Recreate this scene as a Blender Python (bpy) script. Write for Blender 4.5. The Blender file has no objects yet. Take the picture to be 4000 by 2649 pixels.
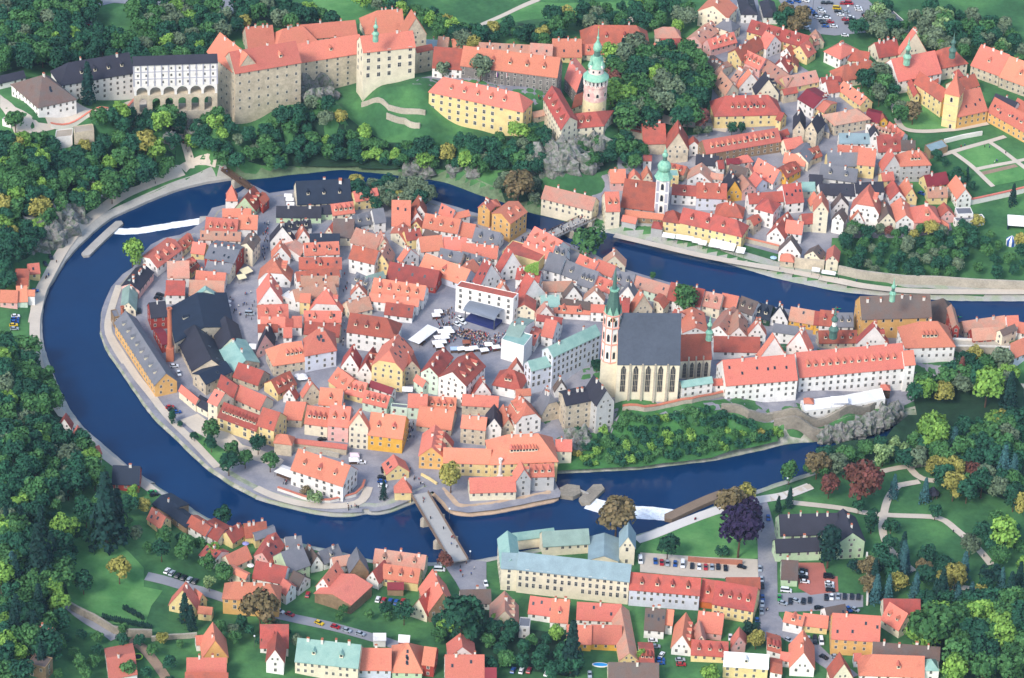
import bpy, math, random
import numpy as np
from mathutils import Vector, Matrix, noise as mnoise
from mathutils.geometry import delaunay_2d_cdt
random.seed(7)
RNG = np.random.default_rng(11)
SC = bpy.context.scene
COL = SC.collection
# ------------------------------------------------------------------ camera (photo is 4000 x 2649)
PW, PH = 4000.0, 2649.0
FPX, PITCH, ROLL, DIST = 14000.0, math.radians(33.0), math.radians(2.6), 1750.0
CP = np.array([0.0, -DIST*math.cos(PITCH), DIST*math.sin(PITCH)])
_F = np.array([0, math.cos(PITCH), -math.sin(PITCH)])
_R0 = np.array([1.0, 0, 0]); _U0 = np.array([0, math.sin(PITCH), math.cos(PITCH)])
_R = math.cos(ROLL)*_R0 + math.sin(ROLL)*_U0
_U = math.cos(ROLL)*_U0 - math.sin(ROLL)*_R0
def unproj(px, py, z):
    d = _F*FPX + _R*(px-PW/2) - _U*(py-PH/2)
    t = (z-CP[2])/d[2]
    return CP[0]+d[0]*t, CP[1]+d[1]*t
def proj(x, y, z):
    v = np.array([x, y, z])-CP
    w = v@_F
    return PW/2+FPX*(v@_R)/w, PH/2-FPX*(v@_U)/w
def ppz(x, y, z):                       # photo pixels per metre of height
    a = proj(x, y, z); b = proj(x, y, z+1)
    return math.hypot(a[0]-b[0], a[1]-b[1])
cam_d = bpy.data.cameras.new('camera'); cam = bpy.data.objects.new('camera', cam_d); COL.objects.link(cam)
cam_d.sensor_width = 36; cam_d.lens = 36*FPX/PW; cam_d.clip_start = 10; cam_d.clip_end = 8000
M = Matrix(((_R[0], _U[0], -_F[0], CP[0]), (_R[1], _U[1], -_F[1], CP[1]), (_R[2], _U[2], -_F[2], CP[2]), (0, 0, 0, 1)))
cam.matrix_world = M
SC.camera = cam
# ------------------------------------------------------------------ crops used to read the photograph: origin and scale
CR = dict(A=(1600,0,2.368), B=(2400,0,2.959), C=(3200,0,2.959), D=(2400,430,2.959), E=(3200,430,2.959), F=(0,600,2.368),
  G=(800,640,3.38), H=(1400,640,2.959), I=(300,900,2.959), J=(900,900,2.959), K=(1700,850,2.959), L=(2400,880,2.959),
  M=(3200,880,2.959), N=(400,1300,2.959), O=(1100,1300,2.959), P=(1800,1240,2.959), Q=(2600,1240,2.959), R=(3200,1240,2.959),
  S=(1000,1600,2.959), T=(1600,1600,1.69), U=(400,1950,1.69), V=(1100,2000,1.69), X=(1800,1990,1.69), Y=(2500,1900,1.503),
  Z=(2200,2119,1.69), a=(2900,2119,1.69), b=(3000,1650,1.353), c=(700,2119,1.69), d=(1400,2119,1.69), e=(0,1850,1.353),
  f=(0,1200,1.28), g=(0,2250,1.69), h=(3300,2119,1.69), l=(0,0,2.368), m=(800,0,2.368), z=(0,0,1.0), o=(0,0,0.592))
def cx(c, x, y):
    o = CR[c]; return o[0]+x/o[2], o[1]+y/o[2]
def cpl(c, *v):                         # flat list of crop coordinates -> list of photo points
    return [cx(c, v[i], v[i+1]) for i in range(0, len(v), 2)]
# ------------------------------------------------------------------ river banks in photo pixels
OUTER = [(4200,1176),(4000,1176),(3716,1174),(3547,1162),(3336,1145),(3260,1135),(3040,1089),(2871,1038),(2702,985),(2533,937),(2432,920),(2347,903),
 (2270,880),(2200,863),(2143,846),(2079,834),(1970,790),(1907,772),(1856,755),(1805,735),(1738,711),(1640,695),(1500,678),(1406,670),(1362,662),(1303,664),
 (1244,672),(1185,678),(1125,683),(1066,692),(978,701),(904,704),(802,718),(718,739),(633,769),(562,798),(507,824),(431,858),(372,904),(296,976),
 (250,1030),(211,1098),(190,1124),(169,1191),(160,1262),(168,1356),(191,1434),(234,1536),(273,1614),(328,1684),(391,1739),(469,1805),(516,1848),
 (602,1898),(700,1960),(790,2020),(903,2070),(1080,2105),(1200,2135),(1337,2165),(1455,2195),(1660,2205),(1834,2201),(1935,2180),(2100,2150),(2300,2120),
 (2480,2100),(2606,2056),(2790,1985),(2870,1950),(2939,1926),(3090,1875),(3210,1838),(3400,1800),(3550,1770),(3680,1750),(3850,1715),(4200,1690)]
INNER = [(4200,1560),(4000,1545),(3800,1575),(3700,1602),(3600,1625),(3524,1645),(3487,1659),(3437,1676),(3389,1693),(3301,1723),(3200,1723),(3053,1735),
 (3023,1748),(2787,1799),(2500,1833),(2170,1850),(2168,1900),(2190,1940),(2186,1958),(2073,1979),(2050,1985),(1931,2008),(1825,2019),(1754,2008),(1736,1979),
 (1690,1935),(1618,1965),(1575,1982),(1527,2002),(1473,2014),(1443,2014),(1439,2004),(1416,2004),(1414,2017),(1372,2019),(1304,2018),(1237,2010),(1169,1995),
 (1101,1978),(1047,1965),(1000,1948),(900,1895),(805,1830),(724,1753),(670,1699),(609,1645),(569,1594),(511,1510),(468,1445),(435,1400),(408,1353),(393,1302),
 (398,1224),(410,1191),(435,1136),(480,1086),(520,1060),(549,1014),(590,970),(640,945),(701,933),(747,912),(802,874),(828,828),(880,815),(930,770),(980,735),(1051,770),
 (1155,755),(1180,738),(1330,722),(1400,722),(1480,742),(1560,765),(1650,785),(1731,809),(1790,825),(1840,842),(1900,858),(2000,888),(2080,915),(2130,935),
 (2220,965),(2300,995),(2400,1055),(2600,1115),(2800,1165),(3000,1210),(3300,1262),(3740,1285),(4000,1295),(4200,1300)]
def wp(pts, z=0.0): return np.array([unproj(x, y, z) for x, y in pts])
OUT_W, INN_W = wp(OUTER), wp(INNER)
RIV = np.vstack([OUT_W, INN_W])          # one ring: outer bank westwards, back along the island
def inpoly(P, poly):
    x, y = P[:, 0], P[:, 1]; r = np.zeros(len(P), bool); n = len(poly); j = n-1
    for i in range(n):
        xi, yi = poly[i]; xj, yj = poly[j]
        c = ((yi > y) != (yj > y)) & (x < (xj-xi)*(y-yi)/((yj-yi) if yj != yi else 1e-9)+xi)
        r ^= c; j = i
    return r
def dist_line(P, line, closed=False):
    d = np.full(len(P), 1e9); L = list(line)+([line[0]] if closed else [])
    for a, b in zip(L[:-1], L[1:]):
        a = np.asarray(a); b = np.asarray(b); v = b-a; t = np.clip(((P-a)@v)/max(v@v, 1e-9), 0, 1)
        d = np.minimum(d, np.hypot(P[:, 0]-a[0]-t*v[0], P[:, 1]-a[1]-t*v[1]))
    return d
# the outer bank's ring has the island on its other side; the river is what lies between the two
RING_OUT = np.vstack([OUT_W])
ISLAND = INN_W                           # closed to the east outside the frame
def in_river(P): return inpoly(P, RIV)
# ------------------------------------------------------------------ terrain
CTRL = [(100,420,32),(400,440,34),(850,440,33),(640,440,33),(700,530,14),(725,640,5),(820,600,12),(916,520,22),(880,640,5),(1150,400,31),(1300,390,30),(1500,340,33),(1640,320,34),
 (1676,490,24),(1850,530,22),(2030,555,20),(2050,350,31),(1850,300,32),(2185,585,21),(2330,470,26),(2400,500,20),(2500,400,18),(2480,570,9),(2560,640,6),(2800,560,10),(3000,400,12),(2900,150,14),
 (3300,300,12),(3600,450,10),(3900,500,10),(3400,700,8),(3000,800,6),(2600,850,4),(3700,900,6),(4000,1000,6),(3300,1080,4),(3600,1000,5),(1300,30,6),(1800,60,6),
 (1000,100,14),(500,100,20),(100,100,22),(0,300,28),(2300,60,9),(2100,150,20),(1400,480,14),(1200,560,9),(1500,560,10),(1700,620,7),(1900,640,9),(2100,680,10),(2200,640,16),(2300,620,12),
 (0,600,26),(300,560,22),(600,560,12),(200,800,12),(0,1000,14),(80,1150,4),(330,700,9),(100,700,22),(0,1500,18),(150,1600,8),(0,1800,24),(300,1880,6),(150,2000,18),(0,2200,24),(400,2200,14),(0,2600,24),
 (500,2500,14),(800,2300,8),(600,2250,11),(430,2050,10),(1000,2250,5),(1400,2300,5),(1800,2300,5),(2000,2500,6),(1200,2450,8),(900,2550,12),(2500,2200,4),(3000,2300,5),(3300,2500,6),
 (3600,2100,4),(3900,2300,6),(3400,1950,3),(3900,1850,4),(1000,1100,5),(1200,1300,7),(1500,1200,8),(1800,1250,9),(2000,1400,10),(2400,1450,14),(2480,1570,16),
 (2700,1580,16),(2900,1580,17),(3100,1600,16),(3300,1575,16),(3450,1560,16),(3100,1400,15),(3500,1400,12),(3400,1290,8),(2700,1200,8),(2300,1100,7),(1500,1000,5),(1300,900,4),
 (1100,850,4),(900,950,5),(700,1150,4),(600,1300,4),(750,1450,4),(1000,1650,4),(1300,1500,7),(1600,1550,7),(1900,1500,9),(2100,1600,9),(1700,1800,4),(1500,1850,3),
 (1900,1900,3),(2100,1850,3),(2250,1680,5),(2350,1740,6),(2600,1740,6),(2850,1720,7),(2500,1800,3),(3000,1700,5),(3800,1400,7),(3700,1350,14),(3950,1345,15),(3900,1500,6),
 (4300,600,12),(4300,2000,6),(-300,2000,26),(-300,1000,24),(-300,300,30),(1000,-300,18),(3000,-300,16),(1000,3000,12),(3000,3000,8)]
_c = [(*unproj(x, y, z), z) for x, y, z in CTRL]
def _dens(line, step):
    o = []
    for a, b in zip(line[:-1], line[1:]):
        n = max(1, int(np.hypot(*(b-a))/step))
        o += [a+(b-a)*k/n for k in range(n)]
    return o
_c += [(p[0], p[1], 2.2) for p in _dens(OUT_W, 14)+_dens(INN_W, 14)]
_c = np.array(_c)
def terrain_np(P):
    out = np.empty(len(P))
    for i in range(0, len(P), 20000):
        q = P[i:i+20000]
        d2 = (q[:, None, 0]-_c[None, :, 0])**2+(q[:, None, 1]-_c[None, :, 1])**2+4.0
        w = d2**-1.75
        out[i:i+20000] = (w*_c[None, :, 2]).sum(1)/w.sum(1)
    return np.maximum(out, 1.4)
GX0, GX1, GY0, GY1, GS = -420.0, 440.0, -420.0, 640.0, 2.5
_gx = np.arange(GX0, GX1+.1, GS); _gy = np.arange(GY0, GY1+.1, GS)
_G = np.stack(np.meshgrid(_gx, _gy), -1).reshape(-1, 2)
_GZ = terrain_np(_G).reshape(len(_gy), len(_gx))
def _blur(Z, n):
    for _ in range(n):
        Q = np.pad(Z, 1, 'edge'); Z = (Q[:-2, 1:-1]+Q[2:, 1:-1]+Q[1:-1, :-2]+Q[1:-1, 2:]+4*Z)/8
    return Z
_GZ = _blur(_GZ, 10)
def ter(x, y):
    fx = min(max((x-GX0)/GS, 0), len(_gx)-1.001); fy = min(max((y-GY0)/GS, 0), len(_gy)-1.001)
    i, j = int(fx), int(fy); u, v = fx-i, fy-j
    a = _GZ[j, i]*(1-u)+_GZ[j, i+1]*u; b = _GZ[j+1, i]*(1-u)+_GZ[j+1, i+1]*u
    return a*(1-v)+b*v
def ground(px, py, h=0.0):              # photo pixel -> first point of the terrain the sight line meets (h above it)
    z = 46.0; st = 1.5
    while z > 0:
        x, y = unproj(px, py, z+h)
        if ter(x, y) >= z: break
        z -= st
    lo, hi = z, z+st
    for _ in range(12):
        z = (lo+hi)/2; x, y = unproj(px, py, z+h)
        if ter(x, y) >= z: lo = z
        else: hi = z
    return x, y, ter(x, y)
# ------------------------------------------------------------------ objects
def link(o): COL.objects.link(o); return o
def mesh(name, V, Fc, mats=(), mi=None, smooth=False):
    me = bpy.data.meshes.new(name); me.from_pydata([tuple(v) for v in V], [], Fc)
    for m in (mats if isinstance(mats, (list, tuple)) else [mats]): me.materials.append(m)
    if mi is not None: me.polygons.foreach_set('material_index', mi)
    if smooth: me.polygons.foreach_set('use_smooth', [True]*len(me.polygons))
    me.update(); return me
def obj(name, me, parent=None, loc=(0, 0, 0), rz=0.0, sc=None):
    o = bpy.data.objects.new(name, me); COL.objects.link(o)
    o.location = loc
    if rz: o.rotation_euler = (0, 0, rz)
    if sc is not None: o.scale = sc if isinstance(sc, (tuple, list)) else (sc, sc, sc)
    if parent is not None: o.parent = parent
    return o
def tag(o, label=None, cat=None, group=None, kind=None):
    if label: o['label'] = label
    if cat: o['category'] = cat
    if group: o['group'] = group
    if kind: o['kind'] = kind
    return o
def thing(name, label, cat, loc, rz=0.0, group=None):
    o = obj(name, None, None, loc, rz); o.empty_display_size = 1
    return tag(o, label, cat, group)
class MB:                               # gathers boxes, prisms, lathes into one mesh
    def __init__(s): s.V = []; s.F = []; s.I = []
    def add(s, V, Fc, i=0):
        n = len(s.V); s.V += [tuple(v) for v in V]; s.F += [[a+n for a in f] for f in Fc]; s.I += [i]*len(Fc); return s
    def box(s, x0, x1, y0, y1, z0, z1, i=0):
        V = [(x0,y0,z0),(x1,y0,z0),(x1,y1,z0),(x0,y1,z0),(x0,y0,z1),(x1,y0,z1),(x1,y1,z1),(x0,y1,z1)]
        return s.add(V, [[3,2,1,0],[4,5,6,7],[0,1,5,4],[1,2,6,5],[2,3,7,6],[3,0,4,7]], i)
    def prism(s, poly, z0, z1, i=0, top=None):   # poly: ccw xy list
        n = len(poly); V = [(x, y, z0) for x, y in poly]+[(x, y, z1) for x, y in (top or poly)]
        return s.add(V, [list(range(n-1, -1, -1)), list(range(n, 2*n))]+[[k, (k+1) % n, n+(k+1) % n, n+k] for k in range(n)], i)
    def lathe(s, prof, n=20, i=0, c=(0, 0)):     # prof: (r, z) from bottom to top
        V = []; Fc = []
        for r, z in prof: V += [(c[0]+r*math.cos(2*math.pi*k/n), c[1]+r*math.sin(2*math.pi*k/n), z) for k in range(n)]
        for a in range(len(prof)-1):
            for k in range(n): Fc.append([a*n+k, a*n+(k+1) % n, (a+1)*n+(k+1) % n, (a+1)*n+k])
        Fc.append(list(range(n-1, -1, -1))); Fc.append([(len(prof)-1)*n+k for k in range(n)])
        return s.add(V, Fc, i)
    def tube(s, a, b, r, n=6, i=0):
        a = Vector(a); b = Vector(b); d = (b-a).normalized(); u = d.orthogonal().normalized(); w = d.cross(u)
        V = [p+u*r*math.cos(2*math.pi*k/n)+w*r*math.sin(2*math.pi*k/n) for p in (a, b) for k in range(n)]
        return s.add(V, [[k, (k+1) % n, n+(k+1) % n, n+k] for k in range(n)]+[list(range(n-1, -1, -1)), list(range(n, 2*n))], i)
    def me(s, name, mats, smooth=False): return mesh(name, s.V, s.F, mats, s.I, smooth)
# ------------------------------------------------------------------ materials
def rgb(h): return (*[((int(h[i:i+2], 16)/255)**2.2) for i in (0, 2, 4)], 1)
MATS = {}
def mat(name, col, rough=.85, var=.25, scale=1.5, hue=None, objvar=0.0, spec=.3, bump=0.0, coarse=.12, hsh=0.0, fine=True):
    """plain surface whose own colour is mottled by a fine and a broad noise; objvar shifts the value from object to object"""
    if name in MATS: return MATS[name]
    m = bpy.data.materials.new(name); m.use_nodes = True; N = m.node_tree.nodes; Lk = m.node_tree.links
    b = N['Principled BSDF']; b.inputs['Roughness'].default_value = rough; b.inputs['Specular IOR Level'].default_value = spec
    tc = N.new('ShaderNodeTexCoord'); src = tc.outputs['Object']
    n1 = N.new('ShaderNodeTexNoise'); n1.inputs['Scale'].default_value = scale; n1.inputs['Detail'].default_value = 4; n1.inputs['Roughness'].default_value = .7
    n2 = N.new('ShaderNodeTexNoise'); n2.inputs['Scale'].default_value = coarse; n2.inputs['Detail'].default_value = 3
    geo = N.new('ShaderNodeNewGeometry')
    Lk.new(geo.outputs['Position'], n1.inputs['Vector']); Lk.new(geo.outputs['Position'], n2.inputs['Vector'])
    ad = N.new('ShaderNodeMath'); ad.operation = 'ADD'; Lk.new(n1.outputs['Fac'], ad.inputs[0]); Lk.new(n2.outputs['Fac'], ad.inputs[1])
    mr = N.new('ShaderNodeMapRange'); mr.inputs['From Min'].default_value = .6; mr.inputs['From Max'].default_value = 1.4
    mr.inputs['To Min'].default_value = 1-var; mr.inputs['To Max'].default_value = 1+var; Lk.new(ad.outputs[0], mr.inputs['Value'])
    hs = N.new('ShaderNodeHueSaturation'); hs.inputs['Color'].default_value = col
    if hue:                             # second colour in broad patches
        mx = N.new('ShaderNodeMix'); mx.data_type = 'RGBA'; mx.inputs['A'].default_value = col; mx.inputs['B'].default_value = hue
        cr = N.new('ShaderNodeMapRange'); cr.inputs['From Min'].default_value = .42; cr.inputs['From Max'].default_value = .62
        Lk.new(n2.outputs['Fac'], cr.inputs['Value']); Lk.new(cr.outputs[0], mx.inputs['Factor']); Lk.new(mx.outputs['Result'], hs.inputs['Color'])
    val = mr.outputs[0]
    if objvar or hsh:
        oi = N.new('ShaderNodeObjectInfo'); r = N.new('ShaderNodeMapRange'); r.inputs['To Min'].default_value = 1-objvar; r.inputs['To Max'].default_value = 1+objvar
        Lk.new(oi.outputs['Random'], r.inputs['Value']); mu = N.new('ShaderNodeMath'); mu.operation = 'MULTIPLY'
        Lk.new(val, mu.inputs[0]); Lk.new(r.outputs[0], mu.inputs[1]); val = mu.outputs[0]
        if hsh:
            f = N.new('ShaderNodeMath'); f.operation = 'MULTIPLY'; f.inputs[1].default_value = 7.31; Lk.new(oi.outputs['Random'], f.inputs[0])
            g = N.new('ShaderNodeMath'); g.operation = 'FRACT'; Lk.new(f.outputs[0], g.inputs[0])
            h = N.new('ShaderNodeMapRange'); h.inputs['To Min'].default_value = .5-hsh; h.inputs['To Max'].default_value = .5+hsh; Lk.new(g.outputs[0], h.inputs['Value']); Lk.new(h.outputs[0], hs.inputs['Hue'])
    Lk.new(val, hs.inputs['Value']); Lk.new(hs.outputs['Color'], b.inputs['Base Color'])
    if bump:
        bp = N.new('ShaderNodeBump'); bp.inputs['Strength'].default_value = bump; bp.inputs['Distance'].default_value = .3
        Lk.new(n1.outputs['Fac'], bp.inputs['Height']); Lk.new(bp.outputs[0], b.inputs['Normal'])
    MATS[name] = m; return m
WALLC = dict(w=('white','e4e0da'), c=('cream','ddd2b8'), y=('pale yellow','dcc58c'), Y=('bright yellow','d9a548'), o=('ochre yellow','d0a264'), O=('orange','c0683a'),
  p=('pink','d9a8a0'), R=('red','9c4038'), g=('grey','b3b2b0'), s=('stone grey','c0b29b'), G=('green','b3c8a4'), M=('mint green','c5d6c2'), b=('pale blue','cacdd6'),
  n=('brown','8a735a'), D=('dark stone','7d7874'), N=('grey netted','aaa9a6'), k=('dark','3a3a3e'), m=('dark red','7c3030'), q=('ivy covered','2c4a38'))
ROOFC = dict(o=('orange','cc7965'), r=('brick red','ab5a4c'), p=('faded orange','bf8874'), B=('brown','6b5952'), g=('grey','74747a'), k=('dark slate','35353f'),
  q=('blue-black','262f3e'), v=('verdigris green','8fb0a6'), V=('grey green','84998f'), e=('blue-green metal','8499a0'), m=('maroon','7c3038'), W=('white','d8dce4'), w=('white','dcdcdc'), s=('stone','a09484'))
def wallm(k): return mat(WALLC[k][0].replace(' ', '_')+'_plaster', rgb(WALLC[k][1]), .9, .16 if k not in 'snD' else .34, .9, objvar=.07, coarse=.25)
def roofm(k):
    tile = k in 'orpB'
    old = dict(o='b9705c', r='8a4f45', p='a3806f', B='5d5450', g='66686e', v='7a9c94').get(k)
    return mat(ROOFC[k][0].replace(' ', '_')+'_roofing', rgb(ROOFC[k][1]), hue=rgb(old) if old else None, rough=.85 if tile else .7, var=.34 if tile else .22, scale=2.2, objvar=.2 if tile else .1, coarse=.22, hsh=.008 if tile else 0)
GLASS = mat('window_glass', rgb('2a3038'), .25, .2, .7, spec=.5)
FRAME = mat('window_frame_paint', rgb('cfc9bd'), .7, .05)
CHIM = mat('chimney_plaster', rgb('d9d4cb'), .9, .15); BRICK = mat('chimney_brick', rgb('b06a52'), .9, .25)
STONE = mat('rough_stone', rgb('aea595'), .95, .35, 1.2, bump=.5); DSTONE = mat('weathered_stone', rgb('8d8578'), .95, .4, .8, bump=.5)
WOOD = mat('dark_timber', rgb('5a4638'), .85, .3); WHITE = mat('white_canvas', rgb('eae8e4'), .8, .06); METAL = mat('painted_metal', rgb('50545a'), .5, .1)
# ------------------------------------------------------------------ one building wing from photo measurements
def _win_mesh(name, arch=False, W=1.0, Hh=1.5):
    mb = MB(); t = .05
    mb.box(-W/2-.14, W/2+.14, -t, .02, -.14, Hh+.14, 0)           # frame plate
    if arch:
        pts = [(-W/2, 0), (W/2, 0)]+[(W/2*math.cos(a), Hh-W/2+W/2*math.sin(a)) for a in np.linspace(0, math.pi, 7)]
        mb.add([(x, -t-.012, z) for x, z in pts], [list(range(len(pts)))], 1)
    else:
        for sx in (-1, 1):
            for z0, z1 in ((.04, Hh*.58), (Hh*.62, Hh-.04)):
                x0, x1 = sorted((sx*.04, sx*W/2)); mb.add([(x0, -t-.012, z0), (x1, -t-.012, z0), (x1, -t-.012, z1), (x0, -t-.012, z1)], [[0, 1, 2, 3]], 1)
    return mb.me(name, [FRAME, GLASS])
WIN = _win_mesh('casement_window'); WARCH = _win_mesh('arched_window', True); WTALL = _win_mesh('tall_window', False, 1.1, 2.0)
def _chim_mesh():
    mb = MB(); mb.box(-.5, .5, -.35, .35, -2.2, 1.6, 0); mb.box(-.58, .58, -.43, .43, 1.6, 1.8, 1); mb.box(-.4, -.05, -.25, .25, 1.8, 2.05, 1); mb.box(.05, .4, -.25, .25, 1.8, 2.05, 1)
    return mb.me('chimney', [CHIM, BRICK])
CHM = _chim_mesh(); DORM = {}; SKY = None
def dormer_mesh(rk):
    if rk not in DORM:
        mb = MB(); mb.prism([(-.75, -1.0), (.75, -1.0), (.75, 2.0), (-.75, 2.0)], -.9, .9, 0)
        V = [(-1.0, -1.2, .75), (1.0, -1.2, .75), (0, -1.2, 1.75), (-1.0, 2.6, .75), (1.0, 2.6, .75), (0, 2.6, 1.75)]
        mb.add(V, [[0, 1, 2], [5, 4, 3], [0, 2, 5, 3], [2, 1, 4, 5], [1, 0, 3, 4]], 1)
        mb.add([(-.5, -1.03, -.35), (.5, -1.03, -.35), (.5, -1.03, .6), (-.5, -1.03, .6)], [[0, 1, 2, 3]], 2)
        DORM[rk] = mb.me('dormer', [wallm('c'), roofm(rk), GLASS])
    return DORM[rk]
def skylight():
    global SKY
    if SKY is None:
        mb = MB(); mb.box(-.5, .5, -.75, .75, 0, .1, 0); mb.box(-.4, .4, -.65, .65, .1, .13, 1); SKY = mb.me('skylight', [METAL, GLASS])
    return SKY
V3 = lambda a, z: np.array([a[0], a[1], z])
def wing(root, rl, c, typ, n, w, wk, rk, opt, first):
    """root: the thing; rl: its location; n: numbers read off the crop; returns the world corners and heights"""
    s = CR[c][2]; (x1, y1), (x2, y2) = cx(c, n[0], n[1]), cx(c, n[2], n[3]); rest = [v/s for v in n[4:]]; wpx = w/s
    z = 14.0; mx, my = (x1+x2)/2, (y1+y2)/2
    for _ in range(16):
        X, Y = unproj(mx, my, z); he = wpx/ppz(X, Y, z)
        if he < 4.0: he = 4.0 if wpx > 14 else 6.0
        z = z*.5+.5*(ter(X, Y-1)+he)
    zb = ter(X, Y)
    f1 = np.array(unproj(x1, y1, z)); f2 = np.array(unproj(x2, y2, z)); u = f2-f1; Ln = np.hypot(*u); u = u/Ln; nrm = np.array([-u[1], u[0]]); mid = (f1+f2)/2
    kz = ppz(mid[0], mid[1], z); ym = proj(mid[0], mid[1], z)[1]; a = rest[0] if typ in 'pPqQtT' else 0; slope = opt.get('z', .95)
    if typ == 'p':
        lo, hi = 4.0, 34.0
        for _ in range(40):
            d = (lo+hi)/2; q = mid+nrm*d/2; v = ym-proj(q[0], q[1], z+slope*d/2)[1]
            if v < a: lo = d
            else: hi = d
        rise = slope*d/2; D = nrm*d
    elif typ in 'PQFT':
        k = 0 if typ == 'F' else 1
        b1 = np.array(unproj(x1+rest[k], y1+rest[k+1], z)); D = b1-f1
        if typ == 'P':
            q = mid+D/2; rise = (ym-proj(q[0], q[1], z)[1]); rise = (a-rise)/kz
            rise = min(max(rise, .3*np.hypot(*D)/2), 1.6*np.hypot(*D)/2)
        elif typ == 'F': rise = 0
        elif typ == 'T': q = mid+D/2; rise = (a-(ym-proj(q[0], q[1], z)[1]))/kz
        else: rise = min(max(a/kz, .2*Ln/2), 1.7*Ln/2)
    elif typ in 'qf':
        Lp = rest[1] if typ == 'q' else rest[0]; lo, hi = 3.0, 70.0
        p0 = np.array(proj(mid[0], mid[1], z))
        for _ in range(40):
            d = (lo+hi)/2; q = mid+nrm*d; v = np.hypot(*(np.array(proj(q[0], q[1], z))-p0))
            if v < Lp: lo = d
            else: hi = d
        D = nrm*d; rise = 0 if typ == 'f' else min(max(a/kz, .2*Ln/2), 1.7*Ln/2)
    else:                                # t
        D = nrm*Ln; q = mid+D/2; rise = (a-(ym-proj(q[0], q[1], z)[1]))/kz
    b1, b2 = f1+D, f2+D
    cs = [f1, f2, b2, b1] if typ in 'pPfFtT' else [f2, b2, b1, f1]
    zmin = min([ter(*p) for p in cs]+[zb])-2.0
    cen = (f1+f2+b1+b2)/4
    if root is None:
        rl = (cen[0], cen[1], zb); root = thing('house', 'house', 'house', rl)
    o3 = np.array(rl)
    z -= .013*(len(root.children) % 7)
    W, R = [], []; Wf, Rf = [], []
    W = [V3(p, zmin) for p in cs]+[V3(p, z) for p in cs]
    Wf = [[k, (k+1) % 4, 4+(k+1) % 4, 4+k] for k in range(4)]
    ends = []
    if typ in 'fF':
        W += []; par = .5
        R = [V3(p, z) for p in cs]; Rf = [[0, 1, 2, 3]]
        Wf.append([4, 5, 6, 7])
        ctr = sum(cs)/4; inn = [p+(ctr-p)/max(np.hypot(*(ctr-p)), .1)*.35 for p in cs]; n0 = len(W)
        W += [V3(p, z+par) for p in cs]+[V3(p, z+par) for p in inn]+[V3(p, z+.05) for p in inn]
        for k in range(4):
            j = (k+1) % 4; Wf += [[4+k, 4+j, n0+j, n0+k], [n0+k, n0+j, n0+4+j, n0+4+k], [n0+4+k, n0+4+j, n0+8+j, n0+8+k]]
        R = [V3(p, z+.12) for p in inn]; ov = 0
    else:
        m0, m1 = (cs[3]+cs[0])/2, (cs[1]+cs[2])/2
        if typ in 'tT': m0 = m1 = (m0+m1)/2
        ax = m1-m0; al = np.hypot(*ax)
        hw = np.hypot(*(cs[0]-cs[3]))/2
        t0 = opt.get('j', 1.0) if ('h' in opt or 'l' in opt or typ in 'tT') else 0
        t1 = opt.get('j', 1.0) if ('h' in opt or 'r' in opt or typ in 'tT') else 0
        if 'j' in opt:
            if typ in 'qQ': t0 = opt['j']
            else: t0 = t1 = opt['j']
        r0, r1 = V3(m0, z+rise), V3(m1, z+rise)
        if al > .1:
            axn = ax/al; i0 = min(t0*hw*.85, al*.48); i1 = min(t1*hw*.85, al*.48)
            R0 = r0+np.append(axn, 0)*i0; R1 = r1-np.append(axn, 0)*i1
        else: axn = np.array([0, 0]); R0, R1 = r0, r1
        # walls of the two gables (cut where a hip starts)
        for (ia, ib, apex, t, end) in ((3, 0, r0, t0, 0), (1, 2, r1, t1, 1)):
            if t >= .99: continue
            A, B = V3(cs[ia], z), V3(cs[ib], z); k = len(W)
            if t > 0: W += [A+(apex-A)*(1-t), B+(apex-B)*(1-t)]; Wf.append([4+ia, 4+ib, k+1, k])
            else: W += [apex-np.array([0, 0, .02])]; Wf.append([4+ia, 4+ib, k])
        ov = .45
        sl = rise/max(hw, .1)
        side = (cs[0]-cs[3]); side = side/max(np.hypot(*side), .01)
        def oh(i, t):                    # eave corner pushed outwards
            p = cs[i]; sg = 1 if i in (0, 1) else -1; e = -1 if i in (0, 3) else 1
            q = p+side*sg*ov+axn*e*(ov if t >= .99 else .22)
            return V3(q, z-sl*ov+.06)
        E0, E1, E2, E3 = oh(0, t0), oh(1, t1), oh(2, t1), oh(3, t0)
        up = np.array([0, 0, .06]); gx = np.append(axn*.22, 0)
        Ra, Rb = R0+up-(gx if t0 == 0 else 0), R1+up+(gx if t1 == 0 else 0)
        if typ in 'tT':
            R = [E0, E1, E2, E3, Ra]; Rf = [[0, 1, 4], [1, 2, 4], [2, 3, 4], [3, 0, 4]]
        else:
            R = [E0, E1, E2, E3, Ra, Rb]; A, B = [0, 1], [2, 3]
            fA, fB = [0, 1], [2, 3]
            if 0 < t1 < .99:
                k = len(R); g1 = r1+up+gx; R += [E1+(g1-E1)*(1-t1), E2+(g1-E2)*(1-t1)]; fA += [k, 5]; fB = [k+1, 2, 3]; Rf.append([k, k+1, 5]); pre = [5, k+1]
                fB = [2, 3]; backA = k+1
            else:
                fA += [5]; backA = None
                if t1 >= .99: Rf.append([1, 2, 5])
            if 0 < t0 < .99:
                k = len(R); g0 = r0+up-gx; R += [E0+(g0-E0)*(1-t0), E3+(g0-E3)*(1-t0)]; fA += [4, k]; Rf.append([k+1, k, 4]); fB += [k+1, 4]
            else:
                fA += [4]; fB += [4]
                if t0 >= .99: Rf.append([3, 0, 4])
            fB += [5]+([backA] if backA else [])
            Rf += [fA, fB]
    # give the roof its thickness
    th = np.array([0, 0, .28 if typ not in 'fF' else .1]); n0 = len(R); R2 = list(R)+[v-th for v in R]
    ed = {}
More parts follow.
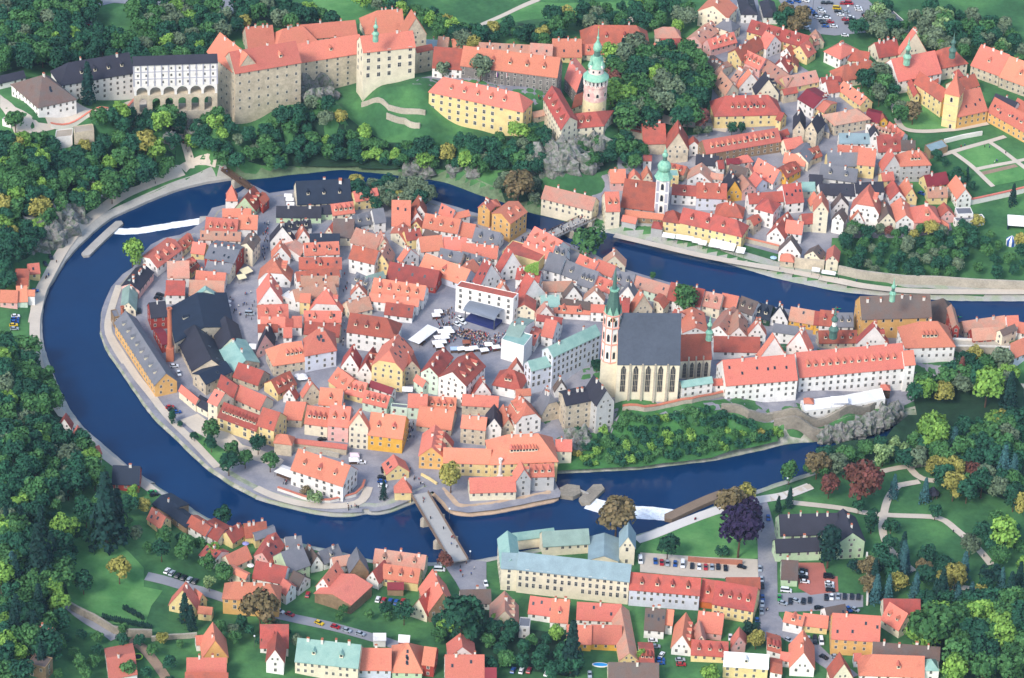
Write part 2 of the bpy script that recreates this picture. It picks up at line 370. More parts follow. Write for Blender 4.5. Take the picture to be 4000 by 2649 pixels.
    for f in Rf:
        for i in range(len(f)):
            e = (f[i], f[(i+1) % len(f)]); ed[e] = 1
    Rf2 = list(Rf)+[[v+n0 for v in f[::-1]] for f in Rf]
    for (p, q) in ed:
        if (q, p) not in ed: Rf2.append([p, p+n0, q+n0, q])
    wn, rn = opt.get('wn', 'wall'), 'roof'
    obj(wn, mesh(wn, [v-o3 for v in W], Wf, wallm(wk)), root)
    rob = obj(rn, mesh(rn, [v-o3 for v in R2], Rf2, roofm(rk)), root)
    # windows on the walls one can see
    he = z-zb; nw = 0; cap = opt.get('x', 60)
    walls = [(cs[k], cs[(k+1) % 4]) for k in range(4)]
    wm = WARCH if 'A' in opt else (WTALL if 'T' in opt else WIN); sp = opt.get('s_', 3.3); fl = opt.get('f_', 3.2); ws = opt.get('k_', 1.0)
    if 'B' not in opt:
        for p, q in walls:
            e = q-p; Lw = np.hypot(*e); e = e/max(Lw, .01); out = np.array([e[1], -e[0]])
            vd = out@(np.array([CP[0], CP[1]])-(p+q)/2); vd /= np.hypot(*(np.array([CP[0], CP[1]])-(p+q)/2))
            if vd < .02 or Lw < 2.6: continue
            nc = max(1, int((Lw-1.0)/sp)); nr = max(1, int((he+.5)/fl)); rz = math.atan2(e[1], e[0])
            for r in range(nr):
                zz = z-2.35-r*fl
                if he < 3.9: zz = z-2.0
                for k in range(nc):
                    if nw >= cap or random.random() < .07: continue
                    if zz < zb+.3: continue
                    pt = p+e*(Lw*(k+.5)/nc+random.uniform(-.15, .15)); nw += 1
                    obj('window', wm, root, (pt[0]-o3[0], pt[1]-o3[1], zz-o3[2]), rz, ws*random.uniform(.92, 1.08))
    # gable windows
        if typ in 'qQ' and 'h' not in opt and rise > 2.5:
            e = f2-f1; rz = math.atan2(e[1], e[0])
            for k in ((-1, 1) if Ln > 6 else (0,)):
                pt = (f1+f2)/2+u*k*1.1; obj('window', WIN, root, (pt[0]-o3[0], pt[1]-o3[1], z+.45-o3[2]), rz, .72)
    if typ in 'fFtT': return root, rl
    # what stands on the roof
    nside = side; sA = np.array([side[0], side[1]])
    near = 1 if (sA@np.array([0, -1.0])) > -.3 else -1
    yaw = math.atan2(sA[1]*near, sA[0]*near)+math.pi/2          # -Y of the dormer looks down the slope
    for k in range(int(opt.get('c', 0))):
        nC = int(opt['c']); t = (k+.5+random.uniform(-.25, .25))/nC; sgn = near if random.random() < .7 else -near; q = R0+(R1-R0)*(.05+.9*t); dd = random.uniform(.3, .9) if 'C' not in opt else random.uniform(.8, 2.4)
        pt = q[:2]+sA*sgn*dd
        obj('chimney', CHM, root, (pt[0]-o3[0], pt[1]-o3[1], q[2]-sl*dd-o3[2]+.2), rl and math.atan2(axn[1], axn[0])+random.choice((0, math.pi/2)), (random.uniform(.8, 1.25), random.uniform(.85, 1.3), random.uniform(.85, 1.15)))
    for k in range(int(opt.get('d', 0))):
        nD = int(opt['d']); t = (k+.5)/nD; q = R0+(R1-R0)*(.06+.88*t); f = opt.get('df', .56); pt = q[:2]+sA*near*hw*f
        obj('dormer', dormer_mesh(rk), root, (pt[0]-o3[0], pt[1]-o3[1], z+rise*(1-f)-o3[2]+.35), yaw, random.uniform(.85, 1.05))
    ang = math.atan(sl)
    for k in range(int(opt.get('s', 0))):
        nS = int(opt['s']); t = (k+.5+random.uniform(-.3, .3))/nS; q = R0+(R1-R0)*t; f = random.uniform(.3, .75); pt = q[:2]+sA*near*hw*f
        o = obj('skylight', skylight(), root, (pt[0]-o3[0], pt[1]-o3[1], z+rise*(1-f)+.12-o3[2])); o.rotation_euler = (ang, 0, yaw)
    return root, rl
ORD = 'first second third fourth fifth sixth seventh eighth ninth tenth eleventh twelfth thirteenth fourteenth fifteenth sixteenth seventeenth eighteenth nineteenth twentieth twenty-first twenty-second twenty-third twenty-fourth twenty-fifth twenty-sixth twenty-seventh twenty-eighth'.split()
HOUSES = []
def parse_opt(s):
    o = {}; i = 0
    while i < len(s):
        ch = s[i]; i += 1; num = ''
        while i < len(s) and (s[i].isdigit() or s[i] == '.'): num += s[i]; i += 1
        o[ch] = float(num) if num else 1
    if 'L' in o: o['s_'] = o.pop('L')
    if 'W' in o: o['k_'] = o.pop('W')
    if 'u' in o: o['f_'] = o.pop('u')
    return o
ARGN = dict(p=5, P=7, q=6, Q=7, f=5, F=6, t=5, T=7)
def lab(wk, rk, opt, typ):
    form = 'flat' if typ in 'fF' else 'pointed' if typ in 'tT' else 'hipped' if ('h' in opt) else 'half-hipped' if 'j' in opt else 'gabled'
    return WALLC[wk][0], ROOFC[rk][0], form
def row(phrase, c, text, group=None):
    """a row of houses; each line: type numbers wall-height wall roof options [| own label ; category]"""
    items = []; root = rl = None
    for ln in text.strip().splitlines():
        ln = ln.strip(); own = None
        if not ln: continue
        if '|' in ln: ln, own = [v.strip() for v in ln.split('|')]
        add = ln.startswith('+'); t = ln.lstrip('+').split(); cc = c
        if t[0].startswith('@'): cc = t[0][1:]; t = t[1:]
        typ = t[0]; k = ARGN[typ]; n = [float(v) for v in t[1:1+k]]; w = float(t[1+k]); wk, rk = t[2+k], t[3+k]; opt = parse_opt(t[4+k]) if len(t) > 4+k else {}
        if not add: root = rl = None
        root, rl = wing(root, rl, cc, typ, n, w, wk, rk, opt, not add)
        if not add:
            x, y = cx(cc, (n[0]+n[2])/2, (n[1]+n[3])/2); items.append([x, root, lab(wk, rk, opt, typ), own, typ])
    anon = sorted([i for i in items if not i[3]], key=lambda i: i[0])
    for i, it in enumerate(anon):
        a, b, f = it[2]; it[1]['label'] = f'{a} house with {b} {f} roof, {ORD[i]} from left {phrase}'
        it[1]['group'] = group or f'houses {phrase}'; it[1]['category'] = 'house'
        it[1].name = {'flat': 'flat_roofed_house', 'pointed': 'turret_house', 'hipped': 'hipped_house', 'half-hipped': 'hipped_house'}.get(f, 'gabled_house' if it[4] in 'qQ' else 'slate_roofed_house' if b in ('grey', 'dark slate', 'blue-black', 'brown') else 'house')
    for it in items:
        if it[3]:
            l, cat, nm = (it[3].split(';')+['house', 'house'])[:3] if ';' in it[3] else (it[3], 'house', 'house')
            it[1]['label'] = l.strip(); it[1]['category'] = cat.strip(); it[1].name = nm.strip()
        HOUSES.append(it[1])
    return [i[1] for i in items]
# ------------------------------------------------------------------ the houses, read off the photograph crop by crop
def build_houses():
    row('by castle courtyards', 'A', '''
p 1600 410 2215 415 180 90 c r hc2d2 | long cream barn with steep brick red hipped roof behind the castle courtyard ; barn
p 1325 522 1592 524 165 40 y o c3s2
p 1595 500 1940 497 92 75 c o c1d4
p 640 470 1110 495 80 40 w p c2s4
p 1112 497 1318 510 100 30 w p s2
p 405 428 645 425 92 45 c o hc2
p 470 600 1365 712 178 140 D o c6d5T | long dark grey stone castle wing with orange roof and white chimneys on courtyard ; castle wing ; castle_wing
+Q 1545 850 1640 660 60 -110 -130 150 D o c3
p 210 620 480 640 190 100 w r
p 155 425 255 430 60 40 g e c1
p 255 430 350 440 95 50 c p c1
p 1150 1080 1250 1060 40 70 s p''')
    row('beyond castle park', 'B', '''
p 480 430 765 435 120 30 c p h
p 550 595 790 592 150 30 c r
p 400 600 590 690 110 20 c o c2
P 1010 510 1215 345 100 -175 -65 60 p p c3s4
P 1115 565 1415 480 112 -90 -70 90 p o d4c2
p 1170 300 1360 365 110 20 c g hc2
q 970 120 1300 205 100 170 170 c o c2
q 1470 160 1650 160 60 180 110 w k hs1
q 1730 190 1890 190 60 180 90 w k h
p 1535 355 2210 545 130 110 y r d5c3
p 2210 545 2367 500 110 50 s p d3
Q 1315 610 1465 700 80 270 -160 130 y r c3
q 1760 560 1930 490 110 120 120 w o c1''')
    row('by tree lined lane', 'B', '''
p 1960 530 2260 560 90 60 y o c1
q 2040 590 2230 660 100 120 90 y o d1
q 1925 600 2045 640 70 60 70 w r
P 1460 695 1680 800 120 120 -90 100 p o d4
P 1680 800 1985 1018 125 130 -95 60 y p s4
p 1985 1018 2367 935 125 60 y p s3
q 1820 780 2010 830 100 120 60 w r d1c2
q 1990 760 2120 770 50 80 50 y r
P 975 770 1120 870 120 170 -130 90 c B s3c3
P 1105 880 1165 930 110 200 -170 60 c p c2
P 1340 920 1400 945 100 180 -150 40 w p c3s2
P 1155 945 1285 1100 130 150 -60 100 c p s3
q 1440 1010 1700 985 150 60 60 w o c2
q 1640 1090 1900 1080 170 100 40 c k d2c1
p 1160 1335 1935 1318 225 150 y r hd6s5c3L4 | pale yellow granary with brick red hipped roof facing the tree lined lane ; granary ; granary
q 1925 1390 1990 1340 60 60 120 y r
P 2120 1140 2300 1250 60 200 -130 140 w m
P 2300 1230 2420 1300 60 150 -110 130 y o
p 1960 1090 2120 1060 60 110 s r''')
    row('around the monastery', 'C', '''
p 1380 790 1715 725 210 150 c r h | monastery church with cream walls, brick red roofs and two small onion spires ; church ; monastery_church
+p 915 935 1415 835 255 160 w o
+p 1130 930 1375 940 150 60 w r B
p 690 662 940 620 170 60 c r c4
q 940 620 1240 590 230 60 40 c o c3
P 60 590 245 680 130 200 -110 130 w o c6h
p 260 675 560 720 120 60 r r c1
p 250 935 740 840 165 90 c r hc3
p 30 950 250 935 50 30 w r c2
p 110 1070 240 1050 130 50 w r
Q 480 1210 615 1180 70 -270 -190 100 y o c4s4
P 180 1445 590 1370 130 -140 -120 130 s p hc1
P 0 1240 100 1285 60 60 -110 60 y o
p 30 1225 200 1200 100 20 w g c3
P 530 1380 690 1420 60 40 -130 50 s m
q 700 1400 790 1400 45 50 60 Y r
P 20 1500 120 1530 80 -60 -120 60 s g
q -60 490 55 485 60 100 70 s p
p 1755 748 2080 868 235 130 s o c3d1
p 2085 880 2480 1025 235 130 s o c3d1
P 1095 950 1415 1170 130 110 -80 190 y r c1
P 1020 930 1100 1110 40 60 -10 130 y r A
p 1605 1345 1945 1272 265 150 o o s4c1
P 1950 1280 2400 1530 160 130 -60 130 o o s5d3
p 2000 1160 2250 1260 80 30 w k c1
P 2240 1240 2400 1330 110 90 -60 70 w o
p 1600 1060 1850 980 130 40 c r c1
t 1580 880 1675 870 75 70 w r
F 620 50 910 310 130 -10 50 w g W1.3 | long low row of garages with a flat patched grey and red roof ; garages ; garage_row'''.replace('r r c1', 'c r c1'))
    row('below the castle gate', 'D', '''
p 335 385 600 378 225 140 s r c2B | stone castle gate house with steep brick red roofs beside the arched bridge ; gate house ; gate_house
+q 605 440 855 450 200 150 170 s r c1
P 335 580 430 582 50 0 -60 130 w r
p 1060 500 1925 355 150 130 n o d12c1s6 | long brown stone house with tiny dormers under a long orange roof ; long house ; long_house
q 865 405 975 405 45 60 130 w r A
p 1200 2 1290 2 10 12 c o
p 1930 360 2030 380 50 50 c m
p 1990 450 2190 410 110 40 c o
p 1930 300 2020 270 50 60 w r
Q 2020 510 2240 600 70 90 -110 110 c g
p 2280 560 2400 520 110 80 s r d2
p 1950 600 2200 640 110 60 g o c2
P 1985 780 2155 690 100 -130 -90 100 Y r d2
q 2070 215 2200 225 130 150 190 s k c1
q 2200 225 2340 260 140 150 190 s k c2
P 620 700 800 740 90 60 -50 60 s r d2
f 635 770 745 770 80 120 y v
p -40 835 135 830 150 110 p o c1
q 170 800 300 800 60 60 30 c o
q 330 800 440 800 90 80 40 c o'''.replace('p 1200 2 1290 2 10 12 c o\n', ''))
    row('by slender church tower', 'D', '''
P 1590 700 1835 845 150 130 -90 60 w o c2s2
P 1545 800 1640 890 90 130 -60 90 b o c1
Q 1480 940 1640 910 70 -90 -110 110 p p
Q 1280 980 1480 960 180 -40 -140 90 Y k c2d1
Q 845 795 1120 832 95 20 -110 60 w p c1
p 940 620 1200 640 110 50 w k c2
p 1205 670 1270 665 90 20 w r
p 1300 620 1450 610 50 40 c m
p 1450 605 1600 585 75 80 w o h
p 1300 740 1500 790 120 50 c B s1
p 1110 780 1250 800 60 60 w p
q 1500 720 1600 730 60 60 60 c p
p 665 965 948 985 110 130 w r d1
p 950 1005 1295 1020 170 150 b r d2c2
p 2250 860 2400 870 120 30 c k''')
    row('by north promenade', 'D', '''
p 75 1110 455 1158 320 100 g r c2C | former church nave with steep orange red roof, joined to the slender tower ; former church ; former_church
p 85 1270 245 1305 60 70 g o
t 425 1350 555 1370 70 90 g r
p 120 1210 560 1260 30 60 n o
p -95 1165 65 1160 220 190 c o d2
p 565 1275 750 1300 130 150 y r h
p 750 1290 1470 1455 165 170 y r rd3c1 | long yellow riverside restaurant house with red roof above white awnings ; restaurant house ; restaurant_house
p 1165 1205 1480 1240 150 50 w r hc3
p 1560 1075 1955 1045 110 130 w r c1
t 1620 1130 1840 1190 130 190 w r
P 1610 1330 1700 1275 70 -80 -70 120 s r s1
p 1985 1075 2190 1052 215 130 w r c2s4A
p 2175 930 2320 930 100 90 c v
q 2280 1100 2400 1090 90 80 60 c o
p 2180 1310 2320 1300 110 110 c r
Q 1765 1440 1965 1480 110 130 -180 100 w r c3
p 1970 1405 2165 1430 140 120 w o c1
@z p 2115 772 2312 820 48 55 c p c3
@L Q 2200 340 2380 390 70 60 -70 40 c B s2
@L q 1900 300 2150 330 150 60 20 w B
@L p 1920 400 2070 415 80 70 s o h
@M Q 80 400 220 415 60 20 -120 120 c o''')
    row('below monastery garden', 'E', '''
p 235 375 600 380 110 110 w e c1s2
q 600 300 690 300 60 80 200 w k
p 440 620 640 640 190 160 y o c2
p 215 480 520 500 80 20 w o c1
p 100 640 450 640 150 40 y g c3
p 0 770 420 830 150 60 w g c2d2
P 20 960 140 970 160 -60 -60 60 w k
p 125 975 415 985 130 80 w k s1
p 425 950 750 935 110 110 w k c2
P 640 260 860 320 100 -100 -100 40 w p d5c2
P 760 250 935 380 120 90 -90 50 w o d3c1
p 685 478 960 465 190 90 w r c1d2
p 950 455 1110 460 110 30 w B c1
p 945 640 1290 625 165 200 N o hd3c2 | corner house wrapped in grey scaffold netting under a new orange roof ; scaffolded house ; scaffolded_house
+q 740 695 960 680 165 100 130 g o c1
p 735 815 870 800 90 90 y o c1
Q 830 1030 1000 1020 90 -70 -130 90 w r s2
Q 990 1000 1130 1010 110 -60 -130 90 y o c2
p 1250 885 1500 840 130 60 y m c1
p 1260 1005 1485 1000 115 90 y p c2s2
Q 1600 1020 1760 1000 100 -110 -160 120 w o c2
F 1290 490 1490 425 -70 -80 60 n e B | brown wooden garden cabin with sloping pale blue metal roof ; cabin ; garden_cabin''')
    row('above walled orchard', 'E', '''
Q 150 1140 340 1110 110 -10 -60 130 w B
q 150 1260 285 1290 80 80 160 w B
q 365 1150 690 1200 210 120 190 w o j.6d6
q 365 1280 515 1285 110 60 100 w o c1
q 690 1295 885 1295 105 170 130 c B c1
q 890 1290 1100 1290 80 210 130 w o c2
P 1105 1295 1400 1285 200 -60 -170 130 p o hd3c3
P 1395 1300 1500 1370 50 -10 -60 60 w o
q -60 1160 105 1170 110 120 260 c o c1
Q 1405 1230 1565 1220 70 -50 -90 80 p r
f 1600 1210 1780 1205 80 20 w g
f 1585 1290 1910 1250 50 60 w g''')
    row('by the wooden bridge', 'G', '''
t 275 465 435 465 190 130 w o | slim white corner turret with pointed orange roof by wooden footbridge ; turret ; turret_house
Q 390 590 665 610 160 120 -150 90 G r d3c1
P 770 540 850 460 70 -90 -90 120 R r
p 235 690 610 690 100 60 w o c1
p 440 850 690 858 180 110 w o c2d1
p 0 900 420 930 200 60 w o d4c1
p -60 990 470 1010 110 40 w p s4c2
P 630 1135 732 990 90 -150 -70 230 c B c2
Q 388 1308 538 1080 60 -390 -70 200 R g c4s3
Q 330 1440 405 1340 70 -330 -40 150 c g c2
p 945 695 1215 700 140 85 G k c1
p 1220 700 1535 700 140 60 G k c1
p 1540 655 1690 650 110 90 G k
p 1225 530 1935 495 300 60 c q c1d3 | large blue-black roofed mill standing at the river with a tall white chimney ; mill ; river_mill
p 1690 672 1980 635 140 80 c o d4
p 1990 490 2300 440 125 130 y o d2
q 865 1020 1180 1020 190 80 130 w k c3d2
p 1060 870 1410 830 90 60 w k d3c2
q 1220 1000 1385 990 120 80 110 w o c1
p 1390 1050 1780 1050 130 40 w q c2
p 1690 960 1960 970 240 120 c B c1
q 1590 900 1690 920 130 80 40 c o''')
    row('left of narrow street', 'J', '''
p 860 285 1260 265 140 30 w o s5c1d2
p 795 440 1285 440 130 20 w r s4d1c2
p 770 578 1265 525 100 40 w r s3
p 815 640 1250 640 115 20 w p c2s1
p 755 815 1230 720 130 30 w p c3
q 920 915 1290 935 210 60 60 w o j.6d4c2
p 805 820 920 825 95 150 y o
p 850 1050 1280 1055 125 30 c o d2s2
p 850 1190 1255 1225 140 60 s r c3
P 865 1440 1225 1375 270 -20 -190 200 b o hs7c2 | pale blue corner house with large orange hipped roof on narrow street ; house
p 500 1555 865 1500 225 120 s o ld4
p 715 1110 825 1110 120 110 w o
p 615 1228 710 1228 110 80 w o
p 640 1100 720 1100 80 20 w r''')
    row('by wide plaza', 'J', '''
P 800 290 870 190 60 -240 -90 60 w p
q 480 310 690 310 120 80 50 w o c2
q 325 560 690 585 170 130 70 w o j.5d6c3
q 320 835 600 830 190 160 30 w o c2d1
f 590 760 800 850 100 110 w w
p 320 1010 670 1000 150 40 w o d2
p 350 1105 630 1110 110 30 w o c2
p 320 1165 545 1165 80 40 w r c1
Q 300 1400 500 1320 160 30 -130 60 p k c1''')
    row('right of narrow street', 'J', '''
p 1370 315 1665 385 150 170 w r c1
p 1390 130 1690 215 150 30 w p c2
q 1700 200 1840 190 130 100 40 c p c1
Q 1665 385 1840 415 120 60 -150 110 y p s3c2
p 1400 600 1580 680 120 60 w g d3
p 1590 600 1790 540 70 40 c V
q 1395 740 1570 745 100 50 60 w o c2
p 1630 705 2230 800 160 40 w o d5c4
p 1800 550 2370 655 190 60 R r c3s3
p 1600 800 2170 870 80 40 w o c3
p 1385 960 1640 900 140 60 c p c3
p 1780 960 2100 1000 130 60 w r c1s2
p 1345 1165 1905 1245 215 200 w r rd3 | large white walled house with dark brick red hipped roof at narrow street corner ; house''')
    row('near river trees', 'H', '''
p 385 708 600 712 290 30 w o s2c1
q 610 660 740 650 180 60 20 w r s1
q 620 600 790 600 130 120 40 w r c1
q 605 720 730 740 70 80 50 y r
p 740 730 1145 800 160 110 w o d3c1
P 930 560 1080 640 110 60 -50 30 w o s2
p 1080 640 1290 590 60 30 w o
p 1160 820 1320 850 150 60 w o
p 1315 882 1600 945 150 80 w g d2c1
Q 375 800 550 915 60 60 -120 60 c o c2
p 560 880 735 850 110 120 y r c2s1
p 725 1010 985 985 165 20 w o
p 985 985 1250 990 140 20 w o c2
p 740 830 880 885 80 20 w B
@G p 1985 830 2245 775 150 50 w g d2
@G p 2245 780 2390 760 180 40 w g
@G p 1925 1010 2150 1090 170 80 w p c1''')
    row('near riverside hotel', 'H', '''
P 1755 690 1948 552 120 -210 -120 230 o o d2c1 | big ochre yellow riverside hotel with orange roof at the bridge head ; hotel ; riverside_hotel
+q 1385 500 1520 540 60 80 200 o o c3
+t 1510 500 1650 480 70 100 o o
p 920 1080 1180 1140 110 30 c g d1
p 1170 1120 1470 1200 110 60 c g d2c1
p 1180 1050 1600 1090 140 30 w o c4
q 500 1130 700 1060 110 60 30 w o c2
p 700 1200 1215 1395 170 90 b o c2d1
P 1215 1395 1400 1190 90 -150 -60 60 b o c1''')
    row('behind town hall', 'K', '''
F 240 800 905 945 60 -60 290 w r L4.5W1.2x30 | long white town hall with arcades and battlement parapet behind the stage ; town hall ; town_hall
q 520 780 760 690 200 100 20 w r c3s2
q 760 620 1010 570 200 90 30 w r c1
F 775 400 1195 520 120 -130 120 y r Bc1
p 1060 250 1380 420 150 40 w o d3c2
p 1000 350 1290 470 80 40 w o c3
P 1360 430 1500 480 110 60 -70 40 w g d2c1
p 1255 590 1440 640 190 40 w g
p 1450 640 1640 720 150 60 w g d1
p 1640 760 1815 815 190 70 w g d3
p 930 700 1200 740 120 30 w r d2c5
q 690 900 870 900 210 60 10 w o c2
Q 860 1000 1060 870 150 60 -90 20 w r c1
q 960 1020 1300 900 250 110 20 w r c2
q 905 1060 1150 1075 65 120 140 c r
p 1250 850 1600 840 110 20 w p
p 1230 1030 1440 1020 130 20 w v c2''')
    row('behind bank building', 'K', '''
p 1440 1010 1800 1060 80 20 w B c1
q 1490 930 1700 920 130 60 20 w B c1
q 1720 940 1950 960 110 60 20 w p c2
p 1800 1080 1980 1090 80 20 w o
p 1370 1090 1790 1110 80 50 w o d2s2
q 1170 1150 1380 1140 120 60 20 w p c1
p 1170 1180 1460 1220 60 20 w r
p 1620 530 1830 620 110 40 w o d1c2
q 1940 540 2195 560 110 80 60 c p c2
p 1830 600 2040 680 120 40 w o
p 2045 760 2280 800 150 40 w g d2s2
p 1825 800 2050 880 130 60 w o d2
q 2110 920 2330 960 150 80 30 w g c1
p 2100 1170 2230 1180 250 20 c r c1''')
    row('around bank building', 'P', '''
p 1065 450 1612 190 110 340 b v L2.6u3.6x80Tc2 | pale four storey bank building with sloping verdigris copper roofs below the square ; bank building ; bank_building
+p 815 610 1065 545 110 280 b v L2.6u3.6T
+F 470 260 730 340 100 -130 220 w v B
+P 480 270 650 300 60 200 -270 200 w V Bc2
+P 730 260 850 320 110 100 -170 60 w o s3c1
+p 930 200 1060 230 190 30 w o c1
p 370 770 690 835 200 120 w r hd3
q 560 640 730 640 200 60 20 w r
p 15 1005 430 1030 120 120 s o c1
q 140 890 350 870 140 60 20 w r c2
q 295 1270 470 1275 110 160 170 w k s1
q 480 1270 610 1260 120 180 100 s o c2
q 640 1220 925 1165 150 200 170 w o j.5d6c2
q 940 1115 1165 1055 190 130 110 s g j.4c3
p 640 900 810 890 70 20 w o
p 0 1265 285 1295 140 190 s o c2
P 1215 1015 1510 955 130 -80 -160 330 s k c3 | tall grey prelature with black roofs, white chimneys and a round bastion foot ; prelature ; prelature
+q 1575 1010 1775 965 150 230 330 g k c2
+q 1090 850 1230 840 150 60 60 w B c1''')
    row('by west bend', 'I', '''
Q 515 880 680 920 70 25 -270 80 c V c1
P 720 690 885 480 80 -200 -50 100 p k c5
P 930 430 1220 215 110 -170 -130 110 w o d3c2 | white half-timbered house with large orange roof at the west river corner ; half-timbered house
P 1215 240 1350 120 80 -70 -90 60 c r d2
p 1320 250 1470 270 120 60 y o c1
p 1050 545 1300 540 190 40 w p c2
P 1320 480 1415 400 100 -150 -60 60 y r d3
p 1370 560 1710 590 100 20 w o c2
p 1295 740 1695 755 170 60 w p c1
p 1030 735 1245 740 160 40 w r c1
q 1025 760 1150 760 60 60 80 M o
q 1350 790 1640 770 100 40 20 M v
f 430 1010 495 1000 90 40 n g''')
    row('in old brewery', 'I', '''
@N Q 610 600 862 555 110 -465 -724 145 o g d8x90 | very long ochre malt house with grey roof along the west riverbank path ; malt house ; malt_house
p 860 1005 1045 985 170 150 R k c1
P 985 1320 1070 1300 40 -100 -180 100 R m
Q 1140 1300 1810 1115 90 -80 -400 40 s q d1 | huge blue-black roofed brewery hall beside the brick chimney ; brewery hall ; brewery_hall
@N Q 1040 440 1480 470 150 -190 -400 90 s k s3
@N P 1195 592 1500 440 110 -150 -120 130 s q s1
@N Q 1500 470 1815 340 90 -160 -260 60 s v c2
Q 1640 1390 1930 1340 120 -70 -260 60 c k''')
    row('south of old brewery', 'N', '''
P 885 660 1080 820 60 60 -40 100 c o
P 1090 830 1215 905 60 40 -110 80 c k
P 1220 788 1328 836 140 170 -90 230 c o s1
p 1335 965 1780 1130 165 150 y r d10L4W1.4 | long pale yellow house with ten dormers in a red roof ; house
p 1785 1060 1980 1120 200 200 y r s1
P 1330 610 1520 740 130 90 -110 40 s r s1
p 1515 750 1820 885 150 60 c o
p 1510 500 1800 600 160 80 s r c1
P 2030 700 2245 590 150 -160 -120 60 y r d3
q 2090 720 2230 760 90 60 80 w r c2
p 1985 1260 2185 1285 100 150 s o hB | squat stone bastion tower with orange hipped roof on the old town wall ; bastion ; wall_bastion''')
    row('above lower square', 'O', '''
q 690 380 890 400 260 120 130 w r c2
q 890 440 1045 465 200 200 130 w r c1d2
q 1042 372 1398 436 160 260 260 y o j.5s6c2 | tall pale yellow house with half-hipped orange roof and many skylights ; house
q 1405 440 1600 420 110 280 170 s r c1
P 1530 540 1635 615 60 60 -30 120 M o
q 1610 450 1810 500 80 280 230 M r c3
q 1815 510 2130 610 110 320 280 w r d3c2 | large white step gabled house with red roof just below the main square ; house
p 545 545 720 680 150 60 y o d2
p 720 690 945 740 160 60 y o d3
p 935 790 1215 860 130 110 M o d4
p 1010 610 1270 700 40 20 w m
f 1260 860 1455 880 40 120 M g
p 430 820 690 840 190 30 w o d1
q 250 740 460 700 140 60 40 s o c2
p 1460 850 1680 860 150 150 M o c1
p 1680 880 2010 900 150 60 w o d4c1''')
    row('by lower square', 'O', '''
p 995 1168 1395 1220 255 185 Y o d2c2 | bright yellow inn with large orange roof beside the street to the bridge ; inn ; yellow_inn
q 780 1075 1000 1095 170 60 260 c o c2L2.4
p 535 1060 770 1085 230 190 p o d2c2
p 265 1040 530 1075 205 140 c o d4
P 10 990 230 1000 200 100 -160 100 s o
p 1560 1060 1960 1115 220 70 s o c2
q 1590 1418 1868 1440 110 260 150 o o d4c1
q 1780 1290 1970 1310 100 60 30 s r
@T p 222 345 535 355 95 90 y o
@T p 540 357 978 337 185 110 y o hd9c3 | long pale yellow brewery with orange roof and two rows of small dormers ; brewery ; brewery_house
@T p 965 268 1070 270 72 90 c o c1
@T p 400 545 702 535 95 60 c o
@T p 800 440 955 435 80 100 g o d3 | riverside house under renovation with pink sheeted scaffolding and red roofs ; house
+@T q 705 465 800 455 95 60 110 g o d1
+@T p 705 350 920 345 80 20 g o B
@S P 405 685 1005 880 235 170 -190 190 w o c3d3W1.2 | white and pink mansion with mansard orange roof on the river bend ; mansion ; mansion
@S q 1515 745 1770 710 90 130 60 y o s3
@S q 1605 940 1795 940 190 60 110 y o hc1
@S P 420 375 1045 450 45 15 -45 80 s o B | covered wooden walkway with orange roof on top of the old town wall ; walkway ; covered_walkway''')
    row('on southwest bank', 'U', '''
Q 385 190 453 135 45 -90 -65 60 y o c1s2
P 330 30 450 105 50 120 -70 25 n q c1B
P 440 100 555 185 45 80 -45 30 n q
P 555 165 680 240 60 70 -60 55 w r c1
P 650 215 760 275 70 90 -90 45 w r c1
P 860 285 950 225 70 -85 -50 40 y r c2
p 945 250 1090 235 90 40 y r c3
P 1010 270 1145 220 40 -20 -50 60 y g
P 640 365 735 405 60 100 -60 50 w r c1s3
P 850 450 985 385 80 -70 -60 30 c o
P 825 465 945 525 30 30 -35 20 c o
Q 1000 370 1110 430 50 90 -130 50 p r c2s2
p 1215 330 1320 320 80 20 w g c1
p 990 515 1195 555 110 60 w r c1
@V Q 30 545 95 490 40 -50 -40 20 w o
@V p 50 395 187 345 130 80 G g c2
q 440 695 620 720 110 60 40 y o c1 | modern bright orange roofed villa with terrace beside the car park lane ; villa ; villa
+q 630 690 690 660 60 60 40 y o
+p 630 745 720 755 40 40 y o
p 795 650 1165 670 110 110 o o hc3W1.2 | big ochre old villa with wide orange hipped roof and brick chimneys ; villa ; old_villa''')
    row('by south bank', 'V', '''
q 195 355 272 335 80 100 50 w B c1s2
p 280 340 405 290 80 40 w g d1c1
p 345 360 460 340 60 20 w p s1
Q 228 485 318 505 60 90 -110 75 w o s2
Q 110 510 190 440 50 -70 -40 25 w B
P 455 612 597 482 71 -236 -76 20 n o B
q 450 400 575 390 90 80 20 n g B
q 560 435 640 465 60 110 40 w r c1
p 605 330 940 375 90 20 c p d3c3
p 660 430 900 465 90 60 y o d3
p 700 505 805 505 35 25 n m B
q 850 640 960 680 90 200 30 c r c2
q 975 655 1150 630 110 170 20 n o c3
@X p 0 620 200 615 90 40 w B c1''')
    row('around big school', 'X', '''
p 370 390 1112 472 110 160 c e L2.9u3.6x100TW1.1 | huge cream school with blue-green metal roofs around a courtyard by the bridge ; school ; school_building
+p 268 383 370 388 100 150 c e T
+p 545 240 850 220 95 70 c V T
+P 246 190 268 380 50 120 -10 150 c v T
+q 845 330 1040 340 30 150 30 c e B
+q 1050 245 1150 250 70 100 120 c e T
+p 350 200 620 165 45 40 c v B
q 195 755 378 760 90 130 50 s p d3c1
p 445 680 600 700 110 40 w o s3
p 590 735 705 745 150 40 w o c2d1
p 765 720 1055 735 110 40 w o s2c1
p 700 880 860 885 120 30 Y o c1
p 860 880 1060 885 120 40 Y o c1
@Z q 375 775 492 772 45 330 25 y p
f 385 775 455 780 60 20 g g''')
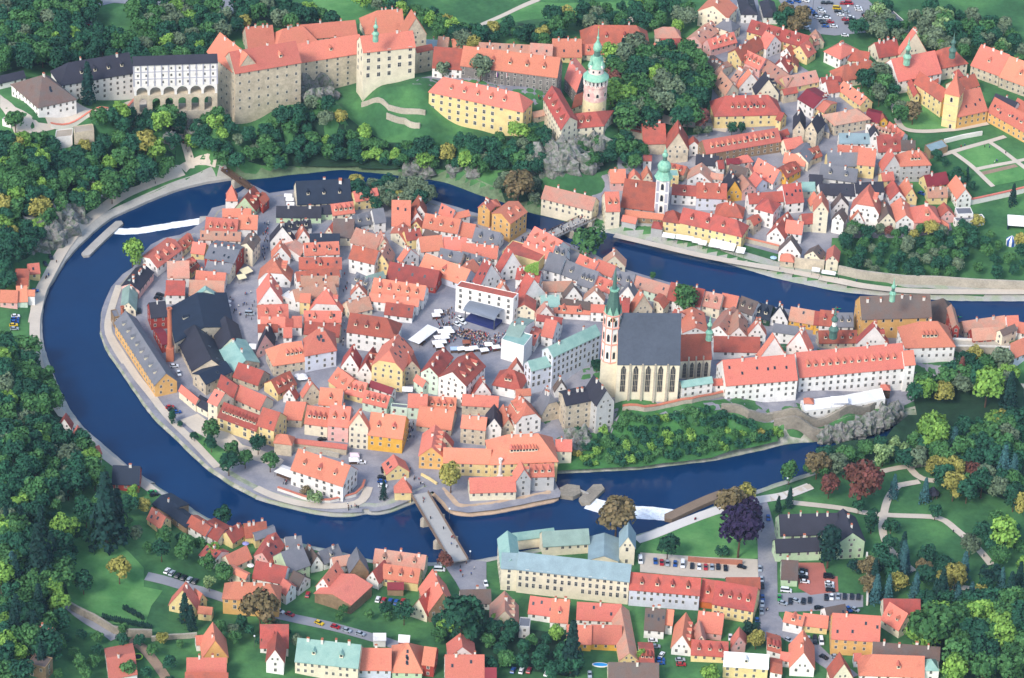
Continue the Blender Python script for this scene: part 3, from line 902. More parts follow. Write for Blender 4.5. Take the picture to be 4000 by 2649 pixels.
    row('right of school', 'Z', '''
p 437 305 900 345 110 110 b r d4L2.6 | long pale lilac house with red roof joined to the school ; house
p 900 378 990 392 140 50 O r d1
p 985 400 1255 450 150 90 y r d4L2.8
p 1080 300 1300 300 70 20 n r B
p 535 570 665 580 140 60 w B s4c2
p 675 535 720 540 95 70 w o
q 715 690 845 705 150 150 40 w o d3
p 880 580 1045 600 130 50 p o c2
q 880 650 940 650 40 100 10 c p
p 845 735 1085 750 95 50 y r d3
Q 1110 690 1205 665 60 0 -60 60 p o
P 505 790 600 795 30 -10 -130 30 w r d3
p 1060 810 1352 830 90 80 y W d1
p 300 900 630 905 110 30 c B c1''')
    row('at southeast corner', 'a', '''
p 270 515 395 545 60 70 w o d1s1
p 395 540 560 560 75 50 y o c1
p 590 630 905 650 165 110 o o c1s4 | broad ochre house with orange roof in front of green mansion car park ; house
p 935 482 1175 485 112 60 c r | cream villa with crossing orange red gabled roofs beside the park trees ; villa ; park_villa
+q 1035 575 1130 520 80 140 60 c o d2
p 565 510 695 485 80 20 w B s2
p 860 740 1300 775 85 10 w B c4
p 775 870 1200 885 135 40 w o d1l
t 1195 838 1300 838 70 20 w v
q 590 900 730 890 100 80 20 c r s1
P 165 705 255 730 40 -5 -110 40 w r d3
q 315 820 475 830 100 150 60 w o c2
p 250 770 330 780 50 40 w o
P 185 850 260 865 30 0 -90 30 w r
p 740 775 785 775 45 50 b o''')
    row('by bottom lane', 'c', '''
q 155 760 320 750 150 120 40 o o c1
p 50 860 310 860 100 20 w o c2
p 40 900 320 905 45 20 w r
p 115 670 215 660 55 40 w o
q 575 780 690 785 80 120 85 w r
p 535 690 720 690 150 30 w r d1
p 765 780 1180 825 150 100 c v c4d2L2.6 | long orange and cream apartment house with patchy verdigris roof at bottom edge ; apartment house ; apartment_house
@d p -70 835 215 838 140 60 b o c2
@d p 220 850 420 855 190 50 G o hs6
@d p 420 800 498 810 115 80 R o
@d q 597 755 772 750 65 90 20 w o c1
@d p 575 900 830 900 160 10 w o c2s2
@d p 825 896 910 896 70 10 c m
@d p 100 640 180 640 40 35 w W B
@d p 265 650 335 655 40 15 m W B
@g p 190 425 330 440 100 50 n o c1
@g f 180 580 300 610 80 20 n B
@g P 720 680 905 645 120 -30 -200 30 w o c1''')
    row('below the western rocks', 'F', '''
p 265 1110 370 1100 90 70 y o s1
p 145 1150 265 1150 85 30 y r
p 150 1215 260 1215 65 20 y r
p 160 1365 255 1360 140 50 M o c1
p 0 1365 158 1370 105 40 p o
p 258 1310 320 1310 25 20 w o B
@f q 290 600 355 605 60 30 10 w r
@f q 365 640 410 640 45 20 10 w o
@f p 462 742 508 728 38 15 w o
@f p 560 880 695 885 90 20 R q c1''')
    row('by armoury', 'M', '''
p 495 1080 1300 1055 260 240 o B c6C2AL4u5x40 | long ochre armoury with dark brown roof and big white chimneys by river ; armoury ; armoury
+p 1300 1115 1585 1115 270 100 y B h
p 1000 1410 1570 1392 290 200 w o hd4c1u3.6 | tall white hostel with orange hipped roof and four dormers beside armoury ; hostel ; hostel
Q 1545 1180 1620 1185 40 -60 -230 150 R p
p 0 1355 440 1350 140 70 s r d4s2
q 440 1360 800 1370 200 60 20 w r c4d3
p 1680 1230 2170 1160 120 50 c p c2
p 1780 1325 2150 1300 130 10 R p
p 2120 1270 2285 1200 60 20 c B
p 2180 1165 2310 1160 120 30 w o
p 2290 1225 2420 1250 110 90 w o
@R P 2205 485 2450 380 190 -10 -160 130 b o''')
    row('around hilltop college', 'Q', '''
p 1550 685 2776 574 280 230 w o d13c4u3.4x70W1.1 | huge white hilltop college with long orange roof above the terrace and cliff ; college ; college
+@R p 990 545 1110 535 160 330 w o
+p 700 780 1525 712 290 230 w o s6c3
q 1440 640 1530 700 60 200 10 w v B
q 1090 460 1390 440 330 60 20 w o B
p 560 385 1090 395 170 80 w r c1T
q 1400 330 1660 400 200 80 20 w o c4
p 190 800 545 745 60 150 w v
p 545 775 695 770 30 130 w o A''')
    row('along upper channel', 'L', '''
p 215 700 600 812 120 40 M p s2
p 605 850 990 935 195 30 w r c2
p 990 915 1215 960 160 40 c p d2c1
p 1215 920 1400 960 140 20 w o
p 1405 965 1595 1035 150 40 w B d2
p 1595 1045 1790 1090 160 60 q q d2c1
q 1800 1075 2005 1105 230 40 50 w q c2
p 2015 1090 2300 1140 150 60 Y p s1c1
p 2305 1140 2400 1150 150 40 Y r
@M p 0 1145 210 1165 170 40 w r d2c1
@M p 210 1165 395 1165 155 30 w g d2''')
    row('behind dark church', 'L', '''
q 215 990 440 960 170 80 10 s o c1
P 565 960 630 885 60 -110 -100 30 c r
q 680 1150 850 1050 100 80 10 w r c1
q 795 1240 1075 1240 60 240 10 w o c3s2
q 1085 1215 1320 1280 90 280 20 w p s6c1
q 1320 1280 1540 1290 110 200 20 w p c1s3
q 1550 1250 1750 1260 130 60 30 w o c4
p 1830 1220 2110 1260 90 20 w g''')
    row('by park mansion', 'Y', '''
p 825 285 1165 275 120 80 G k c4W1.2 | pale green mansion with dark roofs beside the park and brick car park ; mansion ; green_mansion
+q 1165 330 1320 320 55 150 100 G k c2
+p 800 385 1065 372 75 60 G k c2
p 830 540 925 545 110 45 G B c1''')
    row('by castle forecourt', 'l', '''
P 355 992 705 915 260 -250 -215 145 w B hc2s5 | white castle outbuilding with dark brown hipped roof, nearest the left frame edge ; outbuilding ; castle_outbuilding
p 560 785 1240 668 185 200 w k ld4c2 | long white castle theatre with black roof behind two conifers ; theatre ; castle_theatre
p -20 770 235 710 60 60 w k | white passage with narrow black roof leaving the frame at left ; passage ; castle_passage
p 360 45 555 40 60 60 R r
F 690 1235 870 1210 -10 -60 180 s s B | square stone lookout bastion full of visitors above the wooded slope ; bastion ; lookout_bastion
F 510 1280 668 1262 10 -70 110 w s B
f 20 1110 100 1130 60 60 w p B''')
# ------------------------------------------------------------------ ground, water, banks, paths
def struct(name, me): return tag(obj(name, me), kind='structure')
def build_ground():
    P = _G.copy(); Z = _GZ.reshape(-1).copy()
    big = (P[:, 0] > -460)
    inr = in_river(P); d = dist_line(P, OUT_W); d = np.minimum(d, dist_line(P, INN_W))
    cut = inr | (d < 2.6); Z[cut] = -2.5
    nx, ny = len(_gx), len(_gy); i = np.arange(nx*ny).reshape(ny, nx)
    q = np.stack([i[:-1, :-1], i[:-1, 1:], i[1:, 1:], i[1:, :-1]], -1).reshape(-1, 4)
    me = bpy.data.meshes.new('ground'); V = np.column_stack([P, Z])
    me.vertices.add(len(V)); me.vertices.foreach_set('co', V.ravel().astype(np.float32))
    me.loops.add(q.size); me.loops.foreach_set('vertex_index', q.ravel().astype(np.int32))
    me.polygons.add(len(q)); me.polygons.foreach_set('loop_start', np.arange(0, q.size, 4, dtype=np.int32)); me.polygons.foreach_set('loop_total', np.full(len(q), 4, np.int32))
    me.polygons.foreach_set('use_smooth', np.ones(len(q), bool)); me.update(); me.validate()
    me.materials.append(mat('meadow', rgb('3c6640'), .95, .38, .35, hue=rgb('4a7444'), coarse=.045)); struct('ground', me)
    s = 4000; V = [(-1100, -900, -3), (1100, -900, -3), (1100, 1600, -3), (-1100, 1600, -3)]
    struct('valley_floor', mesh('valley_floor', V, [[0, 1, 2, 3]], mat('meadow_far', rgb('3c6640'), .95, .3)))
    w = bpy.data.materials.new('river_water'); w.use_nodes = True; N = w.node_tree.nodes; Lk = w.node_tree.links; b = N['Principled BSDF']
    b.inputs['Roughness'].default_value = .06; b.inputs['IOR'].default_value = 1.33
    g = N.new('ShaderNodeNewGeometry'); n = N.new('ShaderNodeTexNoise'); n.inputs['Scale'].default_value = .9; n.inputs['Detail'].default_value = 5; Lk.new(g.outputs['Position'], n.inputs['Vector'])
    n2 = N.new('ShaderNodeTexNoise'); n2.inputs['Scale'].default_value = .018; n2.inputs['Detail'].default_value = 5; n2.inputs['Roughness'].default_value = .65; Lk.new(g.outputs['Position'], n2.inputs['Vector'])
    bp = N.new('ShaderNodeBump'); bp.inputs['Strength'].default_value = .22; bp.inputs['Distance'].default_value = .15; Lk.new(n.outputs['Fac'], bp.inputs['Height']); Lk.new(bp.outputs[0], b.inputs['Normal'])
    mx = N.new('ShaderNodeMix'); mx.data_type = 'RGBA'; mx.inputs['A'].default_value = (.0008, .012, .05, 1); mx.inputs['B'].default_value = (.001, .04, .13, 1)
    Lk.new(n2.outputs['Fac'], mx.inputs['Factor']); Lk.new(mx.outputs['Result'], b.inputs['Base Color'])
    # water sheet: the channel, widened a little so that it runs under its banks
    V = [(-430, -430, 0), (450, -430, 0), (450, 650, 0), (-430, 650, 0)]
    struct('river', mesh('river', V, [[0, 1, 2, 3]], w))
    global WATER; WATER = w
def drape(poly, off=.12, step=5.0, name='patch', m=None, kind='structure'):
    """a sheet over the terrain with the outline POLY (world xy)"""
    pts = [np.asarray(p) for p in poly]; ring = []
    for a, b in zip(pts, pts[1:]+pts[:1]):
        n = max(1, int(np.hypot(*(b-a))/step)); ring += [a+(b-a)*k/n for k in range(n)]
    ring = np.array(ring); lo, hi = ring.min(0), ring.max(0)
    g = np.stack(np.meshgrid(np.arange(lo[0], hi[0], step), np.arange(lo[1], hi[1], step)), -1).reshape(-1, 2)+RNG.uniform(-.4, .4, 2)
    if len(g): g = g[inpoly(g, ring) & (dist_line(g, ring, True) > step*.4)]
    n = len(ring); pp = [Vector((float(x), float(y))) for x, y in list(ring)+list(g)]
    ov, oe, of, *_ = delaunay_2d_cdt(pp, [], [list(range(n))], 1, 1e-4)
    V = [(v.x, v.y, ter(v.x, v.y)+off) for v in ov]
    return V, [list(f) for f in of]
def patch(name, c, flat, m, off=.12, h=0, step=5.0, z=None):
    pts = cpl(c, *flat) if isinstance(flat[0], (int, float)) else flat
    poly = [ground(x, y)[:2] for x, y in pts]
    V, Fc = drape(poly, off, step)
    if z is not None: V = [(a, b, z) for a, b, _ in V]
    o = obj(name, mesh(name, V, Fc, m)); return tag(o, kind='structure')
def ribbon(pts, width, off=.2, step=3.0):
    """pts: world xy; returns left/right draped strip"""
    P = [np.asarray(pts[0])]
    for a, b in zip(pts[:-1], pts[1:]):
        a = np.asarray(a); b = np.asarray(b); n = max(1, int(np.hypot(*(b-a))/step)); P += [a+(b-a)*k/n for k in range(1, n+1)]
    P = np.array(P)
    for _ in range(3): P[1:-1] = (P[:-2]+2*P[1:-1]+P[2:])/4
    T = np.gradient(P, axis=0); T /= np.maximum(np.hypot(T[:, 0], T[:, 1]), 1e-6)[:, None]; Nn = np.column_stack([-T[:, 1], T[:, 0]])
    V, Fc = [], []; m = 4
    for k in range(len(P)):
        for j in range(m+1):
            q = P[k]+Nn[k]*width*(j/m-.5); V.append((q[0], q[1], ter(*q)+off))
    w = m+1
    for k in range(len(P)-1):
        for j in range(m): Fc.append([k*w+j+1, k*w+j, (k+1)*w+j, (k+1)*w+j+1])
    return V, Fc, P
def path(name, c, flat, width, m, off=.22):
    P = [ground(*p)[:2] for p in cpl(c, *flat)]
    V, Fc, _ = ribbon(P, width, off)
    return struct(name, mesh(name, V, Fc, m))
def bank(name, line, i0, i1, out, m, ztop=1.1, w=5.5, zin=-1.6, oi=.4):
    """stone edge of the river along line[i0:i1]; out = +1/-1: which side is land"""
    L = [np.asarray(p) for p in line[i0:i1]]; P = [L[0]]
    for a, b in zip(L[:-1], L[1:]):
        n = max(1, int(np.hypot(*(b-a))/2.5)); P += [a+(b-a)*k/n for k in range(1, n+1)]
    P = np.array(P)
    for _ in range(2): P[1:-1] = (P[:-2]+2*P[1:-1]+P[2:])/4
    T = np.gradient(P, axis=0); T /= np.maximum(np.hypot(T[:, 0], T[:, 1]), 1e-6)[:, None]; Nn = np.column_stack([-T[:, 1], T[:, 0]])*out
    V, Fc = [], []
    for k in range(len(P)):
        p = P[k]; n = Nn[k]; j = random.uniform(-.25, .25)
        a = p-n*(oi+j*.6); c = p+n*w*.5; d = p+n*w
        V += [(a[0], a[1], zin), (a[0], a[1], ztop-.5+j*.3), (p[0]+n[0]*.3, p[1]+n[1]*.3, ztop+j*.2), (c[0], c[1], max(ztop, min(2.2, ter(*c)))+.12), (d[0], d[1], ter(*d)+.16)]
    for k in range(len(P)-1):
        for j in range(4):
            f = [k*5+j, k*5+j+1, (k+1)*5+j+1, (k+1)*5+j]; Fc.append(f if out < 0 else f[::-1])
    return struct(name, mesh(name, V, Fc, m))
def build_haze():
    mb = MB(); mb.box(-1200, 1200, -1600, 1700, -4, 965); m = bpy.data.materials.new('thin_blue_air'); m.use_nodes = True; N = m.node_tree.nodes; N.remove(N['Principled BSDF'])
    v = N.new('ShaderNodeVolumePrincipled'); v.inputs['Color'].default_value = (.55, .74, 1, 1); v.inputs['Density'].default_value = HAZE; m.node_tree.links.new(v.outputs[0], N['Material Output'].inputs['Volume'])
    tag(obj('haze', mb.me('haze', [m])), 'thin blue haze over the valley', 'haze', None, 'stuff')
HAZE = .00002
def build_light():
    w = bpy.data.worlds.new('World'); SC.world = w; w.use_nodes = True; N = w.node_tree.nodes; Lk = w.node_tree.links
    el, az = math.radians(42), math.radians(215)     # light from the south-west
    sk = N.new('ShaderNodeTexSky'); sk.sky_type = 'NISHITA'; sk.sun_disc = False; sk.sun_elevation = el; sk.sun_rotation = az; sk.air_density = 1.3; sk.dust_density = 2.5; sk.altitude = 500
    bg = N['Background']; bg.inputs['Strength'].default_value = SKY_STRENGTH; Lk.new(sk.outputs[0], bg.inputs['Color'])
    l = bpy.data.lights.new('sun', 'SUN'); l.energy = SUN_STRENGTH; l.angle = math.radians(SUN_ANGLE); l.color = (1.0, .95, .88)
    o = bpy.data.objects.new('sun', l); COL.objects.link(o)
    d = Vector((math.sin(az)*math.cos(el), math.cos(az)*math.cos(el), math.sin(el)))
    o.rotation_euler = d.to_track_quat('Z', 'Y').to_euler(); o.location = (0, 0, 300)
    v = SC.view_settings; SC.display_settings.display_device = 'sRGB'; v.view_transform = 'Standard'; v.look = 'None'; v.gamma = 1; v.use_curve_mapping = False; v.exposure = EXPOSURE
SKY_STRENGTH, SUN_STRENGTH, SUN_ANGLE, EXPOSURE = .15, 1.5, 13.0, .9
def build_setting():
    build_ground()
    PAV = mat('cobbled_paving', rgb('83838c'), .9, .22, 1.0, coarse=.1, hue=rgb('8e8c90')); GRAV = mat('pale_gravel', rgb('c2b6a6'), .95, .12, .8); ASPH = mat('asphalt', rgb('8b8b90'), .9, .1, .6)
    SET = mat('bank_stone_setts', rgb('a8a69f'), .95, .3, 1.6, hue=rgb('8f9780'), coarse=.15, bump=.4); MOSS = mat('mossy_bank_stone', rgb('88917a'), .95, .35, 1.2, hue=rgb('a3a095'), coarse=.2)
    GRASS = mat('mown_lawn', rgb('4d7f48'), .95, .25, .6, hue=rgb('5d8a50'), coarse=.07); EARTH = mat('bare_earth', rgb('8f7a68'), .95, .3, .5); FOREST = mat('forest_floor', rgb('26402e'), .95, .4, .4)
    M_ = globals(); M_.update(PAV=PAV, GRAV=GRAV, ASPH=ASPH, SET=SET, GRASS=GRASS, EARTH=EARTH)
    # town ground
    isl = [p for p in INNER]
    lo_, hi_ = INNER.index((3053,1735)), INNER.index((2170,1850))
    ring = [np.array(ground(*p)[:2]) for p in [(3440,1600),(3250,1640),(3050,1640),(2900,1625),(2830,1600),(2560,1620),(2425,1610),(2385,1700),(2250,1700),(2180,1800)]]
    V, Fc = drape(ring+[np.array(p) for p in INN_W[hi_:] if abs(p[0]) < 400], .1, 6.0); struct('old_town_paving', mesh('old_town_paving', V, Fc, PAV))
    patch('gate_town_paving', 'z', [(2380,640),(2560,560),(2760,520),(2780,380),(2790,250),(2790,0),(2960,0),(2990,160),(3240,330),(3400,430),(3440,520),(3460,640),(3540,720),(3560,800),(3700,830),(3720,900),(3560,930),(3250,930),(3240,1040),(3100,1010),(2880,950),(2480,870),(2330,850),(2310,770),(2350,690)], PAV, .1, step=7)
    patch('castle_courtyard', 'z', [(1610,330),(1800,250),(2180,260),(2200,400),(2060,430),(1980,350),(1640,330)], PAV, .15)
    patch('castle_forecourt', 'z', [(0,370),(60,420),(150,480),(300,470),(420,440),(620,370),(640,335),(520,330),(520,385),(430,440),(300,400),(280,480),(150,520),(60,530),(0,420)], GRAV, .2)
    patch('upper_car_park', 'z', [(3040,0),(3390,0),(3510,115),(3260,140),(3170,130),(3080,60)], ASPH, .15)
    patch('forest_car_park', 'l', (480,0,800,0,1010,0,1700,0,2160,0,2160,120,1800,220,1780,430,1700,470,1560,200,1400,60,1050,30,780,90,800,200,1130,330,1160,460,1040,470,880,340,740,280,640,150,540,100,530,250,480,240), ASPH, .2)
    # parks and lawns
    patch('park_lawn', 'z', [(2480,2160),(2520,2105),(2760,2010),(2960,1960),(2960,2180),(2900,2195)], GRASS, .14)
    patch('monastery_lawn', 'C', (845,1140,1030,1110,1250,1250,1380,1380,1530,1500,960,1500,900,1440,870,1300), GRASS, .16)
    patch('walled_garden_lawn', 'E', (1590,490,1970,385,2230,590,1800,670), GRASS, .2)
    patch('garden_beds', 'E', (1840,690,2290,610,2400,700,2400,800,2000,880), GRASS, .2)
    patch('vegetable_beds', 'E', (1850,725,2260,630,2300,660,1880,760), EARTH, .3)
    patch('river_slope_grass', 'z', [(2170,1840),(2240,1690),(2380,1690),(2420,1590),(2560,1600),(2830,1560),(2900,1640),(3020,1650),(3040,1725),(2780,1790),(2500,1825)], mat('slope_grass', rgb('3f6c3c'), .95, .4, .5), .25)
    patch('bank_garden', 'N', (1000,1160,1360,1150,1650,1310,1700,1400,1380,1560,1100,1330), GRASS, .16)
    patch('playground_sand', 'N', (900,1010,1100,940,1300,1080,1500,1180,1620,1300,1960,1400,2100,1480,2040,1560,1480,1400,1250,1250,1040,1130), GRAV, .24)
    patch('hill_meadow', 'e', (300,440,450,300,640,380,760,500,760,600,860,620,800,700,770,790,550,800,380,700), GRASS, .16)
    patch('deer_park_meadow', 'm', (1000,0,1340,0,1700,80,1620,180,1380,230,1010,200), GRASS, .16)
    patch('castle_meadow', 'A', (780,200,1180,20,1350,30,2170,0,2160,100,1990,200,1500,140,900,230), GRASS, .16)
    patch('mansion_court', 'Y', (925,450,1075,450,1100,530,1160,530,1165,620,1000,640,930,600), mat('brick_paving', rgb('a9665a'), .9, .2), .2)
    patch('mansion_car_park', 'Y', (800,630,1000,625,1160,625,1310,640,1310,710,1100,730,800,740), ASPH, .18)
    patch('school_yard', 'Y', (0,390,280,410,690,430,695,560,450,540,0,505), GRAV, .2)
    patch('bridge_square', 'V', (1060,330,1130,300,1352,330,1352,510,1180,520,1120,420), PAV, .2)
    # paths
    path('river_promenade', 'F', (1690,160,1550,200,1400,265,1200,350,1050,440,880,560,730,680,600,860,540,960,440,1150,380,1250,335,1450,310,1568), 5.5, GRAV)
    path('river_promenade', 'f', (180,-10,172,120,182,250,215,370,265,480,330,570,430,660,520,740,600,800,700,870,780,930), 5.0, GRAV)
    path('gorge_path', 'l', (1665,1240,1690,1330,1750,1420,1800,1490,1760,1560), 4.5, GRAV)
    path('gorge_path', 'F', (1690,150,1760,60,1830,50,1900,80,2000,85), 4.5, GRAV)
    path('forecourt_way', 'l', (430,1120,700,1080,900,1060,1150,980,1400,880,1480,850), 5.0, GRAV, .3)
    path('town_river_path', 'I', (490,640,440,780,385,960,350,1100,375,1230,480,1420,560,1540), 3.6, GRAV, .35)
    path('town_river_path', 'N', (70,10,150,150,270,330,410,540,570,730,710,920,870,1090,1010,1220,1160,1380,1330,1560), 3.8, GRAV, .35)
    path('town_river_path', 'S', (0,910,200,1010,500,1095,800,1130,1100,1115,1250,1070,1300,900), 4.2, GRAV, .35)
    path('gravel_riverside_road', 'L', (0,120,300,190,700,285,1100,375,1400,430,1700,480,2000,530,2367,600), 4.5, GRAV, .3)
    path('gravel_riverside_road', 'M', (0,610,400,690,800,745,1200,770,1600,775,2400,775), 4.5, GRAV, .3)
    path('south_lane', 'U', (290,510,450,550,640,600,760,640,900,690,1100,720), 6, ASPH, .25)
    path('south_lane', 'V', (-40,680,150,720,300,750,450,790,600,830,760,880,820,905), 6, ASPH, .25)
    path('east_street', 'Y', (690,90,720,180,745,300,748,420,750,560,752,680,760,780,730,900), 8.5, PAV, .25)
    path('east_street', 'a', (195,380,250,400,400,380,560,390), 7, ASPH, .28)
    path('east_street', 'a', (190,500,240,580,350,630,460,690,540,790,640,830,720,900), 8, PAV, .26)
    path('weir_path', 'Y', (-20,320,100,280,200,235,320,190,430,150,560,110,690,80,850,60,1000,0), 5.5, mat('white_gravel', rgb('cfc9c2'), .95, .1), .3)
    for fl in ((0,410,120,372,230,338), (600,262,680,240,745,235,850,222,930,210), (745,235,775,280,800,312,900,312,1055,315), (800,315,740,325,690,335), (690,335,650,370,632,400,612,480,600,560,612,620,640,680,700,730,770,790),
               (500,478,610,492,740,497,860,500,920,500,980,560,1060,620,1130,690,1180,755), (120,425,250,440,350,450,430,462,500,478), (980,870,1060,880,1130,890)):
        path('park_path', 'b', fl, 3.6, GRAV, .3)
    path('deer_park_path', 'A', (620,250,760,190,900,130,1000,80,1190,0), 4, GRAV, .3)
    path('deer_park_path', 'A', (2200,-10,2190,50,2160,110,2080,170,2010,210), 5, GRAV, .3)
    path('garden_path', 'E', (1540,490,1700,600,1810,690,1900,790,2010,890), 2.6, GRAV, .35)
    path('garden_path', 'E', (1960,370,2100,460,2280,600,2400,690), 2.6, GRAV, .35)
    path('garden_path', 'E', (1400,530,1700,440,1960,370,2150,310), 3.0, GRAV, .35)
    path('garden_path', 'E', (1810,690,2050,640,2280,600,2400,570), 2.6, GRAV, .35)
    path('garden_path', 'C', (830,1110,870,1250,900,1400,960,1510,1200,1530,1600,1500,1950,1430), 3.5, GRAV, .35)
    path('hill_lane', 'g', (440,190,560,290,700,370,760,420), 4.5, ASPH, .3)
    path('hill_lane', 'g', (860,420,930,450,1010,560,1080,640,1110,700), 4.5, EARTH, .3)
    path('tower_street', 'B', (100,1400,250,1300,700,1420,1000,1440,1300,1500), 6, GRAV, .25)
    # banks
    o, n = OUT_W, INN_W
    i = lambda x, y, L: int(np.argmin([abs(a-x)+abs(b-y) for a, b in L]))
    CONC = mat('concrete_wall', rgb('a9a59d'), .95, .2, .8)
    bank('north_embankment', o, 0, i(2270,880,OUTER)+1, -1, SET, w=11, ztop=.5)
    bank('castle_side_bank', o, i(2270,880,OUTER), i(904,704,OUTER)+1, -1, mat('grassy_bank', rgb('66785a'), .95, .5, .5), ztop=.7, w=6)
    bank('promenade_wall', o, i(904,704,OUTER), i(602,1898,OUTER)+1, -1, CONC, ztop=1.9, w=4.0)
    bank('south_bank', o, i(602,1898,OUTER), len(o), -1, SET, ztop=1.2, w=4.5)
    k1, k2, k3 = i(393,1302,INNER), i(1000,1948,INNER), i(1690,1935,INNER)
    bank('cliff_foot', n, 0, i(2170,1850,INNER)+1, -1, MOSS, ztop=.8, w=5)
    bank('mill_bank', n, i(2170,1850,INNER), k3+1, -1, mat('sandy_bank', rgb('b59c84'), .95, .25, .7), ztop=.9, w=6)
    bank('stone_promenade', n, k3, k2+1, -1, SET, ztop=.9, w=5.5)
    bank('mossy_embankment', n, k2, k1+1, -1, MOSS, ztop=.9, w=5.5)
    bank('town_bank', n, k1, len(n), -1, mat('town_bank_stone', rgb('8f8b80'), .95, .3, .8), ztop=1.0, w=4.5)
# ------------------------------------------------------------------ landmarks
def build_castle():
    row('', 'm', '''
p 280 675 890 572 195 430 s o c1d2L5u5x50 | upper castle: huge pale stone palace with long orange roofs on a rock ; castle ; upper_castle
+P 25 470 280 675 172 235 -40 480 s o c3L5u5
+p 890 572 1470 480 166 300 s o c2L5x40d1
+p 1465 480 1948 428 147 330 c o c2L5u4.4W1.5
+p 400 440 650 420 190 30 s o c4
+p 660 450 1050 385 165 20 s o hc3
+p 900 360 1410 315 130 30 s o c2
+p 1490 310 1850 285 205 60 c o lc4
+q 1850 330 2050 310 200 90 280 s o c1
p 1960 480 2110 450 20 200 s r u4''')
    row('', 'A', '''
P 180 842 1050 1028 150 90 -92 262 y o hd5c6u4L4.4W1.35 | cream yellow old mint building with orange hipped roof and pink chimneys ; mint building ; mint_building
P 1405 1195 1795 1160 140 90 -140 180 c r hd2 | little castle wing with brick red roofs around the round painted tower ; castle wing ; little_castle
+P 1240 905 1405 1195 115 146 -80 230 c r d4
+P 1500 1000 1600 960 120 60 -120 60 c r
F 1250 1080 1420 1075 0 -40 20 s m B''')
def pt(c, x, y, h=0): return ground(*cx(c, x, y), h)
def lathe_part(root, name, prof, m, n=24, smooth=True):
    mb = MB(); mb.lathe(prof, n); return obj(name, mb.me(name, m, False), root)
def turret(c, x, y, z, k, mw, mr, label, name):
    """little copper lantern turret standing on a roof; k scales it"""
    X, Y = unproj(*cx(c, x, y), z); t = thing(name, label, 'turret', (X, Y, z))
    lathe_part(t, 'base', [(1.3*k, -3), (1.2*k, 0), (1.6*k, 1.2*k), (.9*k, 2.4*k)], mr, 8); lathe_part(t, 'lantern', [(.7*k, 2.2*k), (.7*k, 4.2*k)], mw, 8)
    lathe_part(t, 'spire', [(.95*k, 4.1*k), (1.1*k, 4.7*k), (.75*k, 5.4*k), (.3*k, 6*k), (.5*k, 6.5*k), (.3*k, 7*k), (.05*k, 9.5*k)], mr, 8)
def ring_windows(root, r, z, n, mesh_, a0=0, sc=1.0):
    for k in range(n):
        a = a0+2*math.pi*k/n; obj('window', mesh_, root, (r*math.cos(a), r*math.sin(a), z), a+math.pi/2, sc)
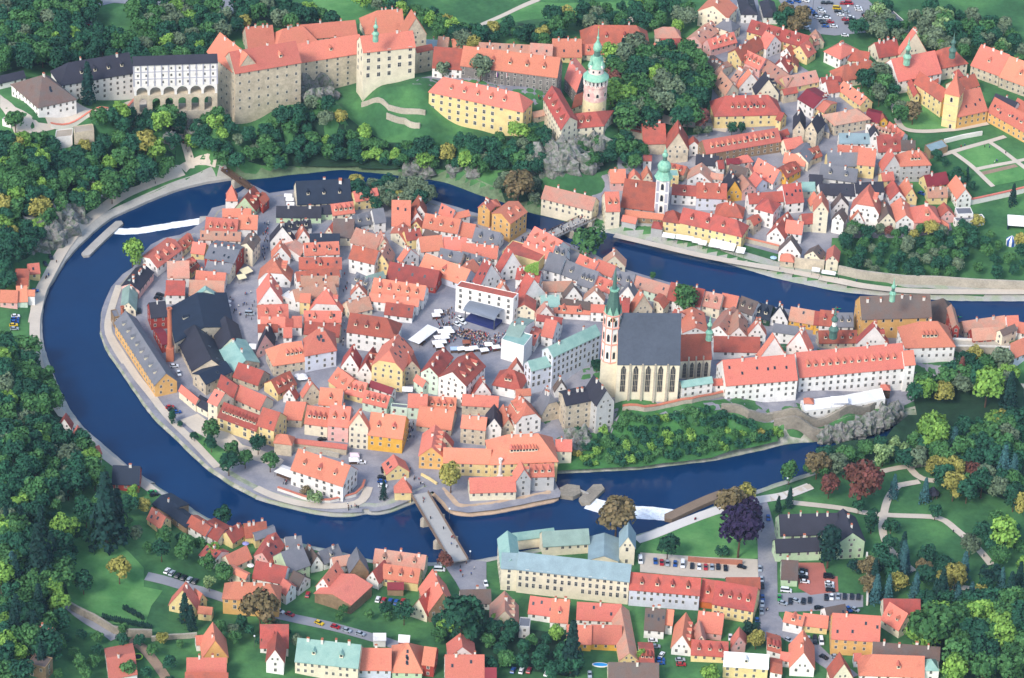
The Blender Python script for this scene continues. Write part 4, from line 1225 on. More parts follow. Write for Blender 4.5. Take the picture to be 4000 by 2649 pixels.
def build_towers():
    COP = mat('verdigris_copper', rgb('8fbfa6'), .7, .25, 1.2, hue=rgb('6fa48f'), coarse=.4); YEL = mat('painted_yellow_plaster', rgb('cfc39a'), .9, .3, .7); PNK = mat('painted_pink_plaster', rgb('d4aaa4'), .9, .25, .6, hue=rgb('dcc9bc'), coarse=.35)
    WHT = wallm('w'); DK = mat('dark_copper', rgb('4f6f66'), .6, .25, 1.0); GOLD = mat('gilding', rgb('c9a24a'), .4, .1)
    # round castle tower
    x, y, z = pt('A', 1702, 1085); t = thing('castle_tower', 'round castle tower with painted pink band, arcade gallery and green copper spire', 'tower', (x, y, z))
    lathe_part(t, 'shaft', [(6.6, -4), (6.4, 0), (6.2, 11.6), (6.3, 12)], YEL); lathe_part(t, 'painted_band', [(6.15, 11.8), (6.1, 20), (6.5, 20.3), (6.5, 21)], PNK)
    mb = MB(); mb.lathe([(5.3, 20.8), (5.3, 24.6)], 24, 0)
    for k in range(16): a = 2*math.pi*k/16; mb.tube((6.2*math.cos(a), 6.2*math.sin(a), 21), (6.2*math.cos(a), 6.2*math.sin(a), 24.6), .28, 6, 0)
    for k in range(16): a = 2*math.pi*(k+.5)/16; mb.box(5.42*math.cos(a)-.3, 5.42*math.cos(a)+.3, 5.42*math.sin(a)-.3, 5.42*math.sin(a)+.3, 21.6, 23.6, 1)
    obj('arcade_gallery', mb.me('arcade_gallery', [WHT, GLASS]), t)
    lathe_part(t, 'gallery_roof', [(6.9, 24.4), (6.8, 24.9), (4.3, 27.4)], COP); lathe_part(t, 'upper_drum', [(4.2, 27.2), (4.1, 31)], mat('pink_white_plaster', rgb('dccac4'), .9, .15))
    lathe_part(t, 'copper_dome', [(4.6, 30.8), (4.3, 31.6), (3.4, 33.5), (2.6, 36), (2.3, 37)], COP); lathe_part(t, 'lantern', [(1.7, 36.8), (1.7, 40.5)], DK, 8)
    lathe_part(t, 'spire', [(2.2, 40.4), (2.4, 41.4), (2.1, 43), (1.0, 45), (.5, 46.5), (.8, 47.5), (.35, 48.5), (.1, 53)], COP); lathe_part(t, 'finial', [(.1, 53), (.35, 53.6), (.1, 54.3)], GOLD, 8)
    ring_windows(t, 6.15, 15, 8, WARCH, .2, 1.3); ring_windows(t, 4.15, 28.4, 8, WARCH, .4, .9); ring_windows(t, 6.32, 7, 5, WIN, .5, .7)
    for k in range(4):
        a = math.pi/4+k*math.pi/2; mb = MB(); mb.lathe([(.8, 30.8), (.8, 33)], 8, 0, (3.9*math.cos(a), 3.9*math.sin(a))); mb.lathe([(1.0, 32.9), (.6, 34), (.05, 35.6)], 8, 1, (3.9*math.cos(a), 3.9*math.sin(a))); obj('corner_turret', mb.me('corner_turret', [WHT, COP]), t)
    # slender white tower of the former church by the bridge
    x, y, z = pt('D', 540, 1205); t = thing('white_church_tower', 'slender white square church tower with light green onion spire near the river', 'tower', (x, y, z), math.radians(-8))
    mb = MB(); mb.box(-3.4, 3.4, -3.4, 3.4, -3, 22.5, 0); obj('shaft', mb.me('shaft', [WHT]), t)
    mb = MB()
    for s in (-1, 1):
        for z0, z1 in ((2.5, 8.0), (9, 14.5), (15.5, 21.3)):
            mb.box(s*2.3-.7, s*2.3+.7, -3.44, -3.36, z0, z1, 0); mb.box(3.36, 3.44, s*2.3-.7, s*2.3+.7, z0, z1, 0); mb.box(-3.44, -3.36, s*2.3-.7, s*2.3+.7, z0, z1, 0)
    obj('grey_panels', mb.me('grey_panels', [mat('grey_panel_plaster', rgb('a9a9b4'), .9, .1)]), t)
    for z0 in (3.3, 9.8, 16.5):
        obj('window', WARCH, t, (0, -3.4, z0), 0, (1.5, 1, 2.4)); obj('window', WARCH, t, (3.4, 0, z0), math.pi/2, (1.5, 1, 2.4)); obj('window', WARCH, t, (-3.4, 0, z0), -math.pi/2, (1.5, 1, 2.4))
    lathe_part(t, 'copper_skirt', [(5.0, 22.4), (4.4, 23.2), (3.4, 25.2), (3.0, 26.2)], COP, 8)
    lathe_part(t, 'onion_dome', [(2.6, 26), (3.5, 27.6), (3.6, 29), (2.9, 30.6), (1.7, 31.6), (1.4, 32.2)], COP, 12); lathe_part(t, 'lantern', [(1.1, 32), (1.1, 34.8)], DK, 8)
    lathe_part(t, 'spire', [(1.5, 34.7), (1.6, 35.5), (.8, 36.8), (.9, 37.6), (.3, 38.4), (.06, 40.5)], COP, 10)
    # parish church
    row('', 'P', '''
p 1815 522 2533 526 574 440 c e z2.2B | big gothic church with steep dark grey-blue roof and tall pointed windows ; church ; gothic_church
+@Q p 175 485 530 467 285 235 c r z1.6B''')
    ch = HOUSES[-1]; o3 = np.array(ch.location)
    rm = mat('dark_metal_roofing', rgb('4b525f'), .6, .22, .7, coarse=.1)
    for o in ch.children:
        if o.name.startswith('roof'):
            if o.data.materials[0].name.startswith('blue-green'): o.data.materials[0] = rm
    gm = MB(); W_, H_ = 1.9, 13.5
    gm.add([(-W_/2-.25, -.06, -.3), (W_/2+.25, -.06, -.3), (W_/2+.25, -.06, H_-2), (0, -.06, H_+.5), (-W_/2-.25, -.06, H_-2)], [[0, 1, 2, 3, 4]], 0)
    gm.add([(-W_/2, -.1, 0), (W_/2, -.1, 0), (W_/2, -.1, H_-2), (W_/4, -.1, H_-.8), (0, -.1, H_), (-W_/4, -.1, H_-.8), (-W_/2, -.1, H_-2)], [list(range(7))], 1)
    for xx in (-.32, .32): gm.box(xx-.06, xx+.06, -.16, -.1, 0, H_-1.2, 0)
    for zz in (3, 6, 9): gm.box(-W_/2, W_/2, -.15, -.1, zz-.07, zz+.07, 0)
    GW = gm.me('gothic_window', [mat('window_stone', rgb('b9ad98'), .9, .1), GLASS]); GW2 = GW
    bm_ = MB(); bm_.box(-.5, .5, -1.1, .1, -12, 6.8, 0); bm_.box(-.42, .42, -.7, .1, 6.8, 11, 0); BUT = bm_.me('buttress', [STONE])
    def along(c, a, b, n, zpx, name, me, z, sc=1, off=0.0):
        for k in range(n):
            f = (k+.5)/n; px = cx(c, a[0]+(b[0]-a[0])*f, a[1]+(b[1]-a[1])*f); X, Y = unproj(*px, z)
            e = np.array(unproj(*cx(c, *b), z))-np.array(unproj(*cx(c, *a), z)); rz = math.atan2(e[1], e[0])
            obj(name, me, ch, (X-o3[0]+off*e[1]/np.hypot(*e), Y-o3[1]-off*e[0]/np.hypot(*e), z-zpx-o3[2]), rz, sc)
    zz = [v.co.z for o in ch.children if o.name.startswith('wall') for v in o.data.vertices]
    wl = [o for o in ch.children if o.name.startswith('wall')]
    za = max(v.co.z for v in wl[0].data.vertices[:8])+o3[2]; zb = max(v.co.z for v in wl[1].data.vertices[:8])+o3[2]
    along('P', (1815, 522), (2533, 526), 5, 16.2, 'gothic_window', GW, za, (1.1, 1, 1.08), .02)
    along('P', (1890, 522), (2470, 526), 4, 11.5, 'buttress', BUT, za, 1.0)
    along('Q', (185, 485), (520, 467), 4, 10.5, 'gothic_window', GW, zb, (.8, 1, .62), .02)
    along('Q', (225, 485), (480, 467), 3, 7.5, 'buttress', BUT, zb, .8)
    x, y, z = pt('P', 1700, 880); t = thing('church_tower', 'white and salmon octagonal church tower with clock and needle spire of dark green copper', 'tower', (x, y, z))
    SAL = mat('salmon_plaster', rgb('d99a8a'), .9, .15)
    mb = MB(); mb.box(-4.2, 4.2, -4.2, 4.2, -4, 19.5, 0); obj('square_base', mb.me('square_base', [wallm('c')]), t)
    lathe_part(t, 'octagon_shaft', [(4.3, 19.4), (4.2, 30), (4.0, 45.5)], WHT, 8)
    mb = MB()
    for zc in (19.5, 29.5, 38.5, 45.2): mb.lathe([(4.5, zc), (4.6, zc+.4), (4.4, zc+.8)], 8)
    for k in range(8): a = 2*math.pi*k/8; mb.tube((4.25*math.cos(a), 4.25*math.sin(a), 20), (4.05*math.cos(a), 4.05*math.sin(a), 45), .28, 5, 0)
    obj('corner_strips', mb.me('corner_strips', [SAL]), t)
    for zc, s in ((22, 1.25), (31.5, 1.35), (40, 1.1)): ring_windows(t, 3.98, zc, 8, WARCH, math.pi/8, (s, 1, s*2.0))
    mb = MB(); mb.lathe([(1.25, 0), (1.25, .15)], 20, 0); mb.lathe([(1.05, .15), (1.05, .18)], 20, 1); mb.box(-.06, .06, 0, .8, .18, .22, 0); mb.box(0, .6, -.06, .06, .18, .22, 0)
    ck = obj('clock', mb.me('clock', [GOLD, mat('clock_face', rgb('22262c'), .5)]), t, (0, -3.85, 43.7)); ck.rotation_euler = (math.pi/2, 0, 0)
    mb = MB()
    for k in range(8):
        a = 2*math.pi*(k+.5)/8; mb.add([(4.2*math.cos(a-.36), 4.2*math.sin(a-.36), 45.8), (4.2*math.cos(a+.36), 4.2*math.sin(a+.36), 45.8), (3.9*math.cos(a), 3.9*math.sin(a), 50.5)], [[0, 1, 2]], 0)
    mb.lathe([(4.0, 45.8), (2.9, 51), (2.0, 57), (1.7, 58)], 8, 1); mb.lathe([(2.3, 57.8), (2.3, 58.6)], 8, 2); mb.lathe([(1.3, 58.5), (.5, 66), (.08, 71)], 8, 1)
    obj('spire', mb.me('spire', [COP, DK, COP]), t); lathe_part(t, 'finial', [(.08, 71), (.35, 71.5), (.08, 72.2)], GOLD, 8)
    # yellow monastery tower
    x, y, z = pt('C', 1490, 1480); t = thing('monastery_tower', 'square yellow monastery tower with faded orange pyramid spire above the lawn', 'tower', (x, y, z), math.radians(-22))
    mb = MB(); mb.box(-4.0, 4.0, 0, 8.0, -4, 20.5, 0); mb.box(-4.15, 4.15, -.15, 8.15, 4.5, 4.8, 1); mb.box(-4.15, 4.15, -.15, 8.15, 14, 14.3, 1); obj('shaft', mb.me('shaft', [wallm('y'), wallm('s')]), t)
    mb = MB(); mb.add([(-4.6, -.6, 20.3), (4.6, -.6, 20.3), (4.6, 8.6, 20.3), (-4.6, 8.6, 20.3), (-1.2, 2.8, 28), (1.2, 2.8, 28), (1.2, 5.2, 28), (-1.2, 5.2, 28), (0, 4, 34)], [[0, 1, 5, 4], [1, 2, 6, 5], [2, 3, 7, 6], [3, 0, 4, 7], [4, 5, 8], [5, 6, 8], [6, 7, 8], [7, 4, 8], [3, 2, 1, 0]]); obj('spire', mb.me('spire', [roofm('o')]), t)
    for xx in (0,): obj('window', WARCH, t, (xx, 0, 16), 0, (1.3, 1, 1.8)); obj('window', WARCH, t, (4, 4, 16), math.pi/2, (1.3, 1, 1.8)); obj('window', WARCH, t, (-4, 4, 16), -math.pi/2, (1.3, 1, 1.8)); obj('window', WIN, t, (xx, 0, 7), 0, .8); obj('door', WARCH, t, (1, 0, .2), 0, (1.2, 1, 1.5))
    # chimneys of the brewery and others
    def stack(c, x, yb, yt, r, label, m=BRICK):
        X, Y, z = pt(c, x, yb); h = (yb-yt)/CR[c][2]/ppz(X, Y, z); t = thing('factory_chimney', label, 'chimney', (X, Y, z)); mb = MB(); mb.box(-r*1.5, r*1.5, -r*1.5, r*1.5, -2, h*.25); obj('plinth', mb.me('plinth', [m]), t)
        lathe_part(t, 'shaft', [(r*1.1, h*.2), (r*.8, h-.8), (r*1.1, h-.7), (r*1.15, h), (r*.6, h), (r*.55, h-1.5)], m, 12)
    stack('I', 1080, 1500, 905, 1.2, 'tall round brick factory chimney beside the brewery hall'); stack('I', 530, 1060, 880, .9, 'short red brick chimney at the malt house gable'); stack('T', 595, 460, 325, .9, 'slim cream brick chimney behind the low riverside house', CHIM)
    X, Y, z = pt('G', 1785, 500); mb = MB(); mb.box(-.7, .7, -.7, .7, -6, 11, 0); mb.box(-.85, .85, -.85, .85, 11, 11.8, 1); t = thing('mill_chimney', 'tall square white chimney with red top on the river mill', 'chimney', (X, Y, z+2)); obj('shaft', mb.me('shaft', [WHT, BRICK]), t)
    turret('C', 1015, 690, 28, 1.5, DK, COP, 'light green copper onion turret on the monastery nave roof', 'onion_turret'); turret('C', 1540, 610, 28, 1.4, DK, DK, 'black onion turret with gilt ball on the monastery choir roof', 'onion_turret')
    turret('m', 1580, 335, 62, 1.2, DK, COP, 'tiny green copper turret on the castle chapel roof', 'roof_turret'); turret('M', 848, 815, 36, 1.1, DK, COP, 'tiny green lantern turret on the ridge of the armoury', 'roof_turret')
    turret('M', 165, 1240, 22, 1.6, WHT, DK, 'white turret with dark onion cap on a red college roof', 'roof_turret'); turret('L', 1095, 1265, 34, 1.2, DK, COP, 'tiny green turret on the ridge of the church choir', 'roof_turret')
def arcade(mb, L, z0, z1, n, pier, depth, top, i=0, y0=0):
    """wall from x=0..L with n open arches whose crowns reach TOP"""
    bw = (L-pier*(n+1))/n; r = bw/2; spring = max(z0+.3, top-r)
    for k in range(n+1): x = k*(bw+pier); mb.box(x, x+pier, y0, y0+depth, z0, z1, i)
    for k in range(n):
        xa = pier+k*(bw+pier); xb = xa+bw; arc = [(xb-r-r*math.cos(t), spring+(top-spring)*math.sin(t)) for t in np.linspace(0, math.pi, 11)]
        poly = arc+[(xb, z1), (xa, z1)]; m = len(poly)
        V = [(x, y0, z) for x, z in poly]+[(x, y0+depth, z) for x, z in poly]
        mb.add(V, [list(range(m))[::-1], list(range(m, 2*m))]+[[j, (j+1) % m, m+(j+1) % m, m+j] for j in range(m)], i)
def frame_of(c, a, b, z):
    A = np.array(unproj(*cx(c, *a), z)); B = np.array(unproj(*cx(c, *b), z)); e = B-A; return A, np.hypot(*e), math.atan2(e[1], e[0])
def build_bridges():
    # cloak bridge
    A, L, rz = frame_of('l', (1235, 606), (2008, 580), 54.0); t = thing('cloak_bridge', 'white three storey covered castle bridge on tall stone arches over the gorge', 'bridge', (A[0], A[1], 0), rz)
    mb = MB(); mb.box(0, L, 0, 8, 41.5, 54.0, 0); mb.box(0, L, -.15, 8, 45.5, 45.9, 1); mb.box(0, L, -.15, 8, 49.6, 50.0, 1)
    for k in range(13): mb.box(k*L/12-.35, k*L/12+.35, -.2, 0, 41.5, 54, 1)
    obj('white_gallery', mb.me('white_gallery', [wallm('w'), mat('grey_trim', rgb('a6a6b2'), .9, .1)]), t)
    for r in range(3):
        for k in range(10): obj('window', WIN, t, ((k+.5)*L/10, 0, 43.0+r*4.0), 0, .9)
    mb = MB(); mb.add([(-.4, -.6, 53.9), (L+.4, -.6, 53.9), (L+.4, 8.6, 53.9), (-.4, 8.6, 53.9), (-.4, 4, 57.2), (L+.4, 4, 57.2)], [[0, 1, 5, 4], [2, 3, 4, 5], [1, 2, 5], [3, 0, 4], [3, 2, 1, 0]]); obj('roof', mb.me('roof', [roofm('k')]), t)
    mb = MB(); arcade(mb, L, 36.0, 41.5, 6, 1.2, 8, 40.8); obj('open_arcade', mb.me('open_arcade', [wallm('w')]), t)
    mb = MB(); mb.box(0, L, 0, 8, 35.3, 36.0); arcade(mb, L, 26.0, 35.3, 6, 2.6, 8, 34.2); obj('upper_arches', mb.me('upper_arches', [wallm('s')]), t)
    mb = MB(); mb.box(0, L, -.3, 8.3, 25.2, 26.0); arcade(mb, L, 8.0, 25.2, 4, 5.2, 8.3, 22.5, 0, -.3); obj('lower_arches', mb.me('lower_arches', [STONE]), t)
    # arched bridge from castle to gate house
    A, L, rz = frame_of('D', (-30, 170), (365, 265), 17); t = thing('moat_bridge', 'pale stone bridge with one dark arch and red tiled parapet beside gate house', 'bridge', (A[0], A[1], 0), rz)
    mb = MB(); arcade(mb, L, 0, 16.4, 1, L*.28, 4.5, 12.5); obj('arch', mb.me('arch', [STONE]), t); mb = MB(); mb.prism([(0, -.4), (L, -.4), (L, 1.2), (0, 1.2)], 16.4, 17.1); mb.prism([(0, 3.6), (L, 3.6), (L, 4.9), (0, 4.9)], 16.4, 17.1); obj('parapet', mb.me('parapet', [roofm('r')]), t)
    # eastern stone viaduct road
    A, L, rz = frame_of('R', (1560, 330), (2210, 345), 14.5); t = thing('stone_viaduct', 'rough stone viaduct with dark arches carrying a lane at the river neck', 'bridge', (A[0], A[1], 0), rz)
    mb = MB(); arcade(mb, L, 0, 14.2, 3, L*.17, 6, 10.5); obj('arches', mb.me('arches', [STONE]), t); mb = MB(); mb.box(0, L, 5.5, 6.2, 14.2, 15.2); mb.box(0, L, -.2, .3, 14.2, 15.0); obj('parapet', mb.me('parapet', [CHIM]), t)
    def bridge(name, label, P0, P1, z, w, deckm, railm, piers, pm, posts):
        a = np.array(unproj(*P0, z)); b = np.array(unproj(*P1, z)); e = b-a; L = np.hypot(*e); rz = math.atan2(e[1], e[0]); t = thing(name, label, 'bridge', (a[0], a[1], z), rz)
        mb = MB(); mb.box(0, L, -w/2, w/2, -.7, 0); obj('deck', mb.me('deck', [deckm]), t)
        for s in (-1, 1):
            mb = MB(); y = s*(w/2-.15); mb.box(0, L, y-.09, y+.09, .95, 1.1); mb.box(0, L, y-.06, y+.06, .45, .55)
            n = int(L/2.2)
            for k in range(n+1): x = k*L/n; mb.box(x-.09, x+.09, y-.09, y+.09, -.3, 1.1)
            if posts: mb.box(0, L, y-.35, y+.35, -.6, .25)
            obj('railing', mb.me('railing', [railm]), t)
        for f in piers:
            mb = MB(); x = f*L; pr = [(x-1.0, -w/2-.5), (x, -w/2-1.8), (x+1.0, -w/2-.5), (x+1.0, w/2+.5), (x, w/2+1.8), (x-1.0, w/2+.5)]; mb.prism(pr, -z-2.5, -.7); obj('pier', mb.me('pier', [pm]), t)
        return t
    DK = mat('bridge_asphalt', rgb('a3a09b'), .9, .1, .6)
    bridge('road_bridge', 'straight grey road bridge with lattice railings crossing the river to lower square', (1640, 1928), (1795, 2190), 5.2, 8.2, DK, mat('rusty_railing', rgb('7d6a5c'), .7, .2), (.33, .66), STONE, True)
    bridge('foot_bridge', 'busy pale bridge full of walkers at the riverside hotel', (2135, 926), (2312, 842), 4.6, 6.5, DK, WOOD, (.45, .85), STONE, False)
    bridge('wooden_foot_bridge', 'narrow wooden footbridge with plank railings below the castle', (845, 640), (978, 733), 5.4, 3.4, WOOD, WOOD, (.6,), STONE, False)
    # weirs, piers
    FOAM = mat('white_foam', rgb('e6eaee'), .8, .35, 1.6, coarse=.5)
    def weir(pts, w, label):
        P = [np.array(unproj(*cx('z', *p), .3)) for p in pts]; V, Fc, Q = ribbon(P, w, 0, 1.5)
        V = []; rows = []
        T = np.gradient(Q, axis=0); T /= np.hypot(T[:, 0], T[:, 1])[:, None]; Nn = np.column_stack([-T[:, 1], T[:, 0]])
        for k in range(len(Q)):
            for j in range(6): q = Q[k]+Nn[k]*w*(j/5-.5)+RNG.uniform(-.25, .25, 2); V.append((q[0], q[1], .04+.5*(j/5)+random.uniform(0, .12) if j else .02))
        Fc = [[k*6+j+1, k*6+j, (k+1)*6+j, (k+1)*6+j+1] for k in range(len(Q)-1) for j in range(5)]
        return struct('weir_foam', mesh('weir_foam', V, Fc, FOAM))
    weir([(446, 902), (489, 906), (560, 900), (633, 887), (715, 874), (794, 862)], 5.0, ''); weir([(2298, 1964), (2380, 1990), (2470, 2000), (2560, 2006), (2632, 2016)], 9.0, '')
    RIP = mat('churned_water', rgb('5d7f9c'), .5, .5, 1.2, coarse=.3)
    def slab(name, label, c, fl, w, h, m):
        P = [np.array(unproj(*p, h)) for p in cpl(c, *fl)]; _, _, Q = ribbon(P, w, 0, 2.0)
        T = np.gradient(Q, axis=0); T /= np.hypot(T[:, 0], T[:, 1])[:, None]; Nn = np.column_stack([-T[:, 1], T[:, 0]]); poly = [tuple(q+n*w/2) for q, n in zip(Q, Nn)]
        poly = [tuple(Q[0]-T[0]*w*.4)]+[tuple(q-n*w/2) for q, n in zip(Q, Nn)]+[tuple(Q[-1]+T[-1]*w*.4)]+poly[::-1]
        mb = MB(); mb.prism(poly, -2, h); o = obj(name, mb.me(name, [m])); tag(o, label, 'pier'); return o
    CON = mat('pier_concrete', rgb('a5a098'), .95, .25)
    slab('weir_pier', 'long pale concrete pier beside the boat chute, west weir', 'F', (790, 930, 900, 820, 1040, 690, 1105, 635), 4.5, 1.3, CON); slab('weir_pier', 'round concrete weir abutment by the orange roofs, west weir', 'F', (1885, 600, 1905, 610), 7, 1.8, CON)
    slab('weir_pier', 'detached slanting stone pier in the middle of the south weir', 'T', (1155, 600, 1250, 508), 6, 1.8, DSTONE); slab('weir_pier', 'triangular stone abutment next to the scaffolded house', 'T', (1035, 545, 1085, 520), 9, 2.2, DSTONE)
    slab('weir_pier', 'long brown stone wall at the right end of south weir', 'Y', (165, 178, 300, 115, 400, 70, 480, 40), 5, 2.0, mat('brown_stone', rgb('7d6c5c'), .95, .3)); slab('weir_beam', 'thin pale beam joining the two south weir piers', 'T', (1100, 520, 1178, 553), 1.2, 1.9, CON)
def stone_wall(label, c, fl, h, m, cap=None, w=.8, name='stone_wall'):
    P = [np.array(ground(*p)[:2]) for p in cpl(c, *fl)]; Q = [P[0]]
    for a, b in zip(P[:-1], P[1:]):
        n = max(1, int(np.hypot(*(b-a))/3)); Q += [a+(b-a)*k/n for k in range(1, n+1)]
    Q = np.array(Q); T = np.gradient(Q, axis=0); T /= np.maximum(np.hypot(T[:, 0], T[:, 1]), 1e-6)[:, None]; Nn = np.column_stack([-T[:, 1], T[:, 0]])
    def strip(w_, lo, hi, name_, mm, root):
        V = []
        for q, n in zip(Q, Nn):
            g = ter(*q); a, b = q+n*w_/2, q-n*w_/2; V += [(a[0], a[1], g+lo), (b[0], b[1], g+lo), (b[0], b[1], g+hi), (a[0], a[1], g+hi)]
        Fc = [[k*4+j, k*4+(j+1) % 4, (k+1)*4+(j+1) % 4, (k+1)*4+j] for k in range(len(Q)-1) for j in range(4)]+[[3, 2, 1, 0], [len(V)-4, len(V)-3, len(V)-2, len(V)-1]]
        return obj(name_, mesh(name_, V, Fc, mm), root)
    if cap is None: return tag(strip(w, -4, h, name, m, None), label, 'wall')
    t = thing(name, label, 'wall', (0, 0, 0)); strip(w, -4, h, 'masonry', m, t); strip(w+.5, h, h+.35, 'tiled_coping', cap, t); return t
def build_walls():
    RT = roofm('o'); BR = mat('brick_wall', rgb('a8705c'), .9, .25)
    stone_wall('long stone wall with red coping below the dark roofed church', 'Q', (-500, 1075, -250, 1085, 0, 1045, 300, 990, 500, 950, 690, 905), 2.6, STONE, RT, 1.0)
    stone_wall('tall brown retaining wall under the white college terrace', 'Q', (640, 1080, 950, 1150, 1240, 1180, 1600, 1190, 2000, 1150, 2350, 1090, 2540, 1030), 4.0, DSTONE, None, 1.5, 'retaining_wall')
    stone_wall('lower stone retaining wall on the cliff with small arched openings', 'Q', (1250, 1240, 1700, 1330, 2100, 1330, 2300, 1230), 3.0, DSTONE, None, 1.5, 'retaining_wall')
    stone_wall('old rubble garden wall with buttresses along the gravel riverside road', 'M', (215, 565, 420, 610, 640, 640, 1000, 680, 1400, 690, 1800, 720, 2400, 745), 5.0, STONE, None, 1.0)
    stone_wall('white forecourt wall with red coping leading up to the covered bridge', 'l', (470, 1180, 750, 1130, 1000, 1040, 1250, 950, 1475, 865), 2.6, CHIM, RT)
    stone_wall('long white wall below the walled garden', 'E', (1560, 1110, 1770, 1090, 2000, 1040, 2180, 1000, 2420, 940), 3.2, CHIM, RT); stone_wall('white pergola wall at the upper garden edge', 'E', (1440, 385, 1660, 330, 1880, 290), 2.5, CHIM)
    stone_wall('curved white garden wall around the mansion on the river bend', 'S', (250, 935, 400, 985, 540, 1035, 700, 1080, 850, 1080, 1000, 1045, 1150, 1005, 1230, 930, 1255, 850), 1.8, CHIM, RT, .6, 'garden_wall')
    stone_wall('long grey retaining wall above the lane at bottom left', 'g', (470, 225, 620, 300, 750, 380, 860, 400, 1005, 405), 4.0, DSTONE, None, 1.0, 'retaining_wall'); stone_wall('stone wall along the winding lane at lower left', 'g', (1000, 430, 1150, 415, 1300, 405), 2.5, STONE)
    stone_wall('white wall between mansion lawn and dark park trees', 'Y', (1330, 410, 1336, 560, 1332, 700), 2.4, CHIM); stone_wall('red brick wall behind the school yard cars', 'Y', (280, 440, 420, 452, 600, 462), 2.6, BR)
    stone_wall('ruined terrace wall, upper one on the castle gardens', 'm', (1450, 985, 1700, 1010, 2040, 1060), 2.6, STONE); stone_wall('ruined terrace wall, middle one on the castle gardens', 'm', (1680, 1090, 1850, 1140, 1990, 1185), 3.0, STONE); stone_wall('ruined terrace wall, lowest and longest on the castle gardens', 'm', (1330, 1425, 1700, 1470, 2150, 1520), 2.4, STONE)
    stone_wall('old stone wall beside the riverside park with covered walkway', 'S', (430, 480, 700, 500, 960, 560), 2.5, STONE); stone_wall('yellow low wall beside the road bridge approach', 'S', (1910, 760, 2000, 810, 2090, 870), 1.2, wallm('y'))
    stone_wall('brown garden wall above the north promenade', 'L', (1480, 190, 1700, 240, 1900, 290), 2.6, STONE, RT); stone_wall('yellow grey courtyard wall with arched gate by the north promenade', 'L', (2075, 490, 2250, 510, 2420, 520), 6.0, wallm('s'))
    row('', 'Q', '''
F 1600 1090 2100 1030 -40 -120 105 w w L3 | white terrace building with parapet and cafe tables above the river cliff ; terrace ; cafe_terrace
+F 2100 1030 2540 945 -40 -120 105 w w L3''')
def boulder(c, x, y, r, seed, h=1.0):
    X, Y, z = pt(c, x, y); rs = np.random.default_rng(seed); V, Fc = [], []; n, m = 14, 9
    for i in range(m+1):
        for j in range(n):
            th = math.pi*i/m; ph = 2*math.pi*j/n; d = Vector((math.sin(th)*math.cos(ph), math.sin(th)*math.sin(ph), math.cos(th))); k = 1+.75*mnoise.noise(d*1.6+Vector((seed*3.1, 0, 0)))+.5*mnoise.noise(d*4.3+Vector((0, seed, 0)))+rs.uniform(-.1, .1)
            V.append((d.x*r*k, d.y*r*k*.8, d.z*r*k*h))
    for i in range(m):
        for j in range(n): Fc.append([i*n+j, (i+1)*n+j, (i+1)*n+(j+1) % n, i*n+(j+1) % n])
    return V, Fc, (X, Y, z)
def build_rocks():
    RK = mat('grey_cliff_rock', rgb('8b8885'), .95, .6, .7, hue=rgb('54604f'), coarse=.5, bump=.8)
    def crag(label, c, spots):
        mb = MB(); X0 = pt(c, spots[0][0], spots[0][1])
        for k, (x, y, r) in enumerate(spots):
            V, Fc, p = boulder(c, x, y, r, k+int(x), 1.2); mb.add([(v[0]+p[0]-X0[0], v[1]+p[1]-X0[1], v[2]+p[2]-X0[2]) for v in V], Fc)
        o = obj('rock_outcrop', mb.me('rock_outcrop', [RK]), None, X0); tag(o, label, 'rock')
    crag('grey cliff rocks above the promenade on the left bank, lower one', 'F', [(230, 760, 6), (330, 720, 7), (430, 800, 7), (330, 860, 6), (480, 840, 6), (560, 640, 7), (600, 720, 6), (560, 560, 5), (250, 880, 5), (520, 780, 6)])
    crag('grey cliff rocks above the promenade on the left bank, upper small one', 'F', [(860, 330, 5), (930, 350, 5), (900, 390, 4), (780, 290, 4), (700, 560, 4), (740, 600, 4)])
    crag('big grey rock face under the little castle and round tower', 'A', [(1250, 1500, 7), (1340, 1440, 8), (1450, 1470, 8), (1560, 1430, 8), (1660, 1400, 8), (1740, 1450, 7), (1430, 1560, 7), (1600, 1540, 7), (1150, 1560, 6), (1300, 1580, 6), (1700, 1540, 5)])
    crag('pale rock under the upper castle facade', 'm', [(900, 860, 6), (970, 880, 7), (1060, 850, 7), (1110, 930, 6), (1020, 960, 6), (850, 930, 6), (1180, 900, 4)])
    crag('dark river cliff under the white college terrace', 'R', [(100, 1360, 3.5), (200, 1345, 4), (300, 1330, 4), (400, 1300, 4), (500, 1270, 4.5), (600, 1230, 4.5), (700, 1180, 5), (800, 1120, 5), (320, 1370, 3.5), (480, 1320, 3.5), (640, 1260, 3.5), (60, 1390, 3), (880, 1120, 4.5), (850, 1070, 4), (760, 1200, 4)])
    crag('rock foot below the grey prelature', 'P', [(1330, 1420, 5), (1380, 1480, 5), (1420, 1400, 4), (1340, 1500, 4)])
    crag('rock beside the cloak bridge path', 'l', [(1800, 1210, 5), (1850, 1260, 5), (1770, 1270, 4), (1560, 1300, 4)])
    crag('pale rocks at the castle riverside, near mill', 'H', [(600, 60, 4), (680, 80, 4), (800, 80, 4), (1100, 80, 4), (1330, 90, 4)])
